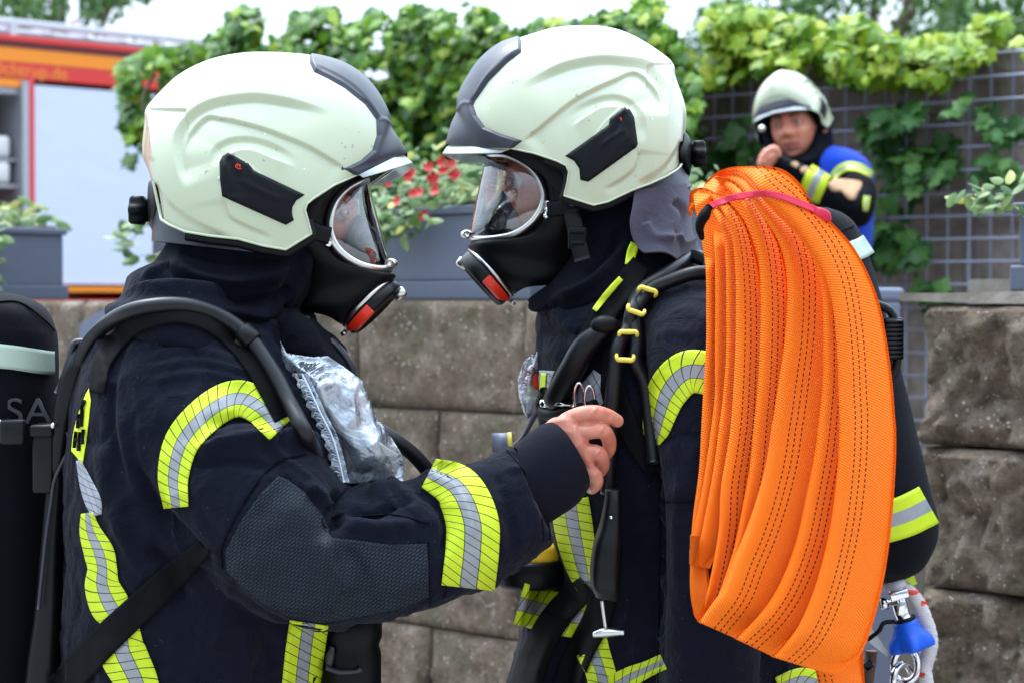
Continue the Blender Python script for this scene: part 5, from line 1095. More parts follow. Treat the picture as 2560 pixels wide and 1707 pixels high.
fp = finger(g, zN, [(930, 920), (1010, 1020), (1070, 1070), (1085, 1140), (1050, 1195), (1025, 1215)], [.0098, .0096, .0093, .0086, .0080, .0070], [hY + .004, hY - .002, hY, hY + .004, hY + .009, hY + .012])
th_ = finger(g, zN, [(640, 560), (800, 500), (960, 500), (1090, 530)], [.016, .012, .0112, .009], [hY + .018, hY + .034, hY + .042, hY + .044])
hand = remesh('hand_tmp', g, .0014, 5, M['skin'], None, .45)
brush(hand, [('fold', zN([(1030, 335), (1075, 360)]), .0016, 12), ('fold', zN([(1120, 535), (1160, 560)]), .0016, 12), ('fold', zN([(1075, 790), (1110, 820)]), .0015, 11), ('fold', zN([(1050, 1040), (1085, 1075)]), .0012, 10), ('fold', zN([(860, 480), (960, 500), (1080, 480)]), -.0016, 5), ('fold', zN([(1130, 580), (1165, 620)]), -.0007, 2.5), ('fold', zN([(1065, 850), (1120, 870)]), -.0007, 2.5), ('fold', zN([(800, 480), (900, 478), (1010, 470)]), -.0012, 5), ('fold', zN([(930, 690), (1010, 705), (1080, 715)]), -.0012, 5), ('fold', zN([(975, 925), (1040, 945)]), -.001, 5), ('fold', zN([(760, 430), (800, 420)]), .001, 14), ('fold', zN([(820, 590), (860, 590)]), .0012, 16), ('fold', zN([(880, 750), (910, 760)]), .001, 14),
             ('fold', zN([(1040, 345), (1075, 400)]), -.0006, 2.5), ('fold', zN([(1055, 345), (1090, 400)]), -.0005, 2), ('fold', zN([(1120, 540), (1170, 600)]), -.0006, 2.5), ('fold', zN([(1230, 385), (1215, 440)]), -.0005, 2), ('fold', zN([(560, 470), (760, 440)]), .0008, 6), ('fold', zN([(600, 540), (820, 590)]), .0008, 6), ('fold', zN([(700, 680), (880, 755)]), .0008, 6)])
# arm under the sleeve (same skin surface), joined to the head mesh as one body
ar = ribs_geo([tuple(P_) for P_ in RB(zV, [(430, 780, 330, 900, 2.36, .05), (600, 1050, 480, 1130, 2.31, .05), (760, 1280, 690, 1340, 2.29, .045), (1000, 1200, 1020, 1290, 2.32, .038), (1180, 1080, 1235, 1170, 2.35, .028), (1255, 1020, 1330, 1120, 2.36, .022)])], 40, 24)
tr_ = ribs_geo(RB(zV, [(470, 700, 640, 720, 2.44, .06), (360, 860, 680, 880, 2.45, .17), (330, 1100, 690, 1100, 2.45, .16), (330, 1500, 690, 1500, 2.45, .15), (320, 1800, 700, 1800, 2.45, .16)]), 30, 30)
bm = bmesh.new(); bm.from_mesh(body.data)
for V_, F_ in ((ar[0], ar[1]), (tr_[0], tr_[1])):
    tm = bpy.data.meshes.new('t'); tm.from_pydata([tuple(v) for v in V_], [], F_); bm.from_mesh(tm)
bm.from_mesh(hand.data); bm.to_mesh(body.data); bm.free(); bpy.data.objects.remove(hand); body.data.polygons.foreach_set('use_smooth', [True] * len(body.data.polygons))
for q, wd_, up_ in ((fi, .0062, (.25, -.75, .5)), (fp, .0052, (-.6, -.6, -.3))):
    c = Vector(q[-2]) + Vector(up_).normalized() * (.0068 if wd_ > .006 else .0062) - (Vector(q[-1]) - Vector(q[-4])).normalized() * .001; d_ = (Vector(q[-1]) - Vector(q[-5])).normalized(); n_ = Vector(up_).normalized(); n_ = (n_ - d_ * n_.dot(d_)).normalized(); s_ = d_.cross(n_)
    b = MB(); V_ = [];
    for i in range(7):
        for j in range(7):
            u = (i / 6 - .5) * 2; v = (j / 6 - .5) * 2; r2 = max(abs(u), abs(v)); k_ = 1.0; V_.append(tuple(c + d_ * (.0058 * u * math.sqrt(1 - v * v / 2.6)) + s_ * (wd_ * v * math.sqrt(1 - u * u / 3)) + n_ * (-.0028 * v * v - .0018 * u * u + .0012)))
    b.add(V_, [(i * 7 + j, i * 7 + j + 1, i * 7 + j + 8, i * 7 + j + 7) for i in range(6) for j in range(6)]); o = b.build('fingernail', M['nail'], pl); md = o.modifiers.new('s', 'SOLIDIFY'); md.thickness = .0008
# jacket
tors = RB(zV, [(350, 640, 700, 650, 2.44, .085), (275, 720, 720, 745, 2.45, .16), (222, 810, 780, 840, 2.45, .215), (185, 950, 850, 970, 2.45, .235), (172, 1100, 880, 1110, 2.45, .235), (176, 1300, 850, 1310, 2.45, .225), (172, 1500, 780, 1500, 2.45, .215), (165, 1700, 770, 1700, 2.45, .22), (160, 2150, 800, 2150, 2.45, .225)])
arm = RB(zV, [(470, 700, 280, 760, 2.42, .06), (585, 800, 225, 880, 2.36, .11), (640, 900, 300, 1040, 2.30, .105), (690, 990, 385, 1190, 2.265, .098), (745, 1070, 480, 1310, 2.245, .09), (790, 1130, 600, 1400, 2.24, .086), (835, 1140, 730, 1440, 2.24, .084), (885, 1128, 860, 1428, 2.25, .08), (950, 1108, 985, 1392, 2.265, .076), (1070, 1068, 1140, 1335, 2.29, .07), (1178, 1024, 1268, 1246, 2.31, .058)])
gs = [ribs_geo(tors, 90, 70, 2.5)[:2], ribs_geo(arm, 110, 60, 2.2)[:2]]
jk = remesh('jacket', gs, .0045, 14, M['jacket'], pl, .5)
V0, N0 = world_v(jk)
wp = V0 + .03 * np.stack([vnoise(V0 * 9, 41), vnoise(V0 * 9, 42), vnoise(V0 * 9, 43)], 1); nz_ = .004 * fbm(V0 * np.array([7, 7, 9]), 3, 5) + .0046 * (1 - np.abs(vnoise(wp * np.array([17, 17, 12]), 3))) ** 6 + .0020 * (1 - np.abs(vnoise(wp * 42, 4))) ** 4 - .0035 * (1 - np.abs(vnoise(wp * 13, 7))) ** 7; setv(jk, V0 + N0 * nz_[:, None])
Z = zV
brush(jk, [  # shoulder cap gathers
    ('fold', Z([(330, 820), (440, 800), (560, 830)]), .003, 9), ('fold', Z([(320, 850), (450, 828), (590, 860)]), .003, 8), ('fold', Z([(320, 880), (460, 855), (600, 890)]), .003, 8), ('fold', Z([(330, 790), (430, 770), (520, 790)]), .003, 9), ('fold', Z([(350, 765), (430, 748), (500, 760)]), .0025, 8),
    ('fold', Z([(300, 760), (262, 870), (262, 1000), (300, 1120)]), -.004, 10), ('fold', Z([(305, 1050), (350, 1150), (430, 1240), (500, 1320)]), -.008, 16), ('fold', Z([(280, 920), (300, 1080), (360, 1180)]), .005, 14),
    # from the tape over the upper arm
    ('fold', Z([(440, 1040), (560, 1010), (680, 1010), (760, 1030)]), .012, 18), ('fold', Z([(440, 1075), (540, 1060), (640, 1075)]), -.005, 14), ('fold', Z([(460, 980), (560, 950), (650, 975)]), -.010, 16),
    # crook of the elbow
    ('fold', Z([(770, 1120), (775, 1190), (745, 1215)]), -.016, 13), ('fold', Z([(800, 1110), (860, 1130), (930, 1110)]), .010, 13), ('fold', Z([(780, 1160), (850, 1180), (920, 1150), (960, 1145)]), -.010, 11), ('fold', Z([(700, 1110), (745, 1150), (755, 1185)]), .010, 13), ('fold', Z([(790, 1200), (870, 1210), (960, 1200)]), .008, 16),
    ('fold', Z([(660, 1090), (620, 1160), (570, 1200)]), -.003, 20), ('fold', Z([(745, 1225), (760, 1300), (800, 1370)]), .009, 20), ('fold', Z([(790, 1250), (830, 1310), (850, 1380)]), -.006, 18), ('fold', Z([(930, 1100), (1000, 1150), (1030, 1210), (1010, 1290)]), -.008, 14), ('fold', Z([(950, 1080), (1040, 1120), (1075, 1180), (1080, 1260)]), .007, 14),
    ('fold', Z([(1110, 1060), (1150, 1120), (1175, 1210), (1170, 1290)]), -.004, 14), ('fold', Z([(540, 1330), (640, 1380), (740, 1400)]), .004, 18), ('fold', Z([(1150, 1075), (1210, 1080), (1250, 1150)]), .003, 10),
    # seams
    ('line', Z([(700, 1045), (640, 1060), (590, 1110), (540, 1190), (512, 1260), (515, 1300)]), -.0022, 3), ('line', Z([(1175, 1035), (1215, 1075), (1245, 1150), (1255, 1235)]), -.002, 3), ('line', Z([(650, 1090), (735, 1150)]), -.002, 3), ('line', Z([(800, 1120), (740, 1190)]), -.002, 2.5),
    ('step', Z([(512, 1300), (600, 1395), (720, 1438), (860, 1428)]), -.003, 6, 30),
    # flank below the arm
    ('fold', Z([(330, 1250), (390, 1300), (420, 1400)]), -.008, 20), ('fold', Z([(230, 1000), (250, 1150), (300, 1260)]), .006, 20), ('fold', Z([(560, 1420), (570, 1500), (560, 1600)]), .005, 10), ('fold', Z([(600, 1440), (620, 1520), (610, 1600)]), -.004, 14)], wander=3, gain=1.35)
jb = bvh_of(jk)
drape_poly('elbow_patch', jb, Z([(640, 1092), (600, 1130), (550, 1200), (518, 1265), (520, 1310), (580, 1370), (660, 1415), (740, 1430), (830, 1415), (930, 1395), (985, 1370), (985, 1300), (980, 1248), (900, 1250), (820, 1240), (765, 1235), (745, 1190), (700, 1130), (660, 1100)]), M['patch'], jk, off=.001, step=8, thick=.001, curve=False, uvs=.013)
drape_strip('reflective_tape', jb, Z([(404, 1165), (398, 1090), (420, 1010), (480, 945), (540, 915), (590, 930), (645, 985)]), [62, 78, 88, 92, 92, 88, 78], M['tape'], jk, off=.003, m=17)
drape_strip('reflective_tape', jb, Z([(985, 1085), (1050, 1120), (1083, 1190), (1085, 1260), (1075, 1350)]), [80, 118, 132, 134, 134], M['tape_oblique'], jk, off=.003, m=17)
drape_strip('reflective_tape', jb, zE([(338, 905), (352, 980), (385, 1060), (398, 1120), (398, 1190), (425, 1260), (455, 1310), (470, 1390), (478, 1450), (530, 1560), (545, 1640)]), [30, 56, 76, 74, 88, 100, 92, 104, 118, 108, 108], M['tape'], jk, off=.003, m=13)
drape_strip('reflective_tape', jb, Z([(710, 1430), (700, 1500), (690, 1600)]), 98, M['tape'], jk, off=.002, m=9)
# seams with stitching: thin raised piping
def piping(bv, pts, par, r=.0011, mat='jacket_dark', name='seam', dflt=2.3):
    q = cat(pts, 40); L = [cast(bv, a, c, .0008)[0] for a, c in q[:, :2]]; L = [p for p in L if p is not None]
    if len(L) < 4: return
    b = MB(); b.tube(L, r, 6); return b.build(name, M[mat], par)
for pts in ([(700, 1043), (640, 1058), (590, 1108), (538, 1190), (508, 1262), (512, 1305)], [(792, 1122), (740, 1188), (765, 1236)], [(985, 1245), (988, 1390)], [(1030, 1220), (1035, 1290), (1020, 1370)], [(820, 1185), (900, 1182), (985, 1200)], [(1180, 1028), (1225, 1075), (1255, 1150), (1262, 1240)], [(1165, 1035), (1205, 1085), (1238, 1160), (1248, 1240)]): piping(jb, Z(pts), jk)
# knitted cuff
b = MB(); b.add(*ribs_geo(RB(zV, [(1120, 1060, 1210, 1230, 2.325, .045), (1170, 1035, 1262, 1200, 2.33, .045), (1225, 985, 1318, 1160, 2.34, .041), (1262, 968, 1345, 1128, 2.345, .037), (1268, 975, 1346, 1118, 2.345, .034)]), 40, 60, 2.1)); cu = fixnormals(b.build('cuff', M['cuff'], pl))
V0, N0 = world_v(cu); ax_ = np.array((P(*zV([(1345, 1050)])[0], 2.35) - P(*zV([(1200, 1110)])[0], 2.35)).normalized()); c0_ = np.array(P(*zV([(1240, 1090)])[0], 2.34)); al_ = (V0 - c0_) @ ax_; V0 = V0 + ax_ * (sst(al_ / .03) * np.clip((2.345 - V0[:, 1]) / .036, -1, 1) * .013)[:, None]; setv(cu, V0 + N0 * (.0018 * fbm(V0 * 18, 2, 3))[:, None])
# hood cloth
hd = remesh('hood', [ribs_geo(RB(zV, [(410, 440, 770, 430, YL, .085), (400, 530, 770, 520, YL, .088), (366, 590, 760, 590, YL + .003, .1), (345, 620, 750, 620, YL + .005, .108), (322, 660, 720, 680, 2.43, .122), (290, 705, 668, 745, 2.44, .150), (268, 740, 640, 800, 2.44, .165)]), 60, 60, 2.3)[:2]], .004, 6, M['hood'], pl)
V0, N0 = world_v(hd); setv(hd, V0 + N0 * (.003 * fbm(V0 * 10, 3, 8) + .004 * (1 - np.abs(vnoise(V0 * np.array([9, 9, 22]), 3))) ** 5)[:, None])
brush(hd, [('fold', Z([(380, 590), (450, 640), (560, 650), (680, 600)]), .009, 14), ('fold', Z([(350, 630), (470, 690), (600, 690), (700, 640)]), -.007, 12), ('fold', Z([(400, 570), (520, 600), (640, 590)]), -.005, 12), ('fold', Z([(430, 700), (540, 720), (640, 700), (720, 560)]), .008, 14), ('fold', Z([(640, 760), (650, 690), (700, 600)]), -.006, 10), ('fold', Z([(560, 740), (610, 690), (650, 600)]), .006, 12)], wander=4, gain=1.7)
# stand-up collar, folded
cl = remesh('collar', [ribs_geo(RB(zV, [(305, 640, 420, 590, 2.44, .10), (290, 690, 520, 640, 2.43, .14), (262, 700, 600, 705, 2.43, .175), (262, 725, 640, 760, 2.43, .185), (290, 760, 650, 820, 2.43, .185)]), 50, 60, 2.4)[:2]], .004, 6, M['jacket'], pl)
brush(cl, [('fold', Z([(268, 690), (340, 668), (430, 665), (540, 690), (610, 740)]), .010, 9), ('fold', Z([(300, 665), (370, 640), (460, 655)]), -.006, 9), ('fold', Z([(320, 640), (400, 610), (470, 620)]), .006, 9), ('fold', Z([(290, 715), (400, 690), (520, 715), (600, 770)]), -.006, 8), ('fold', Z([(620, 740), (600, 790), (640, 850)]), -.006, 9)], wander=4, gain=1.4)
# front of the collar opening below the chin, with crumpled dark cloth
fc = remesh('neck_tab', [ribs_geo(RB(zV, [(640, 735, 720, 720, 2.36, .05), (640, 780, 790, 800, 2.36, .06), (650, 840, 805, 860, 2.36, .06), (660, 950, 800, 960, 2.38, .05)]), 40, 40, 2.3)[:2]], .004, 3, M['jacket_dark'], pl)
V0, N0 = world_v(fc); setv(fc, V0 + N0 * (.010 * fbm(V0 * 20, 3, 8))[:, None])
# trousers and boots below the frame
b = MB(); b.tube([P(480, 1900, 2.35), (-.37, 2.36, .45), (-.36, 2.36, .12)], [.13, .1, .085], 20, 12); b.tube([P(480, 1900, 2.55), (-.40, 2.55, .45), (-.41, 2.55, .12)], [.13, .1, .085], 20, 12); b.build('trousers', M['jacket_dark'], pl)
for yy, xx in ((2.36, -.34), (2.55, -.39)):
    b = MB(); b.tube([(xx - .09, yy, .03), (xx, yy, .05), (xx + .14, yy, .045), (xx + .19, yy, .035)], [.04, .05, .045, .03], 16, 12); b.tube([(xx - .03, yy, .2), (xx - .03, yy, .05)], .06, 16); b.build('boot', M['boot'], pl)
hm1, _ = make_helmet(pl, HL); mk1, _ = make_mask(pl, ML)
# ================================================================ right firefighter
pr = root('person', tuple(P(1700, 1750, 2.66)), 'right masked firefighter in navy jacket carrying the orange hose on one shoulder', 'person', 'firefighters in navy turnout gear')
hx, hy = zB([(762, 800)])[0]
bd2 = add_head(pr, head_mt(hx, hy, YR, 180, 10), False)
tr_ = ribs_geo(RB(zV, [(1480, 640, 1660, 640, 2.62, .06), (1330, 800, 1760, 800, 2.66, .17), (1330, 1100, 1800, 1100, 2.66, .16), (1340, 1800, 1800, 1800, 2.66, .16)]), 30, 30)
bm = bmesh.new(); bm.from_mesh(bd2.data); tm = bpy.data.meshes.new('t'); tm.from_pydata([tuple(v) for v in tr_[0]], [], tr_[1]); bm.from_mesh(tm); bm.to_mesh(bd2.data); bm.free(); bd2.data.polygons.foreach_set('use_smooth', [True] * len(bd2.data.polygons))
tors = RB(zV, [(1330, 620, 1640, 610, 2.63, .09), (1250, 690, 1760, 670, 2.65, .165), (1238, 770, 1830, 760, 2.66, .22), (1240, 900, 1880, 900, 2.66, .235), (1250, 1050, 1900, 1050, 2.66, .235), (1266, 1200, 1900, 1200, 2.66, .225), (1300, 1330, 1890, 1340, 2.66, .215), (1300, 1450, 1880, 1450, 2.66, .22), (1290, 1568, 1880, 1568, 2.66, .23), (1280, 2050, 1880, 2050, 2.66, .23)])
arm = RB(zV, [(1480, 650, 1720, 600, 2.56, .07), (1478, 720, 1760, 690, 2.49, .105), (1474, 800, 1750, 790, 2.46, .108), (1484, 900, 1745, 900, 2.445, .1), (1500, 1040, 1745, 1040, 2.435, .095), (1516, 1200, 1745, 1200, 2.43, .09), (1512, 1400, 1745, 1400, 2.425, .085), (1510, 1560, 1745, 1560, 2.42, .08), (1520, 1900, 1740, 1900, 2.40, .07)])
skirt = RB(zV, [(1250, 1300, 1400, 1300, 2.70, .1), (1222, 1370, 1400, 1370, 2.70, .12), (1196, 1470, 1400, 1470, 2.70, .13), (1165, 1580, 1400, 1580, 2.70, .14), (1130, 1750, 1400, 1750, 2.70, .14)])
jr = remesh('jacket', [ribs_geo(tors, 90, 70, 2.5)[:2], ribs_geo(arm, 90, 50, 2.3)[:2], ribs_geo(skirt, 30, 40, 2.2)[:2]], .005, 12, M['jacket'], pr)
V0, N0 = world_v(jr); setv(jr, V0 + N0 * (.0035 * fbm(V0 * np.array([7, 7, 9]), 3, 15) + .0035 * (1 - np.abs(vnoise(V0 * 16, 13))) ** 6 + .0016 * (1 - np.abs(vnoise(V0 * 40, 14))) ** 4)[:, None])
brush(jr, [('fold', Z([(1478, 720), (1470, 850), (1490, 1020), (1512, 1200), (1510, 1600)]), -.014, 12), ('fold', Z([(1255, 700), (1300, 740), (1330, 800)]), .006, 14), ('fold', Z([(1245, 800), (1290, 830), (1310, 900)]), .006, 12), ('fold', Z([(1240, 760), (1300, 770), (1360, 740)]), -.006, 12), ('fold', Z([(1520, 1020), (1560, 1000), (1620, 1010)]), -.004, 12), ('fold', Z([(1560, 1040), (1555, 1200), (1560, 1400)]), .004, 14),
           ('line', Z([(1515, 1152), (1640, 1148)]), -.002, 3), ('fold', Z([(1330, 1380), (1270, 1480), (1230, 1580)]), .010, 16), ('fold', Z([(1370, 1400), (1320, 1500), (1300, 1600)]), -.010, 14), ('fold', Z([(1500, 780), (1540, 760), (1600, 770)]), .003, 14)], wander=3)
jrb = bvh_of(jr)
drape_strip('reflective_tape', jrb, Z([(1690, 880), (1630, 858), (1575, 856), (1530, 905), (1506, 990), (1502, 1020)]), [107, 107, 107, 100, 66, 30], M['tape'], jr, m=15)
drape_strip('reflective_tape', jrb, zH([(690, 150), (730, 400), (775, 620), (830, 820), (880, 930)]), [98, 96, 84, 56, 30], M['tape'], jr, m=11)
drape_strip('reflective_tape', jrb, zH([(860, 1150), (860, 1280), (920, 1440), (960, 1590)]), [76, 86, 76, 76], M['tape'], jr, m=11)
drape_strip('reflective_tape', jrb, zH([(1030, 1600), (1160, 1520), (1290, 1460), (1420, 1400)]), [60, 52, 42, 40], M['tape'], jr, m=9)
drape_strip('reflective_tape', jrb, zV([(1192, 1385), (1240, 1398), (1300, 1412), (1370, 1420)]), 106, M['tape'], jr, m=11)
drape_strip('reflective_tape', jrb, zV([(1790, 1580), (1840, 1560), (1885, 1570)]), 60, M['tape'], jr, m=9)
for pts in ([(1515, 1152), (1620, 1148)], [(1516, 1160), (1512, 1580)], [(1490, 1020), (1512, 1100), (1514, 1180)]): piping(jrb, Z(pts + [pts[-1]]) if len(pts) > 2 else Z([pts[0], ((pts[0][0] + pts[1][0]) / 2, (pts[0][1] + pts[1][1]) / 2), pts[1]]), jr)
hd = remesh('hood', [ribs_geo(RB(zV, [(1292, 400, 1540, 420, YR, .09), (1294, 520, 1540, 520, YR, .096), (1300, 590, 1560, 570, YR, .102), (1262, 645, 1590, 610, YR, .125), (1240, 690, 1640, 650, 2.63, .15), (1240, 760, 1650, 720, 2.64, .17)]), 60, 60, 2.3)[:2], ribs_geo(RB(zV, [(1200, 690, 1260, 650, 2.60, .03), (1215, 700, 1300, 680, 2.60, .05), (1240, 730, 1330, 720, 2.62, .07)]), 20, 24)[:2]], .004, 6, M['hood'], pr)
V0, N0 = world_v(hd); setv(hd, V0 + N0 * (.003 * fbm(V0 * 10, 3, 18))[:, None])
brush(hd, [('fold', Z([(1260, 690), (1350, 660), (1420, 590), (1450, 540)]), .008, 13), ('fold', Z([(1280, 730), (1380, 700), (1450, 620)]), -.007, 12), ('fold', Z([(1300, 760), (1400, 740), (1460, 660)]), .008, 13), ('fold', Z([(1210, 690), (1250, 705), (1290, 690)]), .006, 7), ('fold', Z([(1340, 640), (1400, 580), (1420, 520)]), -.005, 9)], wander=4, gain=1.7)
# chin-strap buckle
b = MB(); c = P(*zB([(772, 1070)])[0], 2.505); b.box(c, (.024, .006, .028), bev=.003); b.box(c + Vector((0, -.004, .008)), (.018, .004, .004), bev=.001); b.box(c + Vector((0, -.004, -.006)), (.018, .004, .004), bev=.001); b.tube([P(*zB([(745, 930)])[0], 2.515), c, P(*zB([(800, 1180)])[0], 2.50)], .012, 10, 12, flat=(.9, .2), up=(1, 0, 0)); b.build('chin_strap', M['rubber'], pr)
# grey neck flap of the helmet
hm2, _ = make_helmet(pr, HR); mk2, _ = make_mask(pr, MR)
flapc = arc_t(zB([(1318, 800), (1335, 900), (1352, 1000), (1390, 1150)]), smooth=40); fr_ = arc_t(zB([(1052, 835), (1040, 920), (1032, 1000), (1050, 1070), (1100, 1130)]), smooth=40)
X, Wd = lens(flapc, fr_, YR, .118, 110, 90, wfun=lambda s: 1 + .25 * s, g_pow=.65); bt = sst((np.linspace(0, 1, 110) - .55) / .45)[:, None] * np.sin(np.linspace(0, 1, 90) * math.pi)[None]; X[..., 1] += bt * 14
H = .006 * np.sin(X[..., 0] / 21. + X[..., 1] / 60.) * sst(np.linspace(0, 1, 110) * 1.6)[:, None] + hmap(X, [('fold', zB([(1240, 880), (1290, 960), (1240, 1060)]), -.008, 10), ('fold', zB([(1110, 980), (1150, 1060), (1240, 1080)]), .006, 12), ('fold', zB([(1250, 1050), (1300, 1090), (1370, 1060)]), .006, 9)])
lens_mesh('neck_flap', X, Wd, YR, M['grey_cloth'], hm2, H, solid=.002)
b = MB(); b.tube([P(1700, 1900, 2.56), (.25, 2.56, .45), (.26, 2.56, .12)], [.13, .1, .085], 20, 12); b.tube([P(1700, 1900, 2.76), (.22, 2.76, .45), (.21, 2.76, .12)], [.13, .1, .085], 20, 12); b.build('trousers', M['jacket_dark'], pr)
for yy, xx in ((2.56, .24), (2.76, .2)):
    b = MB(); b.tube([(xx + .09, yy, .03), (xx, yy, .05), (xx - .14, yy, .045), (xx - .19, yy, .035)], [.04, .05, .045, .03], 16, 12); b.tube([(xx + .03, yy, .2), (xx + .03, yy, .05)], .06, 16); b.build('boot', M['boot'], pr)

# ================================================================ breathing apparatus of the right man
ar_ = root('breathing_apparatus', tuple(P(1900, 1200, 2.85)), 'breathing apparatus worn by the right firefighter, bottle behind the orange hose, blue cap below', 'breathing apparatus', 'worn breathing apparatus')
BZ = RB(zV, [(1850, 478, 1900, 478, 2.83, .03), (1800, 486, 1935, 492, 2.83, .06), (1765, 520, 1965, 520, 2.83, .078), (1740, 560, 1992, 580, 2.83, .088), (1735, 700, 2028, 700, 2.82, .09), (1790, 900, 2085, 920, 2.81, .09), (1840, 1080, 2130, 1110, 2.80, .09), (1850, 1160, 2150, 1185, 2.80, .09), (1865, 1230, 2148, 1240, 2.80, .088), (1895, 1290, 2118, 1300, 2.80, .07), (1950, 1325, 2070, 1332, 2.80, .035)])
b = MB(); b.add(*ribs_geo(BZ, 90, 64, 2.05)); cyl = fixnormals(b.build('cylinder', M['bottle'], ar_)); cb = bvh_of(cyl)
V0, N0 = world_v(cyl); setv(cyl, V0 + N0 * (.0016 * fbm(V0 * 9, 3, 31))[:, None])
drape_strip('glow_band', cb, zV([(1850, 600), (1925, 588), (1975, 572), (1996, 560)]), 52, M['glow_band'], cyl, m=7)
drape_strip('reflective_tape', cb, zV([(1900, 1215), (1990, 1208), (2070, 1188), (2115, 1168), (2134, 1158)]), 104, M['tape_plain'], cyl, off=.004, m=11)
piping(cb, Z([(1780, 530), (1880, 545), (1960, 520)]), cyl, .0013)
b = MB(); c = P(*zI([(1240, 1000)])[0], 2.74)
for k in range(9): b.tube([c + Vector((-.012, -.008, .024 - k * .006)), c + Vector((.012, -.008, .023 - k * .006))], .0028, 8)
b.box(c + Vector((0, 0, 0)), (.026, .014, .058), bev=.004); b.tube([c + Vector((-.03, 0, .05)), c + Vector((.0, 0, .03)), c + Vector((.004, 0, -.04)), c + Vector((-.02, 0, -.06))], .006, 8, 16); b.build('strap_buckle', M['plastic'], ar_)
# valve, cap and safety rope under the bottle
c = P(*zM([(900, 310)])[0], 2.78); vv = MB(); dn = (P(*zM([(1010, 700)])[0], 2.78) - c).normalized(); s = 2.78 / F / 5.109
vv.lathe(c - dn * (60 * s), dn, [(150 * s, 0), (152 * s, 90 * s), (140 * s, 100 * s)], 32); neck = vv.build('cylinder_neck', M['white_plastic'], ar_)
vv = MB(); vv.lathe(c + dn * (30 * s), dn, [(70 * s, 0), (95 * s, 30 * s), (100 * s, 120 * s), (110 * s, 180 * s), (110 * s, 330 * s), (95 * s, 400 * s), (120 * s, 420 * s), (120 * s, 450 * s), (80 * s, 470 * s)], 32)
vv.box(P(*zM([(955, 440)])[0], 2.745), (240 * s, .012, 110 * s), Matrix.Rotation(R(-17), 4, 'Y'), .0015); vv.box(P(*zM([(985, 600)])[0], 2.745), (80 * s, .012, 190 * s), Matrix.Rotation(R(5), 4, 'Y'), .001)
vv.lathe(P(*zM([(720, 560)])[0], 2.76), (1, 0, .15), [(60 * s, 0), (78 * s, 10 * s), (78 * s, 90 * s), (50 * s, 100 * s), (40 * s, 220 * s)], 24); vv.build('valve', M['chrome'], ar_)
vv = MB(); vv.lathe(c + dn * (435 * s), dn, [(120 * s, 0), (150 * s, 8 * s), (150 * s, 40 * s), (120 * s, 50 * s)], 28); vv.tube([P(*zM([(560, 1010)])[0], 2.77), P(*zM([(700, 900)])[0], 2.76), P(*zM([(760, 800)])[0], 2.76), P(*zM([(900, 780)])[0], 2.76)], 30 * s, 8, 16); vv.build('valve_collar', M['rubber'], ar_)
# star shaped blue hand wheel cap
bc = c + dn * (500 * s); V_, F_ = lathe_geo(bc - dn * (20 * s), dn, [(150 * s, 0), (160 * s, 40 * s), (165 * s, 90 * s), (215 * s, 170 * s), (262 * s, 250 * s), (272 * s, 330 * s), (262 * s, 370 * s), (200 * s, 385 * s), (60 * s, 380 * s)], 90); V_ = np.array(V_); dv = np.array(dn); cv = np.array(bc)
for i in range(len(V_)):
    r_ = V_[i] - cv; ha = r_ @ dv; rad = r_ - dv * ha; th = 2 * math.pi * (i % 90) / 90; k = sst(np.array((ha / s - 100) / 180)); V_[i] = cv + dv * ha + rad * (1 + .15 * k * math.cos(5 * th + 1.0))
vv = MB(); vv.add(V_, F_); vv.build('hand_wheel', M['blue_rubber'], ar_)
# braided safety rope
vv = MB(); rp = [P(x, y, 2.80) for x, y in zM([(1010, 330), (1110, 420), (1200, 560), (1270, 720), (1330, 900), (1350, 1080), (1310, 1250), (1270, 1400), (1290, 1600), (1200, 1800)])]
q = cat([tuple(a) for a in rp], 150)
for st in range(4):
    L = []
    for i, a in enumerate(q): th = i * .42 + st * math.pi / 2; L.append(a + np.array([math.cos(th), math.sin(th), 0]) * .0068)
    vv.tube(L, .0058, 6, mi=0)
L = [q[i] + np.array([math.cos(i * .42 + .8), math.sin(i * .42 + .8), 0]) * .0080 for i in range(150)]
for i in range(8, 145, 17): vv.tube(L[i:i + 5], .0056, 6, mi=1)
tag(vv.build('safety_rope', [simple('white_rope', (.55, .50, .50), .8, nscale=500, bump=.6), M['red']]), 'white braided rope with red flecks hanging beside the blue cap', 'rope')
vv = MB(); cc = P(*zM([(1060, 1330)])[0], 2.79); vv.tube([cc + Vector((math.cos(a) * .017 - .002, .004 * math.sin(a * 2), math.sin(a) * .024)) for a in np.linspace(0, 6.283, 30)], .0052, 10, cap=False); cc = P(*zM([(1000, 1530)])[0], 2.79); vv.tube([cc + Vector((math.cos(a) * .015, .012 * math.cos(a), math.sin(a) * .022)) for a in np.linspace(0, 6.283, 30)], .005, 10, cap=False); tag(vv.build('steel_ring', M['chrome']), 'pair of linked shiny steel rings hanging beneath the blue cap', 'rings')
vv = MB(); vv.tube([P(*zM([(600, 1150)])[0], 2.84), P(*zM([(590, 1300)])[0], 2.84), P(*zM([(560, 1500)])[0], 2.84), P(*zM([(540, 1800)])[0], 2.84)], .009, 8, 14); vv.build('leather_strap', simple('brown_leather', (.10, .055, .04), .7, nscale=80), ar_)
V_ = [tuple(P(x, y, 2.795)) for x, y in zM([(600, 850), (900, 1280), (880, 1290), (550, 1020)])]; vv = MB(); vv.add(V_ + [tuple(Vector(a) + Vector((0, .006, 0))) for a in V_], [(0, 1, 2, 3), (7, 6, 5, 4), (0, 4, 5, 1), (1, 5, 6, 2), (2, 6, 7, 3), (3, 7, 4, 0)]); vv.build('white_plate', M['label'], ar_, False)
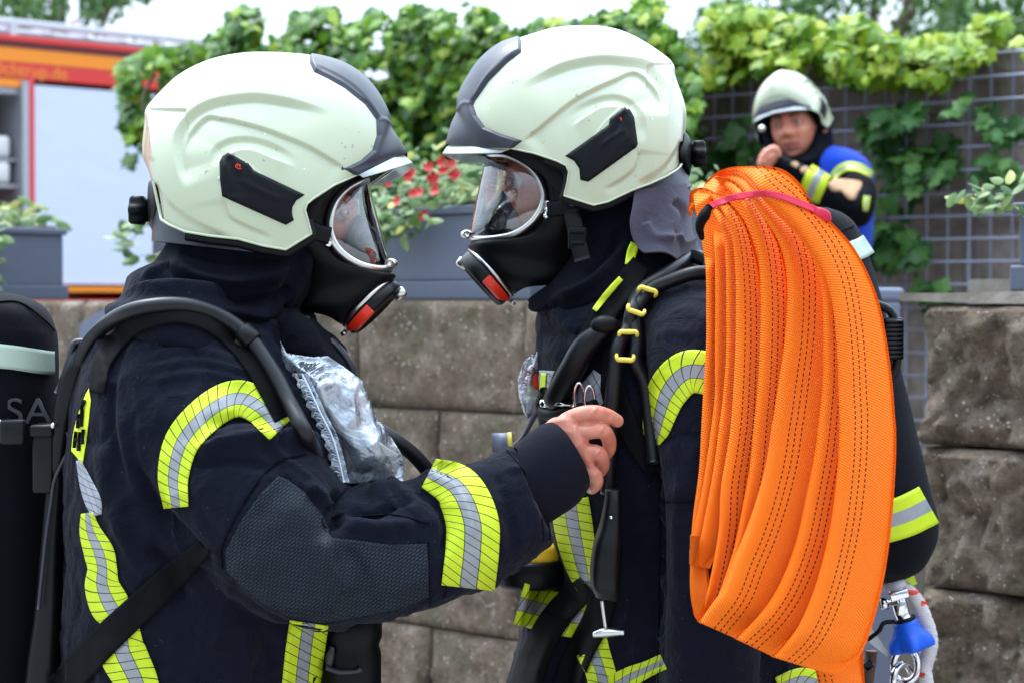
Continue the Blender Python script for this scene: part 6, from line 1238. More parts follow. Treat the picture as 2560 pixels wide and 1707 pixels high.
V_ = [tuple(P(x, y, 2.84)) for x, y in zM([(1025, 175), (1120, 120), (1190, 300), (1110, 330), (1030, 230)])]; vv = MB(); vv.add(V_ + [tuple(Vector(a) + Vector((0, .008, 0))) for a in V_], [(0, 1, 2, 3, 4), (9, 8, 7, 6, 5)] + [(i, 5 + i, 5 + (i + 1) % 5, (i + 1) % 5) for i in range(5)]); vv.build('pull_tab', M['hivis'], ar_, False)
vv = MB(); vv.tube([P(*zM([(520, 1290)])[0], 2.80), P(*zM([(590, 1370)])[0], 2.80)], .008, 8); vv.build('strap_end', M['plastic'], ar_)
# harness on the chest
def strap_on(bv, name, pts, wd, mat, par, off=.006, thick=.004, **k): return drape_strip(name, bv, pts, wd, M[mat], par, off=off, thick=thick, **k)
chest = bvh_of(jr, hd)
strap_on(chest, 'shoulder_strap', zG([(905, 130), (830, 230), (700, 420), (580, 600), (470, 760), (420, 880)]), [52, 58, 60, 58, 52, 46], 'webbing', ar_, .012, .01)
strap_on(chest, 'shoulder_strap', zG([(960, 170), (880, 320), (760, 560), (740, 760), (760, 900), (900, 1180), (980, 1300)]), [36, 44, 52, 56, 60, 50, 40], 'webbing', ar_, .008, .006)
strap_on(chest, 'hivis_edge', zG([(790, 215), (740, 270), (690, 330), (640, 395)]), [14, 16, 16, 14], 'hivis', ar_, .020, .003, m=5)
strap_on(chest, 'hivis_tab', zG([(870, 20), (850, 70), (835, 140)]), [24, 25, 22], 'hivis', ar_, .012, .003, m=5)
sh2 = bvh_of(jr, hd, *[o for o in ar_.children if o.type == 'MESH' and 'strap' in o.name])
b = MB(); b.tube([cast(sh2, *q, .014, 2.45)[0] for q in zG([(715, 480), (640, 590), (560, 720), (480, 850), (450, 900)])], [.010, .0155, .016, .016, .012], 16, 30); b.build('torch', M['plastic'], ar_)
b = MB(); b.ball(cast(sh2, *zG([(715, 490)])[0], .018, 2.45)[0], (.018, .012, .012), 12); b.build('torch_head', M['rubber'], ar_)
b = MB(); b.tube([cast(sh2, *q, .016, 2.45)[0] for q in zG([(420, 830), (400, 920), (440, 965), (540, 955), (640, 925), (690, 905)])], [.006, .008, .0085, .008, .006, .005], 12, 36); b.build('carabiner', M['rubber'], ar_)
b = MB(); b.tube([cast(sh2, *q, .026, 2.45)[0] for q in zG([(445, 912), (500, 925)])], .0055, 8); b.tube([cast(sh2, *q, .027, 2.45)[0] for q in zG([(510, 935), (600, 930)])], .003, 8)
for cx_, cy_ in zG([(615, 860), (655, 880)]): cc = cast(sh2, cx_, cy_, .02, 2.45)[0]; b.tube([cc + Vector((math.cos(a) * .006, -.004 * math.sin(a), math.sin(a) * .016)) for a in np.linspace(0, 6.283, 22)], .0019, 8, cap=False)
b.build('clip_ring', M['chrome'], ar_)
A1 = zG([(1290, 175), (1180, 160), (1080, 190), (985, 250), (925, 340), (880, 430), (845, 520), (800, 600), (790, 700), (765, 900), (755, 1150), (750, 1400)]); A2 = zG([(1290, 250), (1180, 255), (1080, 290), (1010, 320), (965, 370), (910, 440), (880, 530), (865, 600), (860, 680), (880, 800), (900, 1000), (960, 1250)])
for nm, A_, r_ in (('air_hose', A1, .0092), ('air_hose', A2, .0088)):
    b = MB(); b.tube([cast(sh2, *q, .015, 2.45)[0] for q in A_], r_, 14, 90); b.build(nm, M['hosepipe'], ar_)
sh3 = bvh_of(*[o for o in ar_.children if o.name.startswith('air_hose')], jr)
for (x1, y1, x2, y2) in ((895, 262, 990, 292), (825, 388, 915, 420), (780, 515, 880, 515), (765, 668, 860, 672)):
    (a0, b0), (a1, b1) = zG([(x1, y1), (x2, y2)]); p0 = P(a0, b0, 2.405); p1 = P(a1, b1, 2.405)
    yy = min([cast(sh3, a0 + (a1 - a0) * k, b0 + (b1 - b0) * k, 0, 2.5)[0].y for k in (0, .2, .5, .8, 1)]) - .0045; p0 = P(a0, b0, yy); p1 = P(a1, b1, yy); d_ = (p1 - p0).normalized(); up_ = Vector((-d_.z, 0, d_.x)); sg = -1 if y1 > 600 or (y1 > 350 and y1 < 450) else 1
    e_ = up_ * (.0055 * (1 if sg > 0 else 1)) * (-1 if y1 in (262, 515) else 1)
    b = MB(); b.tube([p0 + e_ + Vector((0, .006, 0)), p0 + e_ * .5, p0 + d_ * .002, p0 + d_ * .008, p1 - d_ * .008, p1 - d_ * .002, p1 + e_ * .5, p1 + e_ + Vector((0, .006, 0))], [.0022, .0026, .003, .0032, .0032, .003, .0026, .0022], 10, 40)
    b.build('yellow_clip', M['yellow_clip'], ar_)
# black handset hanging low on the chest, with its pin
vs = zH([(965, 90), (1090, 90), (1092, 300), (1098, 500), (1085, 720), (1080, 930), (1000, 935), (900, 905), (862, 850), (852, 650), (880, 480), (925, 330), (945, 200)])
hp = ribs_geo(RB(zH, [(968, 70, 1090, 70, 2.40, .012), (962, 150, 1092, 150, 2.40, .018), (930, 320, 1096, 320, 2.398, .022), (880, 480, 1098, 500, 2.395, .026), (854, 650, 1090, 680, 2.395, .028), (856, 800, 1082, 820, 2.395, .028), (890, 895, 1080, 925, 2.40, .02)]), 50, 40, 3.2)
b = MB(); b.add(*hp); cp_ = fixnormals(b.build('gauge_holder', M['plastic'], ar_)); b = MB(); b.ball(P(*zH([(1015, 288)])[0], 2.374), (.0022, .0018, .0022), 8); b.build('screw', M['chrome'], cp_)
b = MB(); b.tube([P(*q, 2.39) for q in zH([(945, 930), (960, 1050), (978, 1170)])], .0024, 8, 12); b.tube([P(*q, 2.385) for q in zH([(870, 1195), (980, 1175), (1112, 1178)])], [.0032, .0058, .003], 10, 16); b.build('pin', M['silver'], ar_)
b = MB(); b.tube([P(*q, 2.60) for q in zH([(700, 860), (720, 1010)])], .003, 8, 6); b.build('pin', M['silver'], ar_)
strap_on(bvh_of(jr), 'waist_strap', zV([(1350, 1345), (1290, 1400), (1240, 1480), (1195, 1600)]), [60, 72, 76, 78], 'webbing', ar_, .008, .005)
strap_on(bvh_of(jr), 'waist_strap', zV([(1400, 1310), (1370, 1420), (1330, 1500), (1290, 1600)]), [60, 70, 70, 70], 'webbing', ar_, .006, .005)
b = MB(); b.tube([P(*q, 2.60) for q in zG([(345, 920), (290, 1010), (235, 1110), (190, 1150)])], .010, 10, 20, flat=(1, .35), up=(0, -1, 0)); b.build('side_strap', M['grey_cloth'], ar_)
b = MB(); b.tube([P(*q, 2.56) for q in zF([(1262, 530), (1330, 528)])], .0125, 16); b.build('side_fitting', M['planter_lt'], ar_); b = MB(); b.tube([P(*q, 2.56) for q in zF([(1330, 528), (1350, 526)])], .0130, 16); b.build('yellow_band', M['yellow_clip'], ar_)
b = MB(); b.lathe(P(*zH([(410, 605)])[0], 2.62), (0, 0, 1), [(.036, -.018), (.038, .01), (.034, .02)], 28); yt = b.build('side_canister', M['yellow'], ar_); b = MB(); b.lathe(P(*zH([(395, 715)])[0], 2.62), (0, 0, 1), [(.040, -.018), (.047, -.012), (.047, .014), (.044, .018)], 32); b.build('canister_base', M['rubber'], yt)
# plastic pouches on his chest
def film(name, outline, Yc, bulge, label, seed, bvb=None, step=5.5, amp=.0055, fr=12):
    pl_ = np.asarray(dens(outline, step)); x0, y0 = pl_.min(0); x1, y1 = pl_.max(0); gx, gy = [q.ravel() for q in np.meshgrid(np.arange(x0, x1, step), np.arange(y0, y1, step))]; m = inpoly(gx, gy, pl_); gx, gy = gx[m], gy[m]
    d, _, _ = segdist(gx, gy, np.vstack([pl_, pl_[:1]])); m = d > step * .5; gx, gy = gx[m], gy[m]
    vs, es, fs, *_ = geometry.delaunay_2d_cdt([Vector(a) for a in pl_] + [Vector((a, b_)) for a, b_ in zip(gx, gy)], [], [list(range(len(pl_)))], 1, 1e-4); vs = np.array([v[:] for v in vs]); d, _, _ = segdist(vs[:, 0], vs[:, 1], np.vstack([pl_, pl_[:1]]))
    e = sst(d / 60); p3 = np.c_[vs / 1000, 0 * vs[:, :1] + seed]
    def crump(o): a = 1 - 2 * np.abs(vnoise(p3 * fr + o, seed)); c = 1 - 2 * np.abs(vnoise(p3 * np.array([fr * 2.3, fr * 1.3, 1]) + o, seed + 4)); return a * amp + c * amp * .5
    k_ = sst(d / 9)
    Yt = Yc - bulge * e - crump(0) * k_; Yb = Yc + bulge * .4 * e + crump(7.7) * k_ * .5 + .001
    o = solid_from(name, vs, fs, Yt, Yb, M['bag'], None); return tag(o, label, 'plastic bag')
film('plastic_bag', zG([(340, 620), (290, 640), (240, 690), (212, 780), (215, 860), (240, 960), (270, 1000), (300, 930), (345, 860)]), 2.60, .02, 'small crumpled clear plastic bag at the chest of the right firefighter', 4)
b = MB(); b.ball(P(*zG([(290, 790)])[0], 2.605), (.013, .010, .020), 10); tag(b.build('rolled_cloth', M['red']), 'red roll inside the small plastic bag at the right firefighter chest', 'cloth')
strap_on(chest, 'chest_patch', zG([(375, 730), (370, 830), (360, 935)]), [40, 42, 38], 'tape_grey', jr, .003, .002, m=7); strap_on(chest, 'hivis_badge', zG([(356, 742), (350, 830), (343, 935)]), [14, 16, 12], 'hivis', jr, .007, .002, m=5); strap_on(chest, 'chest_tape', zG([(700, 770), (640, 850), (540, 925)]), [70, 74, 50], 'tape_grey', jr, .004, .002, m=9)

# ================================================================ the orange hose
def zz(a, b): return zI([q for q in a if q[1] <= 1455]) + zJ(b)
HB = [  # left fold (top over the shoulder, down to the bottom), right edge, depth, stitch centre px from the left fold
    ('A', zz([(158, 350), (165, 400), (178, 480), (190, 650), (192, 850), (190, 1050), (175, 1300), (166, 1500)], [(175, 30), (160, 300), (122, 600), (108, 850), (108, 1020), (128, 1150), (150, 1192)]), zz([(200, 300), (225, 360), (255, 480), (262, 650), (262, 850), (262, 1050), (252, 1300), (240, 1500)], [(290, 30), (270, 300), (235, 600), (215, 850), (230, 1020), (215, 1110), (180, 1192)]), 2.325, 200),
    ('B', zz([(150, 330), (170, 290), (205, 330), (228, 400), (240, 560), (242, 800), (240, 1050), (240, 1300), (215, 1500)], [(235, 30), (205, 250), (172, 450), (140, 600), (112, 760), (112, 862)]), zz([(190, 300), (240, 290), (275, 350), (310, 440), (320, 560), (320, 800), (320, 1050), (310, 1300), (285, 1500)], [(350, 30), (330, 250), (300, 450), (285, 600), (255, 760), (216, 885)]), 2.312, 200),
    ('B2', zz([(130, 320), (110, 290), (125, 262), (165, 255), (210, 280), (255, 345), (290, 440), (302, 600), (304, 850), (302, 1100), (285, 1330), (262, 1500)], [(282, 30), (258, 220), (225, 420), (190, 600), (160, 760), (150, 870)]), zz([(95, 310), (86, 270), (105, 235), (150, 222), (230, 235), (320, 340), (370, 440), (385, 600), (385, 850), (380, 1100), (365, 1330), (350, 1500)], [(400, 30), (380, 220), (360, 420), (330, 600), (280, 760), (225, 885)]), 2.298, 190),
    ('C', zz([(165, 295), (150, 255), (148, 215), (175, 192), (225, 225), (285, 295), (325, 390), (345, 500), (357, 700), (356, 1000), (345, 1250), (328, 1500)], [(350, 30), (325, 200), (292, 400), (278, 650), (240, 880), (195, 1080), (150, 1190)]), zz([(108, 285), (97, 235), (100, 190), (125, 165), (190, 160), (290, 215), (370, 290), (420, 370), (465, 490), (510, 700), (515, 1000), (500, 1250), (480, 1500)], [(510, 30), (480, 250), (440, 480), (385, 700), (330, 930), (265, 1100), (170, 1215)]), 2.282, 43),
    ('D', zz([(205, 260), (200, 225), (225, 180), (280, 155), (335, 195), (395, 262), (445, 380), (478, 520), (494, 700), (494, 950), (480, 1250), (460, 1500)], [(487, 30), (462, 280), (418, 520), (375, 740), (310, 950), (255, 1080), (165, 1195)]), zz([(160, 250), (165, 205), (190, 165), (240, 130), (320, 118), (390, 165), (480, 250), (560, 380), (620, 510), (660, 700), (660, 950), (635, 1250), (600, 1500)], [(640, 30), (610, 280), (550, 520), (480, 740), (400, 950), (330, 1080), (200, 1225)]), 2.264, 50),
    ('E', zz([(215, 235), (212, 200), (235, 160), (290, 122), (350, 135), (420, 200), (500, 310), (575, 420), (625, 550), (645, 700), (642, 850), (625, 1050), (595, 1250), (565, 1450)], [(594, 30), (560, 250), (500, 480), (430, 680), (370, 820), (290, 1020), (150, 1200)]), zz([(165, 232), (172, 190), (200, 145), (260, 100), (350, 85), (430, 122), (530, 200), (640, 310), (740, 420), (820, 550), (860, 700), (875, 850), (875, 1050), (870, 1250), (850, 1450)], [(900, 30), (875, 250), (830, 480), (770, 700), (700, 900), (590, 1140), (400, 1310)]), 2.245, 62),
    ('F', zz([(225, 215), (222, 175), (240, 138), (290, 98), (340, 88), (400, 112), (465, 170), (540, 260), (650, 370), (750, 490), (815, 620), (842, 780), (845, 1000), (842, 1250), (822, 1450)], [(872, 30), (850, 200), (800, 450), (740, 720), (640, 980), (520, 1160), (370, 1300)]), zz([(170, 215), (178, 170), (208, 122), (260, 82), (330, 60), (400, 60), (480, 100), (560, 170), (640, 260), (760, 370), (860, 490), (930, 620), (965, 780), (980, 1000), (980, 1250), (975, 1450)], [(1040, 30), (1030, 200), (1000, 450), (970, 700), (900, 960), (800, 1200), (625, 1420)]), 2.226, 47),
    ('G', zz([(215, 200), (212, 160), (235, 115), (290, 75), (370, 72), (430, 102), (480, 160), (535, 228), (640, 322), (740, 440), (830, 590), (888, 760), (915, 950), (928, 1150), (932, 1350), (930, 1480)], [(998, 30), (985, 300), (945, 620), (880, 900), (800, 1130), (710, 1290), (588, 1408)]), zz([(165, 210), (172, 160), (205, 108), (260, 66), (330, 42), (420, 35), (500, 37), (590, 44), (660, 78), (730, 150), (800, 262), (900, 355), (1010, 480), (1100, 640), (1165, 820), (1205, 1020), (1235, 1250), (1250, 1450)], [(1337, 30), (1336, 250), (1312, 600), (1270, 920), (1200, 1210), (1110, 1420), (960, 1524)]), 2.205, 57)]
fh = root('fire_hose', tuple(P(1970, 1000, 2.33)), 'thick coil of bright orange flat fire hose over the right firefighter shoulder', 'fire hose')
def band(nm, Lp, Rp, Y0, cst, over=22, n=170, m=26, hh=.019, topback=True, bot=True):
    L = cat([p[:2] for p in Lp], n); Rr = cat([p[:2] for p in Rp], n); 
    ext = (Rr - L) / (np.linalg.norm(Rr - L, axis=1)[:, None] + 1e-9); s = np.linspace(0, 1, n)
    V = []; uv = []; arc = np.r_[0, np.cumsum(np.linalg.norm(np.diff(L, axis=0), axis=1))] * .00047; V2 = []
    u = np.sin(np.linspace(-math.pi / 2, math.pi / 2, m)) * .5 + .5; wd = np.linalg.norm(Rr - L, axis=1)
    for i in range(n):
        back = (.075 + (2.325 - Y0) * 1.6) * (1 - sst(np.array(s[i] / .13))) ; fold = sst(np.array((s[i] - .93) / .07))
        dpx = u * wd[i]; rl = np.sqrt(np.clip(1 - (1 - np.clip(dpx / 40, 0, 1)) ** 2, 0, 1)); rr_ = np.sqrt(np.clip(1 - (1 - np.clip((wd[i] - dpx) / 24, 0, 1)) ** 2, 0, 1))
        puff = 1 + .10 * math.sin(s[i] * 9 + Y0 * 400); wav = .0012 * np.sin(u * 3.1 + s[i] * 7 + Y0 * 900)
        Yf_ = Y0 + back + fold * .010 - hh * puff * rl * rr_ * (1 - .55 * u) + .013 * u + wav * rl * rr_; Yb_ = Y0 + back + .006 * rl * rr_ + .004 * u
        X = L[i, 0] + ext[i, 0] * dpx; Yp = L[i, 1] + ext[i, 1] * dpx
        V.append(Pn(X, Yp, Yf_)); V2.append(Pn(X, Yp, Yb_)); uv += [((q - cst) * .00047, arc[i]) for q in dpx]
    V = np.vstack(V + V2); uv = uv + uv; k = n * m
    Fc = [(i * m + j, (i + 1) * m + j, (i + 1) * m + j + 1, i * m + j + 1) for i in range(n - 1) for j in range(m - 1)]; Fc += [tuple(a + k for a in f[::-1]) for f in Fc]
    bd_ = [j for j in range(m)] + [i * m + m - 1 for i in range(1, n)] + [(n - 1) * m + j for j in range(m - 2, -1, -1)] + [i * m for i in range(n - 2, 0, -1)]
    Fc += [(bd_[i], bd_[i - 1], bd_[i - 1] + k, bd_[i] + k) for i in range(len(bd_))]
    o = mesh(nm, V, Fc, M['hose'], fh, uv=uv); return fixnormals(o)
bands = [band('hose_loop', L, Rr, Y0, c_) for nm, L, Rr, Y0, c_ in HB]
# far side of the coil: the loops go over the shoulder and hang behind it, and the tail below
band('hose_loop', zz([(225, 95), (280, 160), (330, 400), (360, 900)], [(560, 200), (520, 600), (480, 1000), (500, 1250)]), zz([(700, 130), (820, 300), (980, 500), (1080, 900)], [(1180, 200), (1180, 600), (1100, 1000), (900, 1250)]), 2.40, 120, hh=.02, n=60)
band('hose_loop', zI([(118, 200), (135, 300), (165, 450), (200, 700)]), zI([(250, 85), (420, 150), (560, 300), (640, 700)]), 2.345, 200, n=60)
band('hose_tail', zJ([(700, 1300), (830, 1420), (862, 1520), (900, 1700)]), zJ([(1080, 1250), (1135, 1350), (1145, 1500), (1165, 1700)]), 2.25, 20, n=40)
# folded end of the hose showing its ribbed lining
b = MB(); 
for k in range(14):
    y = 690 + k * 12.5; x0 = 112 - (3 if k > 6 else 0); w1 = 46 - abs(k - 3) * 1.2 * (k > 3) - k * .8; (a0, b0), (a1, b1) = zJ([(x0, y), (x0 + w1, y + 3)]); b.tube([P(a0, b0, 2.290), P((a0 + a1) / 2, (b0 + b1) / 2, 2.2855), P(a1, b1, 2.290)], .0016, 6, 8)
b.build('folded_end', M['hose'], fh)
hb = bvh_of(*bands)
st = drape_strip('tie_strap', hb, zI([(205, 268), (260, 240), (340, 212), (430, 196), (520, 190), (620, 207), (720, 245), (800, 278), (870, 320)]), [15, 17, 17, 17, 17, 17, 16, 17, 17], M['pink'], fh, off=.003, thick=.0015, m=7, smooth=14)
b = MB(); b.tube([P(*q, Y_) for q, Y_ in zip(zI([(800, 282), (840, 300), (868, 318), (885, 342)]), (2.195, 2.192, 2.20, 2.22))], [.004, .0055, .0055, .003], 10, 16, flat=(1, .35)); b.build('strap_end', M['pink'], st)
b = MB(); b.tube([P(*q, Y_) for q, Y_ in zip(zI([(215, 258), (190, 290), (170, 330), (155, 380), (168, 440)]), (2.235, 2.235, 2.24, 2.255, 2.27))], [.004, .0052, .006, .005, .003], 10, 24); b.tube([P(*q, Y_) for q, Y_ in zip(zI([(205, 262), (180, 320), (150, 350)]), (2.235, 2.232, 2.24))], [.004, .006, .003], 8, 14); b.build('strap_knot', M['webbing'], st)
# ================================================================ breathing apparatus of the left man
al = root('breathing_apparatus', tuple(P(60, 1300, 2.45)), 'breathing apparatus worn by the left firefighter, its black bottle cut by the left edge', 'breathing apparatus', 'worn breathing apparatus')
b = MB(); b.add(*ribs_geo(RB(zV, [(-60, 672, 10, 672, 2.45, .02), (-120, 680, 60, 684, 2.45, .05), (-155, 700, 98, 706, 2.45, .075), (-168, 740, 120, 745, 2.45, .085), (-172, 800, 130, 800, 2.45, .088), (-172, 1000, 131, 1000, 2.45, .088), (-172, 1250, 124, 1250, 2.45, .088), (-172, 1568, 112, 1568, 2.45, .088), (-172, 1900, 100, 1900, 2.45, .085), (-100, 2000, 40, 2000, 2.45, .03)]), 90, 64, 2.15)); cy = fixnormals(b.build('cylinder', M['bottle'], al)); cyb = bvh_of(cy)
V0, N0 = world_v(cy); setv(cy, V0 + N0 * (.0015 * fbm(V0 * 9, 3, 33))[:, None])
drape_strip('glow_band', cyb, zE([(-160, 300), (-60, 293), (40, 300), (140, 315), (200, 322), (214, 322)]), [64, 62, 60, 60, 58, 58], M['glow_band'], cy, m=7)
text_on('lettering', 'MSA', 30, 1030, cast(cyb, 30, 1030)[0].y - .002, 92, simple('dark_grey_print', (.018, .018, .022), .5), cy, sxs=1.15)
piping(cyb, Z([(-40, 700), (40, 695), (100, 735), (124, 760)]), cy, .0013)
# back plate and yoke
b = MB(); b.add(*ribs_geo(RB(zV, [(168, 782, 222, 790, 2.37, .02), (158, 830, 214, 840, 2.37, .035), (140, 880, 200, 890, 2.37, .035), (128, 960, 178, 970, 2.375, .035), (126, 1060, 162, 1070, 2.38, .035), (112, 1120, 160, 1100, 2.38, .03), (100, 1250, 152, 1230, 2.38, .03), (85, 1400, 148, 1400, 2.38, .03), (62, 1568, 142, 1568, 2.38, .03), (40, 1900, 130, 1900, 2.38, .03)]), 70, 36, 3.2)); bp = fixnormals(b.build('back_plate', M['plastic'], al))
b = MB(); b.tube([P(*q, 2.345) for q in zE([(330, 240), (295, 242), (282, 262), (262, 330), (240, 400), (222, 440)])], .0040, 8, 24); b.tube([P(*q, 2.338) for q in zE([(262, 590), (270, 650), (215, 770), (200, 860), (180, 1000), (150, 1280)])], .0022, 8, 24); b.build('plate_edge', M['trim'], bp)
b = MB(); b.box(P(*zE([(185, 700)])[0], 2.37), (.026, .05, .075), bev=.004); b.box(P(*zE([(175, 582)])[0], 2.36), (.028, .04, .014), bev=.003); b.box(P(*zE([(50, 590)])[0], 2.345), (.03, .012, .030), bev=.004); b.build('cylinder_latch', M['plastic'], al)
b = MB(); b.tube([P(*q, 2.345) for q in zE([(-10, 552), (20, 553)])], .0035, 8); b.ball(P(*zE([(207, 566)])[0], 2.335), .0035, 8); b.build('rivet', M['silver'], al)
b = MB(); b.tube([P(*q, 2.32) for q in zE([(175, 940), (160, 1100), (150, 1290)])], .0014, 6, 14); b.build('wear_line', M['silver'], al) if False else None
jh = bvh_of(jk, cl, hd if False else cl)
def hose_on(bv, pts, r_, off, n=80, lo=2.15): 
    q = [cast(bv, *p, off, 2.33)[0] for p in pts]; return q
jc = bvh_of(jk, cl, fc)
strap_on(jc, 'shoulder_strap', zV([(222, 900), (236, 830), (285, 765), (350, 728), (430, 722), (505, 752), (570, 815), (615, 890), (650, 960)]), [40, 46, 48, 48, 48, 50, 52, 50, 46], 'webbing', al, .005, .006, smooth=6)
pt = zV([(178, 872), (188, 820), (222, 765), (280, 722), (350, 703), (430, 702), (505, 725), (570, 772), (625, 850), (662, 920), (700, 992)]); q0 = [cast(jc, *p, .016, 2.34)[0] for p in pt]
q0[0] = P(*pt[0], 2.355); q0[1] = P(*pt[1], 2.35); q0[2] = P(*pt[2], 2.33)
Ys_ = np.array([p.y for p in q0]); 
for _ in range(2): Ys_[1:-1] = np.minimum(Ys_[1:-1], (Ys_[:-2] + Ys_[2:]) / 2 + .006)
pt = list(pt) + zV([(728, 1050), (748, 1100)]); Ys_ = np.r_[Ys_, Ys_[-1] + .05, Ys_[-1] + .11]; b = MB(); b.tube([P(*p, y) for p, y in zip(pt, Ys_)], .0088, 18, 120); b.build('air_hose', M['hosepipe'], al)
b = MB(); i0 = 7; c = P(*pt[i0], Ys_[i0]); d_ = (P(*pt[i0 + 1], Ys_[i0 + 1]) - P(*pt[i0 - 1], Ys_[i0 - 1])).normalized(); b.lathe(c - d_ * .011, d_, [(.0105, 0), (.0122, .002), (.0122, .019), (.0105, .021)], 24); b.box(c + Vector((-.012, .004, -.014)), (.018, .012, .02), Matrix.Rotation(R(40), 4, 'Y'), .003); b.build('hose_clamp', M['plastic'], al)
b = MB(); b.lathe(P(*pt[0], 2.355) , (.15, 0, 1), [(.010, -.02), (.0125, -.016), (.0125, .004), (.0095, .008)], 20); b.build('hose_fitting', M['plastic'], al)
b = MB(); b.tube([P(x, y, yy) for (x, y), yy in zip(zF([(760, 470), (830, 510), (900, 560), (960, 620), (1010, 690), (1030, 760)]), (2.32, 2.32, 2.33, 2.34, 2.35, 2.36))], .0088, 16, 50); b.build('air_hose', M['hosepipe'], al)
strap_on(jc, 'waist_strap', zV([(470, 1255), (400, 1320), (320, 1395), (230, 1480), (130, 1590)]), [40, 66, 74, 78, 80], 'webbing', al, .006, .004, smooth=5)
b = MB(); b.tube([P(*q, yy) for q, yy in zip(zF([(470, 0), (530, 60), (590, 110), (650, 190), (665, 250)]), (2.38, 2.37, 2.37, 2.375, 2.38))], .013, 12, 24, flat=(1, .35), up=(0, -1, 0)); b.build('chest_strap', M['trim'], al)
b = MB(); b.lathe(P(*zF([(642, 1320)])[0], 2.36), (0, 0, 1), [(.034, -.012), (.036, .008), (.03, .012)], 28); yt = b.build('side_canister', M['yellow'], al); b = MB(); b.lathe(P(*zF([(645, 1400)])[0], 2.36), (0, 0, 1), [(.034, -.07), (.038, -.06), (.038, -.01), (.035, .0), (.039, .01), (.039, .032), (.035, .036)], 30); b.build('canister_base', M['rubber'], yt)
b = MB(); b.tube([P(*q, 2.325) for q in zF([(572, 1410), (562, 1450), (558, 1500)])], [.003, .0055, .0035], 8, 12); b.tube([P(*q, 2.32) for q in zF([(545, 1500), (600, 1518), (680, 1515), (700, 1500)])], [.003, .0035, .003, .004], 8, 14); b.build('pin', M['trim'], al)
# back panel of the jacket seen edge-on
jb = bvh_of(jk)
pp = drape_poly('back_panel', jb, zE([(347, 420), (354, 470), (344, 560), (334, 640), (321, 722), (300, 690), (277, 664), (284, 600), (296, 545), (318, 480), (335, 440)]), M['hivis'], jk, off=.002, step=6, curve=False)
b = MB()
for seg in ([(325, 500), (340, 470)], [(318, 520), (312, 575)], [(330, 500), (326, 570)], [(318, 545), (328, 540)], [(305, 590), (300, 650)], [(322, 590), (316, 665)], [(303, 620), (318, 628)], [(336, 580), (330, 640)]):
    q = [cast(jb, *p, .0035, 2.4)[0] for p in zE(seg)]; b.tube(q, .0022, 6)
b.build('lettering', M['webbing'], pp)
drape_strip('grey_tape', jb, zE([(305, 700), (335, 790), (362, 860), (378, 915)]), [12, 34, 42, 26], M['tape_grey'], jk, m=7)
# clear bag in front of the left man's chest
ob = zF([(348, 92), (372, 140), (430, 152), (490, 160), (552, 155), (620, 200), (702, 262), (735, 350), (770, 430), (812, 480), (868, 572), (885, 625), (878, 690), (928, 702), (903, 716), (852, 736), (805, 705), (755, 688), (700, 702), (640, 706), (606, 698), (600, 640), (560, 560), (500, 470), (440, 370), (405, 290), (372, 210), (352, 150)])
film('plastic_bag', ob, 2.285, .028, 'large crumpled clear plastic bag tucked in front of the left firefighter chest', 9, amp=.0055)
b = MB(); ed = zF([(440, 230), (475, 300), (520, 400), (570, 500), (600, 600), (622, 700)]); e2 = cat([tuple(P(*p, 2.252)) for p in ed], 40); b.tube(e2, .0012, 6)
for k in range(3, 38): b.tube([e2[k], e2[k] + np.array([-.005 - .002 * math.sin(k * 3), .002, .002]), e2[k] + np.array([-.010, .006, .003 * math.sin(k * 2)])], [.0006, .0011, .0004], 5)
rb_ = [(e2[k] + np.array([-.011 - .002 * math.sin(k * 1.7), .004 + .002 * math.sin(k * .9), 0]), e2[k] + np.array([.006, .001, 0])) for k in range(40)]; b.add([tuple(q) for pr_ in rb_ for q in pr_] + [tuple(q + np.array([0, .0008, 0])) for pr_ in rb_ for q in pr_], [(2 * k, 2 * k + 1, 2 * k + 3, 2 * k + 2) for k in range(39)] + [(80 + 2 * k, 82 + 2 * k, 83 + 2 * k, 81 + 2 * k) for k in range(39)], mi=1)
tag(b.build('bag_seal', [M['seal'], M['bag']]), 'ribbed zip seal running down the large clear plastic bag', 'bag seal')
b = MB(); lq = [P(*p, y) for p, y in zip(zF([(670, 450), (720, 490), (850, 580), (820, 588), (740, 560), (700, 510)]), (2.262, 2.26, 2.265, 2.268, 2.268, 2.265))]; b.add([tuple(a) for a in lq] + [tuple(a + Vector((0, .001, 0))) for a in lq], [tuple(range(6)), tuple(range(6, 12))[::-1]] + [(i, i + 6, (i + 1) % 6 + 6, (i + 1) % 6) for i in range(6)]); tag(b.build('paper_label', M['label'], smooth=False), 'white paper slip inside the large clear plastic bag', 'label')
b = MB(); b.add(*ribs_geo(RB(zF, [(420, 240, 560, 230, 2.30, .012), (430, 320, 660, 300, 2.30, .02), (480, 400, 720, 400, 2.30, .022), (560, 520, 780, 500, 2.30, .02), (630, 640, 850, 620, 2.30, .012)]), 40, 40)); cb_ = fixnormals(b.build('folded_film', M['bag'])); V0, N0 = world_v(cb_); setv(cb_, V0 + N0 * (.004 * fbm(V0 * 22, 3, 3))[:, None]); tag(cb_, 'second layer of folded clear film inside the large plastic bag', 'plastic film')

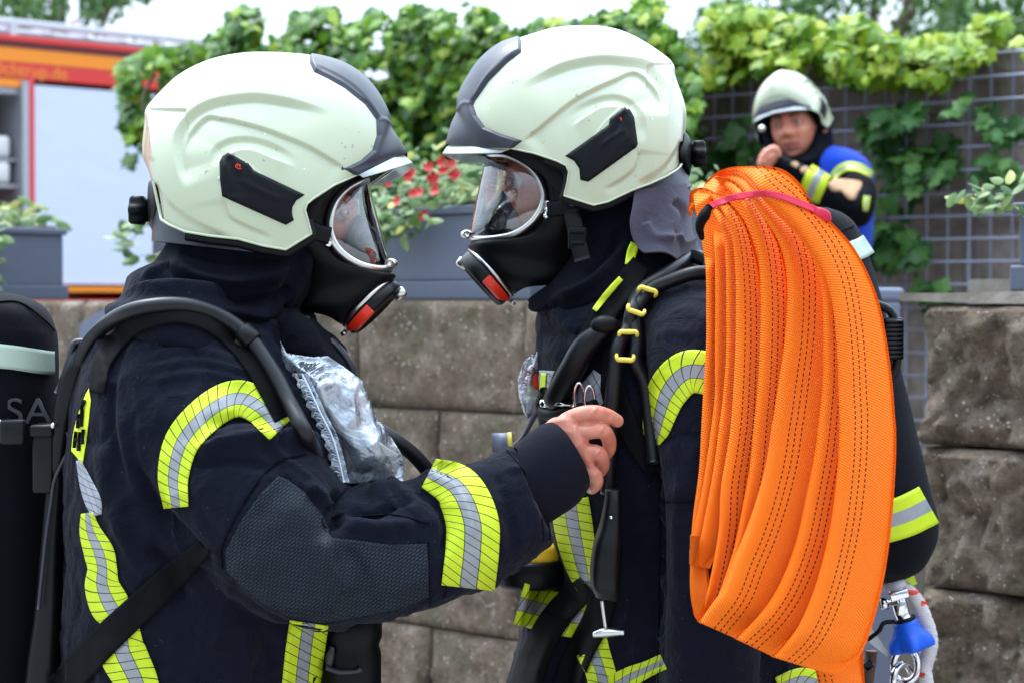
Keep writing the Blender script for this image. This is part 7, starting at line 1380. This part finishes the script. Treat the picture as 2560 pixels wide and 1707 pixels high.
# ================================================================ third firefighter by the mesh
Y3 = 6.3
p3 = root('person', tuple(P(2100, 1000, 6.35)), 'bareheaded-faced man in blue vest and white helmet, hand raised to his mouth by the wire mesh', 'person')
p3['label'] = 'helmeted man in a blue vest, hand raised to his mouth by the wire mesh'
hx, hy = zK([(440, 482)])[0]
mt3 = head_mt(hx, hy, Y3, -114, 4, 8) @ Matrix.Diagonal((1.06, 1.06, 1.06, 1))
b3 = add_head(p3, mt3); b3.data.materials[0] = M['skin_pale']
g3 = []
g3.append(ribs_geo(RB(zK, [(310, 690, 215, 830, 5.95, .03), (270, 670, 175, 800, 5.93, .034), (215, 670, 150, 770, 5.93, .028)]), 20, 24)[:2])
for x, y in ((232, 668), (192, 692), (168, 728), (158, 768)): finger(g3, zK, [(x + 42, y + 35), (x + 10, y - 6), (x - 15, y + 12), (x - 5, y + 40)], [.013, .0135, .012, .010], [5.93, 5.91, 5.91, 5.93])
finger(g3, zK, [(280, 700), (270, 665), (250, 652)], [.014, .013, .010], [5.92, 5.91, 5.91])
h3 = remesh('h3', g3, .003, 3, M['skin'], None); a3 = ribs_geo(RB(zK, [(300, 700, 210, 810, 5.95, .03), (640, 900, 560, 1000, 6.03, .04), (960, 1000, 880, 1150, 6.13, .05), (980, 900, 800, 950, 6.3, .06)]), 30, 20); t3 = ribs_geo(RB(zK, [(430, 760, 620, 760, 6.32, .06), (330, 900, 900, 900, 6.35, .13), (330, 1500, 900, 1500, 6.35, .13), (350, 2600, 880, 2600, 6.35, .13)]), 20, 24)
bm = bmesh.new(); bm.from_mesh(b3.data); bm.from_mesh(h3.data)
for V_, F_, _ in (a3, t3): tm = bpy.data.meshes.new('t'); tm.from_pydata([tuple(v) for v in V_], [], F_); bm.from_mesh(tm)
bm.to_mesh(b3.data); bm.free(); bpy.data.objects.remove(h3); b3.data.polygons.foreach_set('use_smooth', [True] * len(b3.data.polygons))
j3 = remesh('jacket', [ribs_geo(RB(zK, [(330, 740, 700, 620, 6.34, .10), (120, 830, 900, 700, 6.35, .15), (60, 960, 1070, 880, 6.36, .17), (60, 1250, 1085, 1200, 6.36, .17), (80, 1600, 1060, 1600, 6.36, .17), (90, 2500, 1060, 2500, 6.36, .18)]), 50, 40, 2.4)[:2],
    ribs_geo(RB(zK, [(830, 760, 1060, 900, 6.27, .09), (860, 900, 1100, 960, 6.2, .095), (840, 1000, 1105, 1150, 6.14, .1), (840, 940, 1010, 1320, 6.1, .095), (740, 905, 760, 1260, 6.05, .085), (600, 835, 560, 1120, 6.0, .075), (440, 765, 390, 970, 5.97, .062), (300, 690, 215, 850, 5.95, .045)]), 70, 36, 2.2)[:2]], .012, 6, M['jacket_dark'], p3)
V0, N0 = world_v(j3); setv(j3, V0 + N0 * (.008 * fbm(V0 * 7, 3, 4))[:, None]); j3b = bvh_of(j3)
v3 = remesh('vest', [ribs_geo(RB(zK, [(400, 760, 740, 630, 6.35, .115), (250, 850, 940, 690, 6.36, .16), (160, 960, 1075, 830, 6.37, .18), (160, 1250, 1095, 1200, 6.37, .18), (180, 1560, 1075, 1560, 6.37, .18)]), 40, 40, 2.4)[:2]], .012, 4, M['vest_blue'], p3)
drape_strip('reflective_tape', j3b, zK([(665, 840), (610, 930), (545, 1090)]), [56, 60, 56], M['tape_plain'], j3, off=.006, m=9, thick=.004)
drape_poly('elbow_patch', j3b, zK([(720, 965), (780, 912), (980, 930), (1005, 970), (970, 1030), (940, 1092), (880, 1082), (830, 1022), (750, 1020)]), M['tan'], j3, off=.006, step=8)
drape_poly('cuff_tab', j3b, zK([(395, 785), (440, 765), (470, 795), (440, 818)]), M['tan'], j3, off=.005, step=6); drape_poly('cuff_tab', j3b, zK([(478, 830), (520, 805), (565, 830), (500, 868)]), M['tan'], j3, off=.005, step=6)
drape_strip('shoulder_tape', bvh_of(j3, v3), zK([(750, 905), (800, 850), (880, 808), (980, 815), (1095, 880)]), [16, 22, 24, 22, 16], M['tape_plain'], v3, off=.006, m=7, thick=.004)
drape_strip('arm_tape', bvh_of(j3, v3), zK([(1050, 1060), (1040, 1130), (1035, 1190)]), [16, 16, 10], M['tape_plain'], j3, off=.006, m=5, thick=.004)
hd3 = remesh('hood', [ribs_geo(RB(zK, [(520, 350, 700, 330, 6.38, .09), (500, 480, 730, 480, 6.39, .12), (440, 600, 755, 600, 6.38, .12), (330, 690, 745, 650, 6.36, .12), (290, 780, 720, 720, 6.35, .13), (300, 830, 680, 800, 6.33, .13)]), 40, 36, 2.2)[:2], ribs_geo(RB(zK, [(130, 480, 250, 440, 6.33, .05), (150, 560, 260, 560, 6.32, .05), (190, 660, 300, 690, 6.30, .05), (200, 740, 420, 780, 6.27, .06)]), 20, 20)[:2], ribs_geo(RB(zK, [(200, 640, 300, 700, 6.22, .04), (330, 740, 420, 760, 6.2, .05), (480, 745, 560, 800, 6.22, .06), (560, 640, 650, 700, 6.26, .06), (555, 480, 650, 470, 6.3, .05)]), 30, 20)[:2]], .01, 3, M['hood'], p3)
D3 = dict(HL); D3['trim'] = zA([(1330, 430), (1440, 550), (1165, 685), (1080, 640), (1180, 595), (1235, 550), (1262, 500), (1285, 450)]); D3['trimfeat'] = []; D3['label'] = 'white helmet with a dark front wedge on the distant man by the mesh'
hm3, _ = make_helmet(p3, D3)
c0 = Vector(hm3.location); hm3.matrix_world = Matrix.Translation(P(*zK([(412, 402)])[0], Y3 + .01)) @ Matrix.Rotation(R(-116), 4, 'Z') @ Matrix.Rotation(R(13), 4, 'Y') @ Matrix.Rotation(R(12), 4, 'X') @ Matrix.Diagonal((.80, .93, .86, 1))
b = MB(); b.ball(P(*zK([(153, 486)])[0], 6.12), .011, 10); lampb = b.build('front_light', M['silver']); 
b = MB(); b.tube([(.62 + .19 + .66, 6.3, 1.1), (1.02, 6.3, .9), (1.02, 6.28, .45)], .1, 14, 10); 
b = MB(); x_, y_ = XY(1995, 6.35); b.tube([(x_, y_, 1.3), (x_, y_, .9), (x_ - .02, y_, .48)], [.12, .1, .08], 14, 10); x2_, y2_ = XY(2080, 6.4); b.tube([(x2_, y2_, 1.3), (x2_, y2_, .9), (x2_ + .02, y2_, .48)], [.12, .1, .08], 14, 10); b.build('trousers', M['jacket_dark'], p3)
for q in ((x_ - .02, y_), (x2_ + .02, y2_)): b = MB(); b.tube([(q[0], q[1] + .07, .47), (q[0] - .03, q[1] - .06, .48), (q[0] - .06, q[1] - .18, .46)], [.045, .05, .03], 12, 10); b.build('boot', M['boot'], p3)
bpy.context.view_layer.update(); mw = lampb.matrix_world.copy(); lampb.parent = hm3; lampb.matrix_parent_inverse = hm3.matrix_world.inverted()
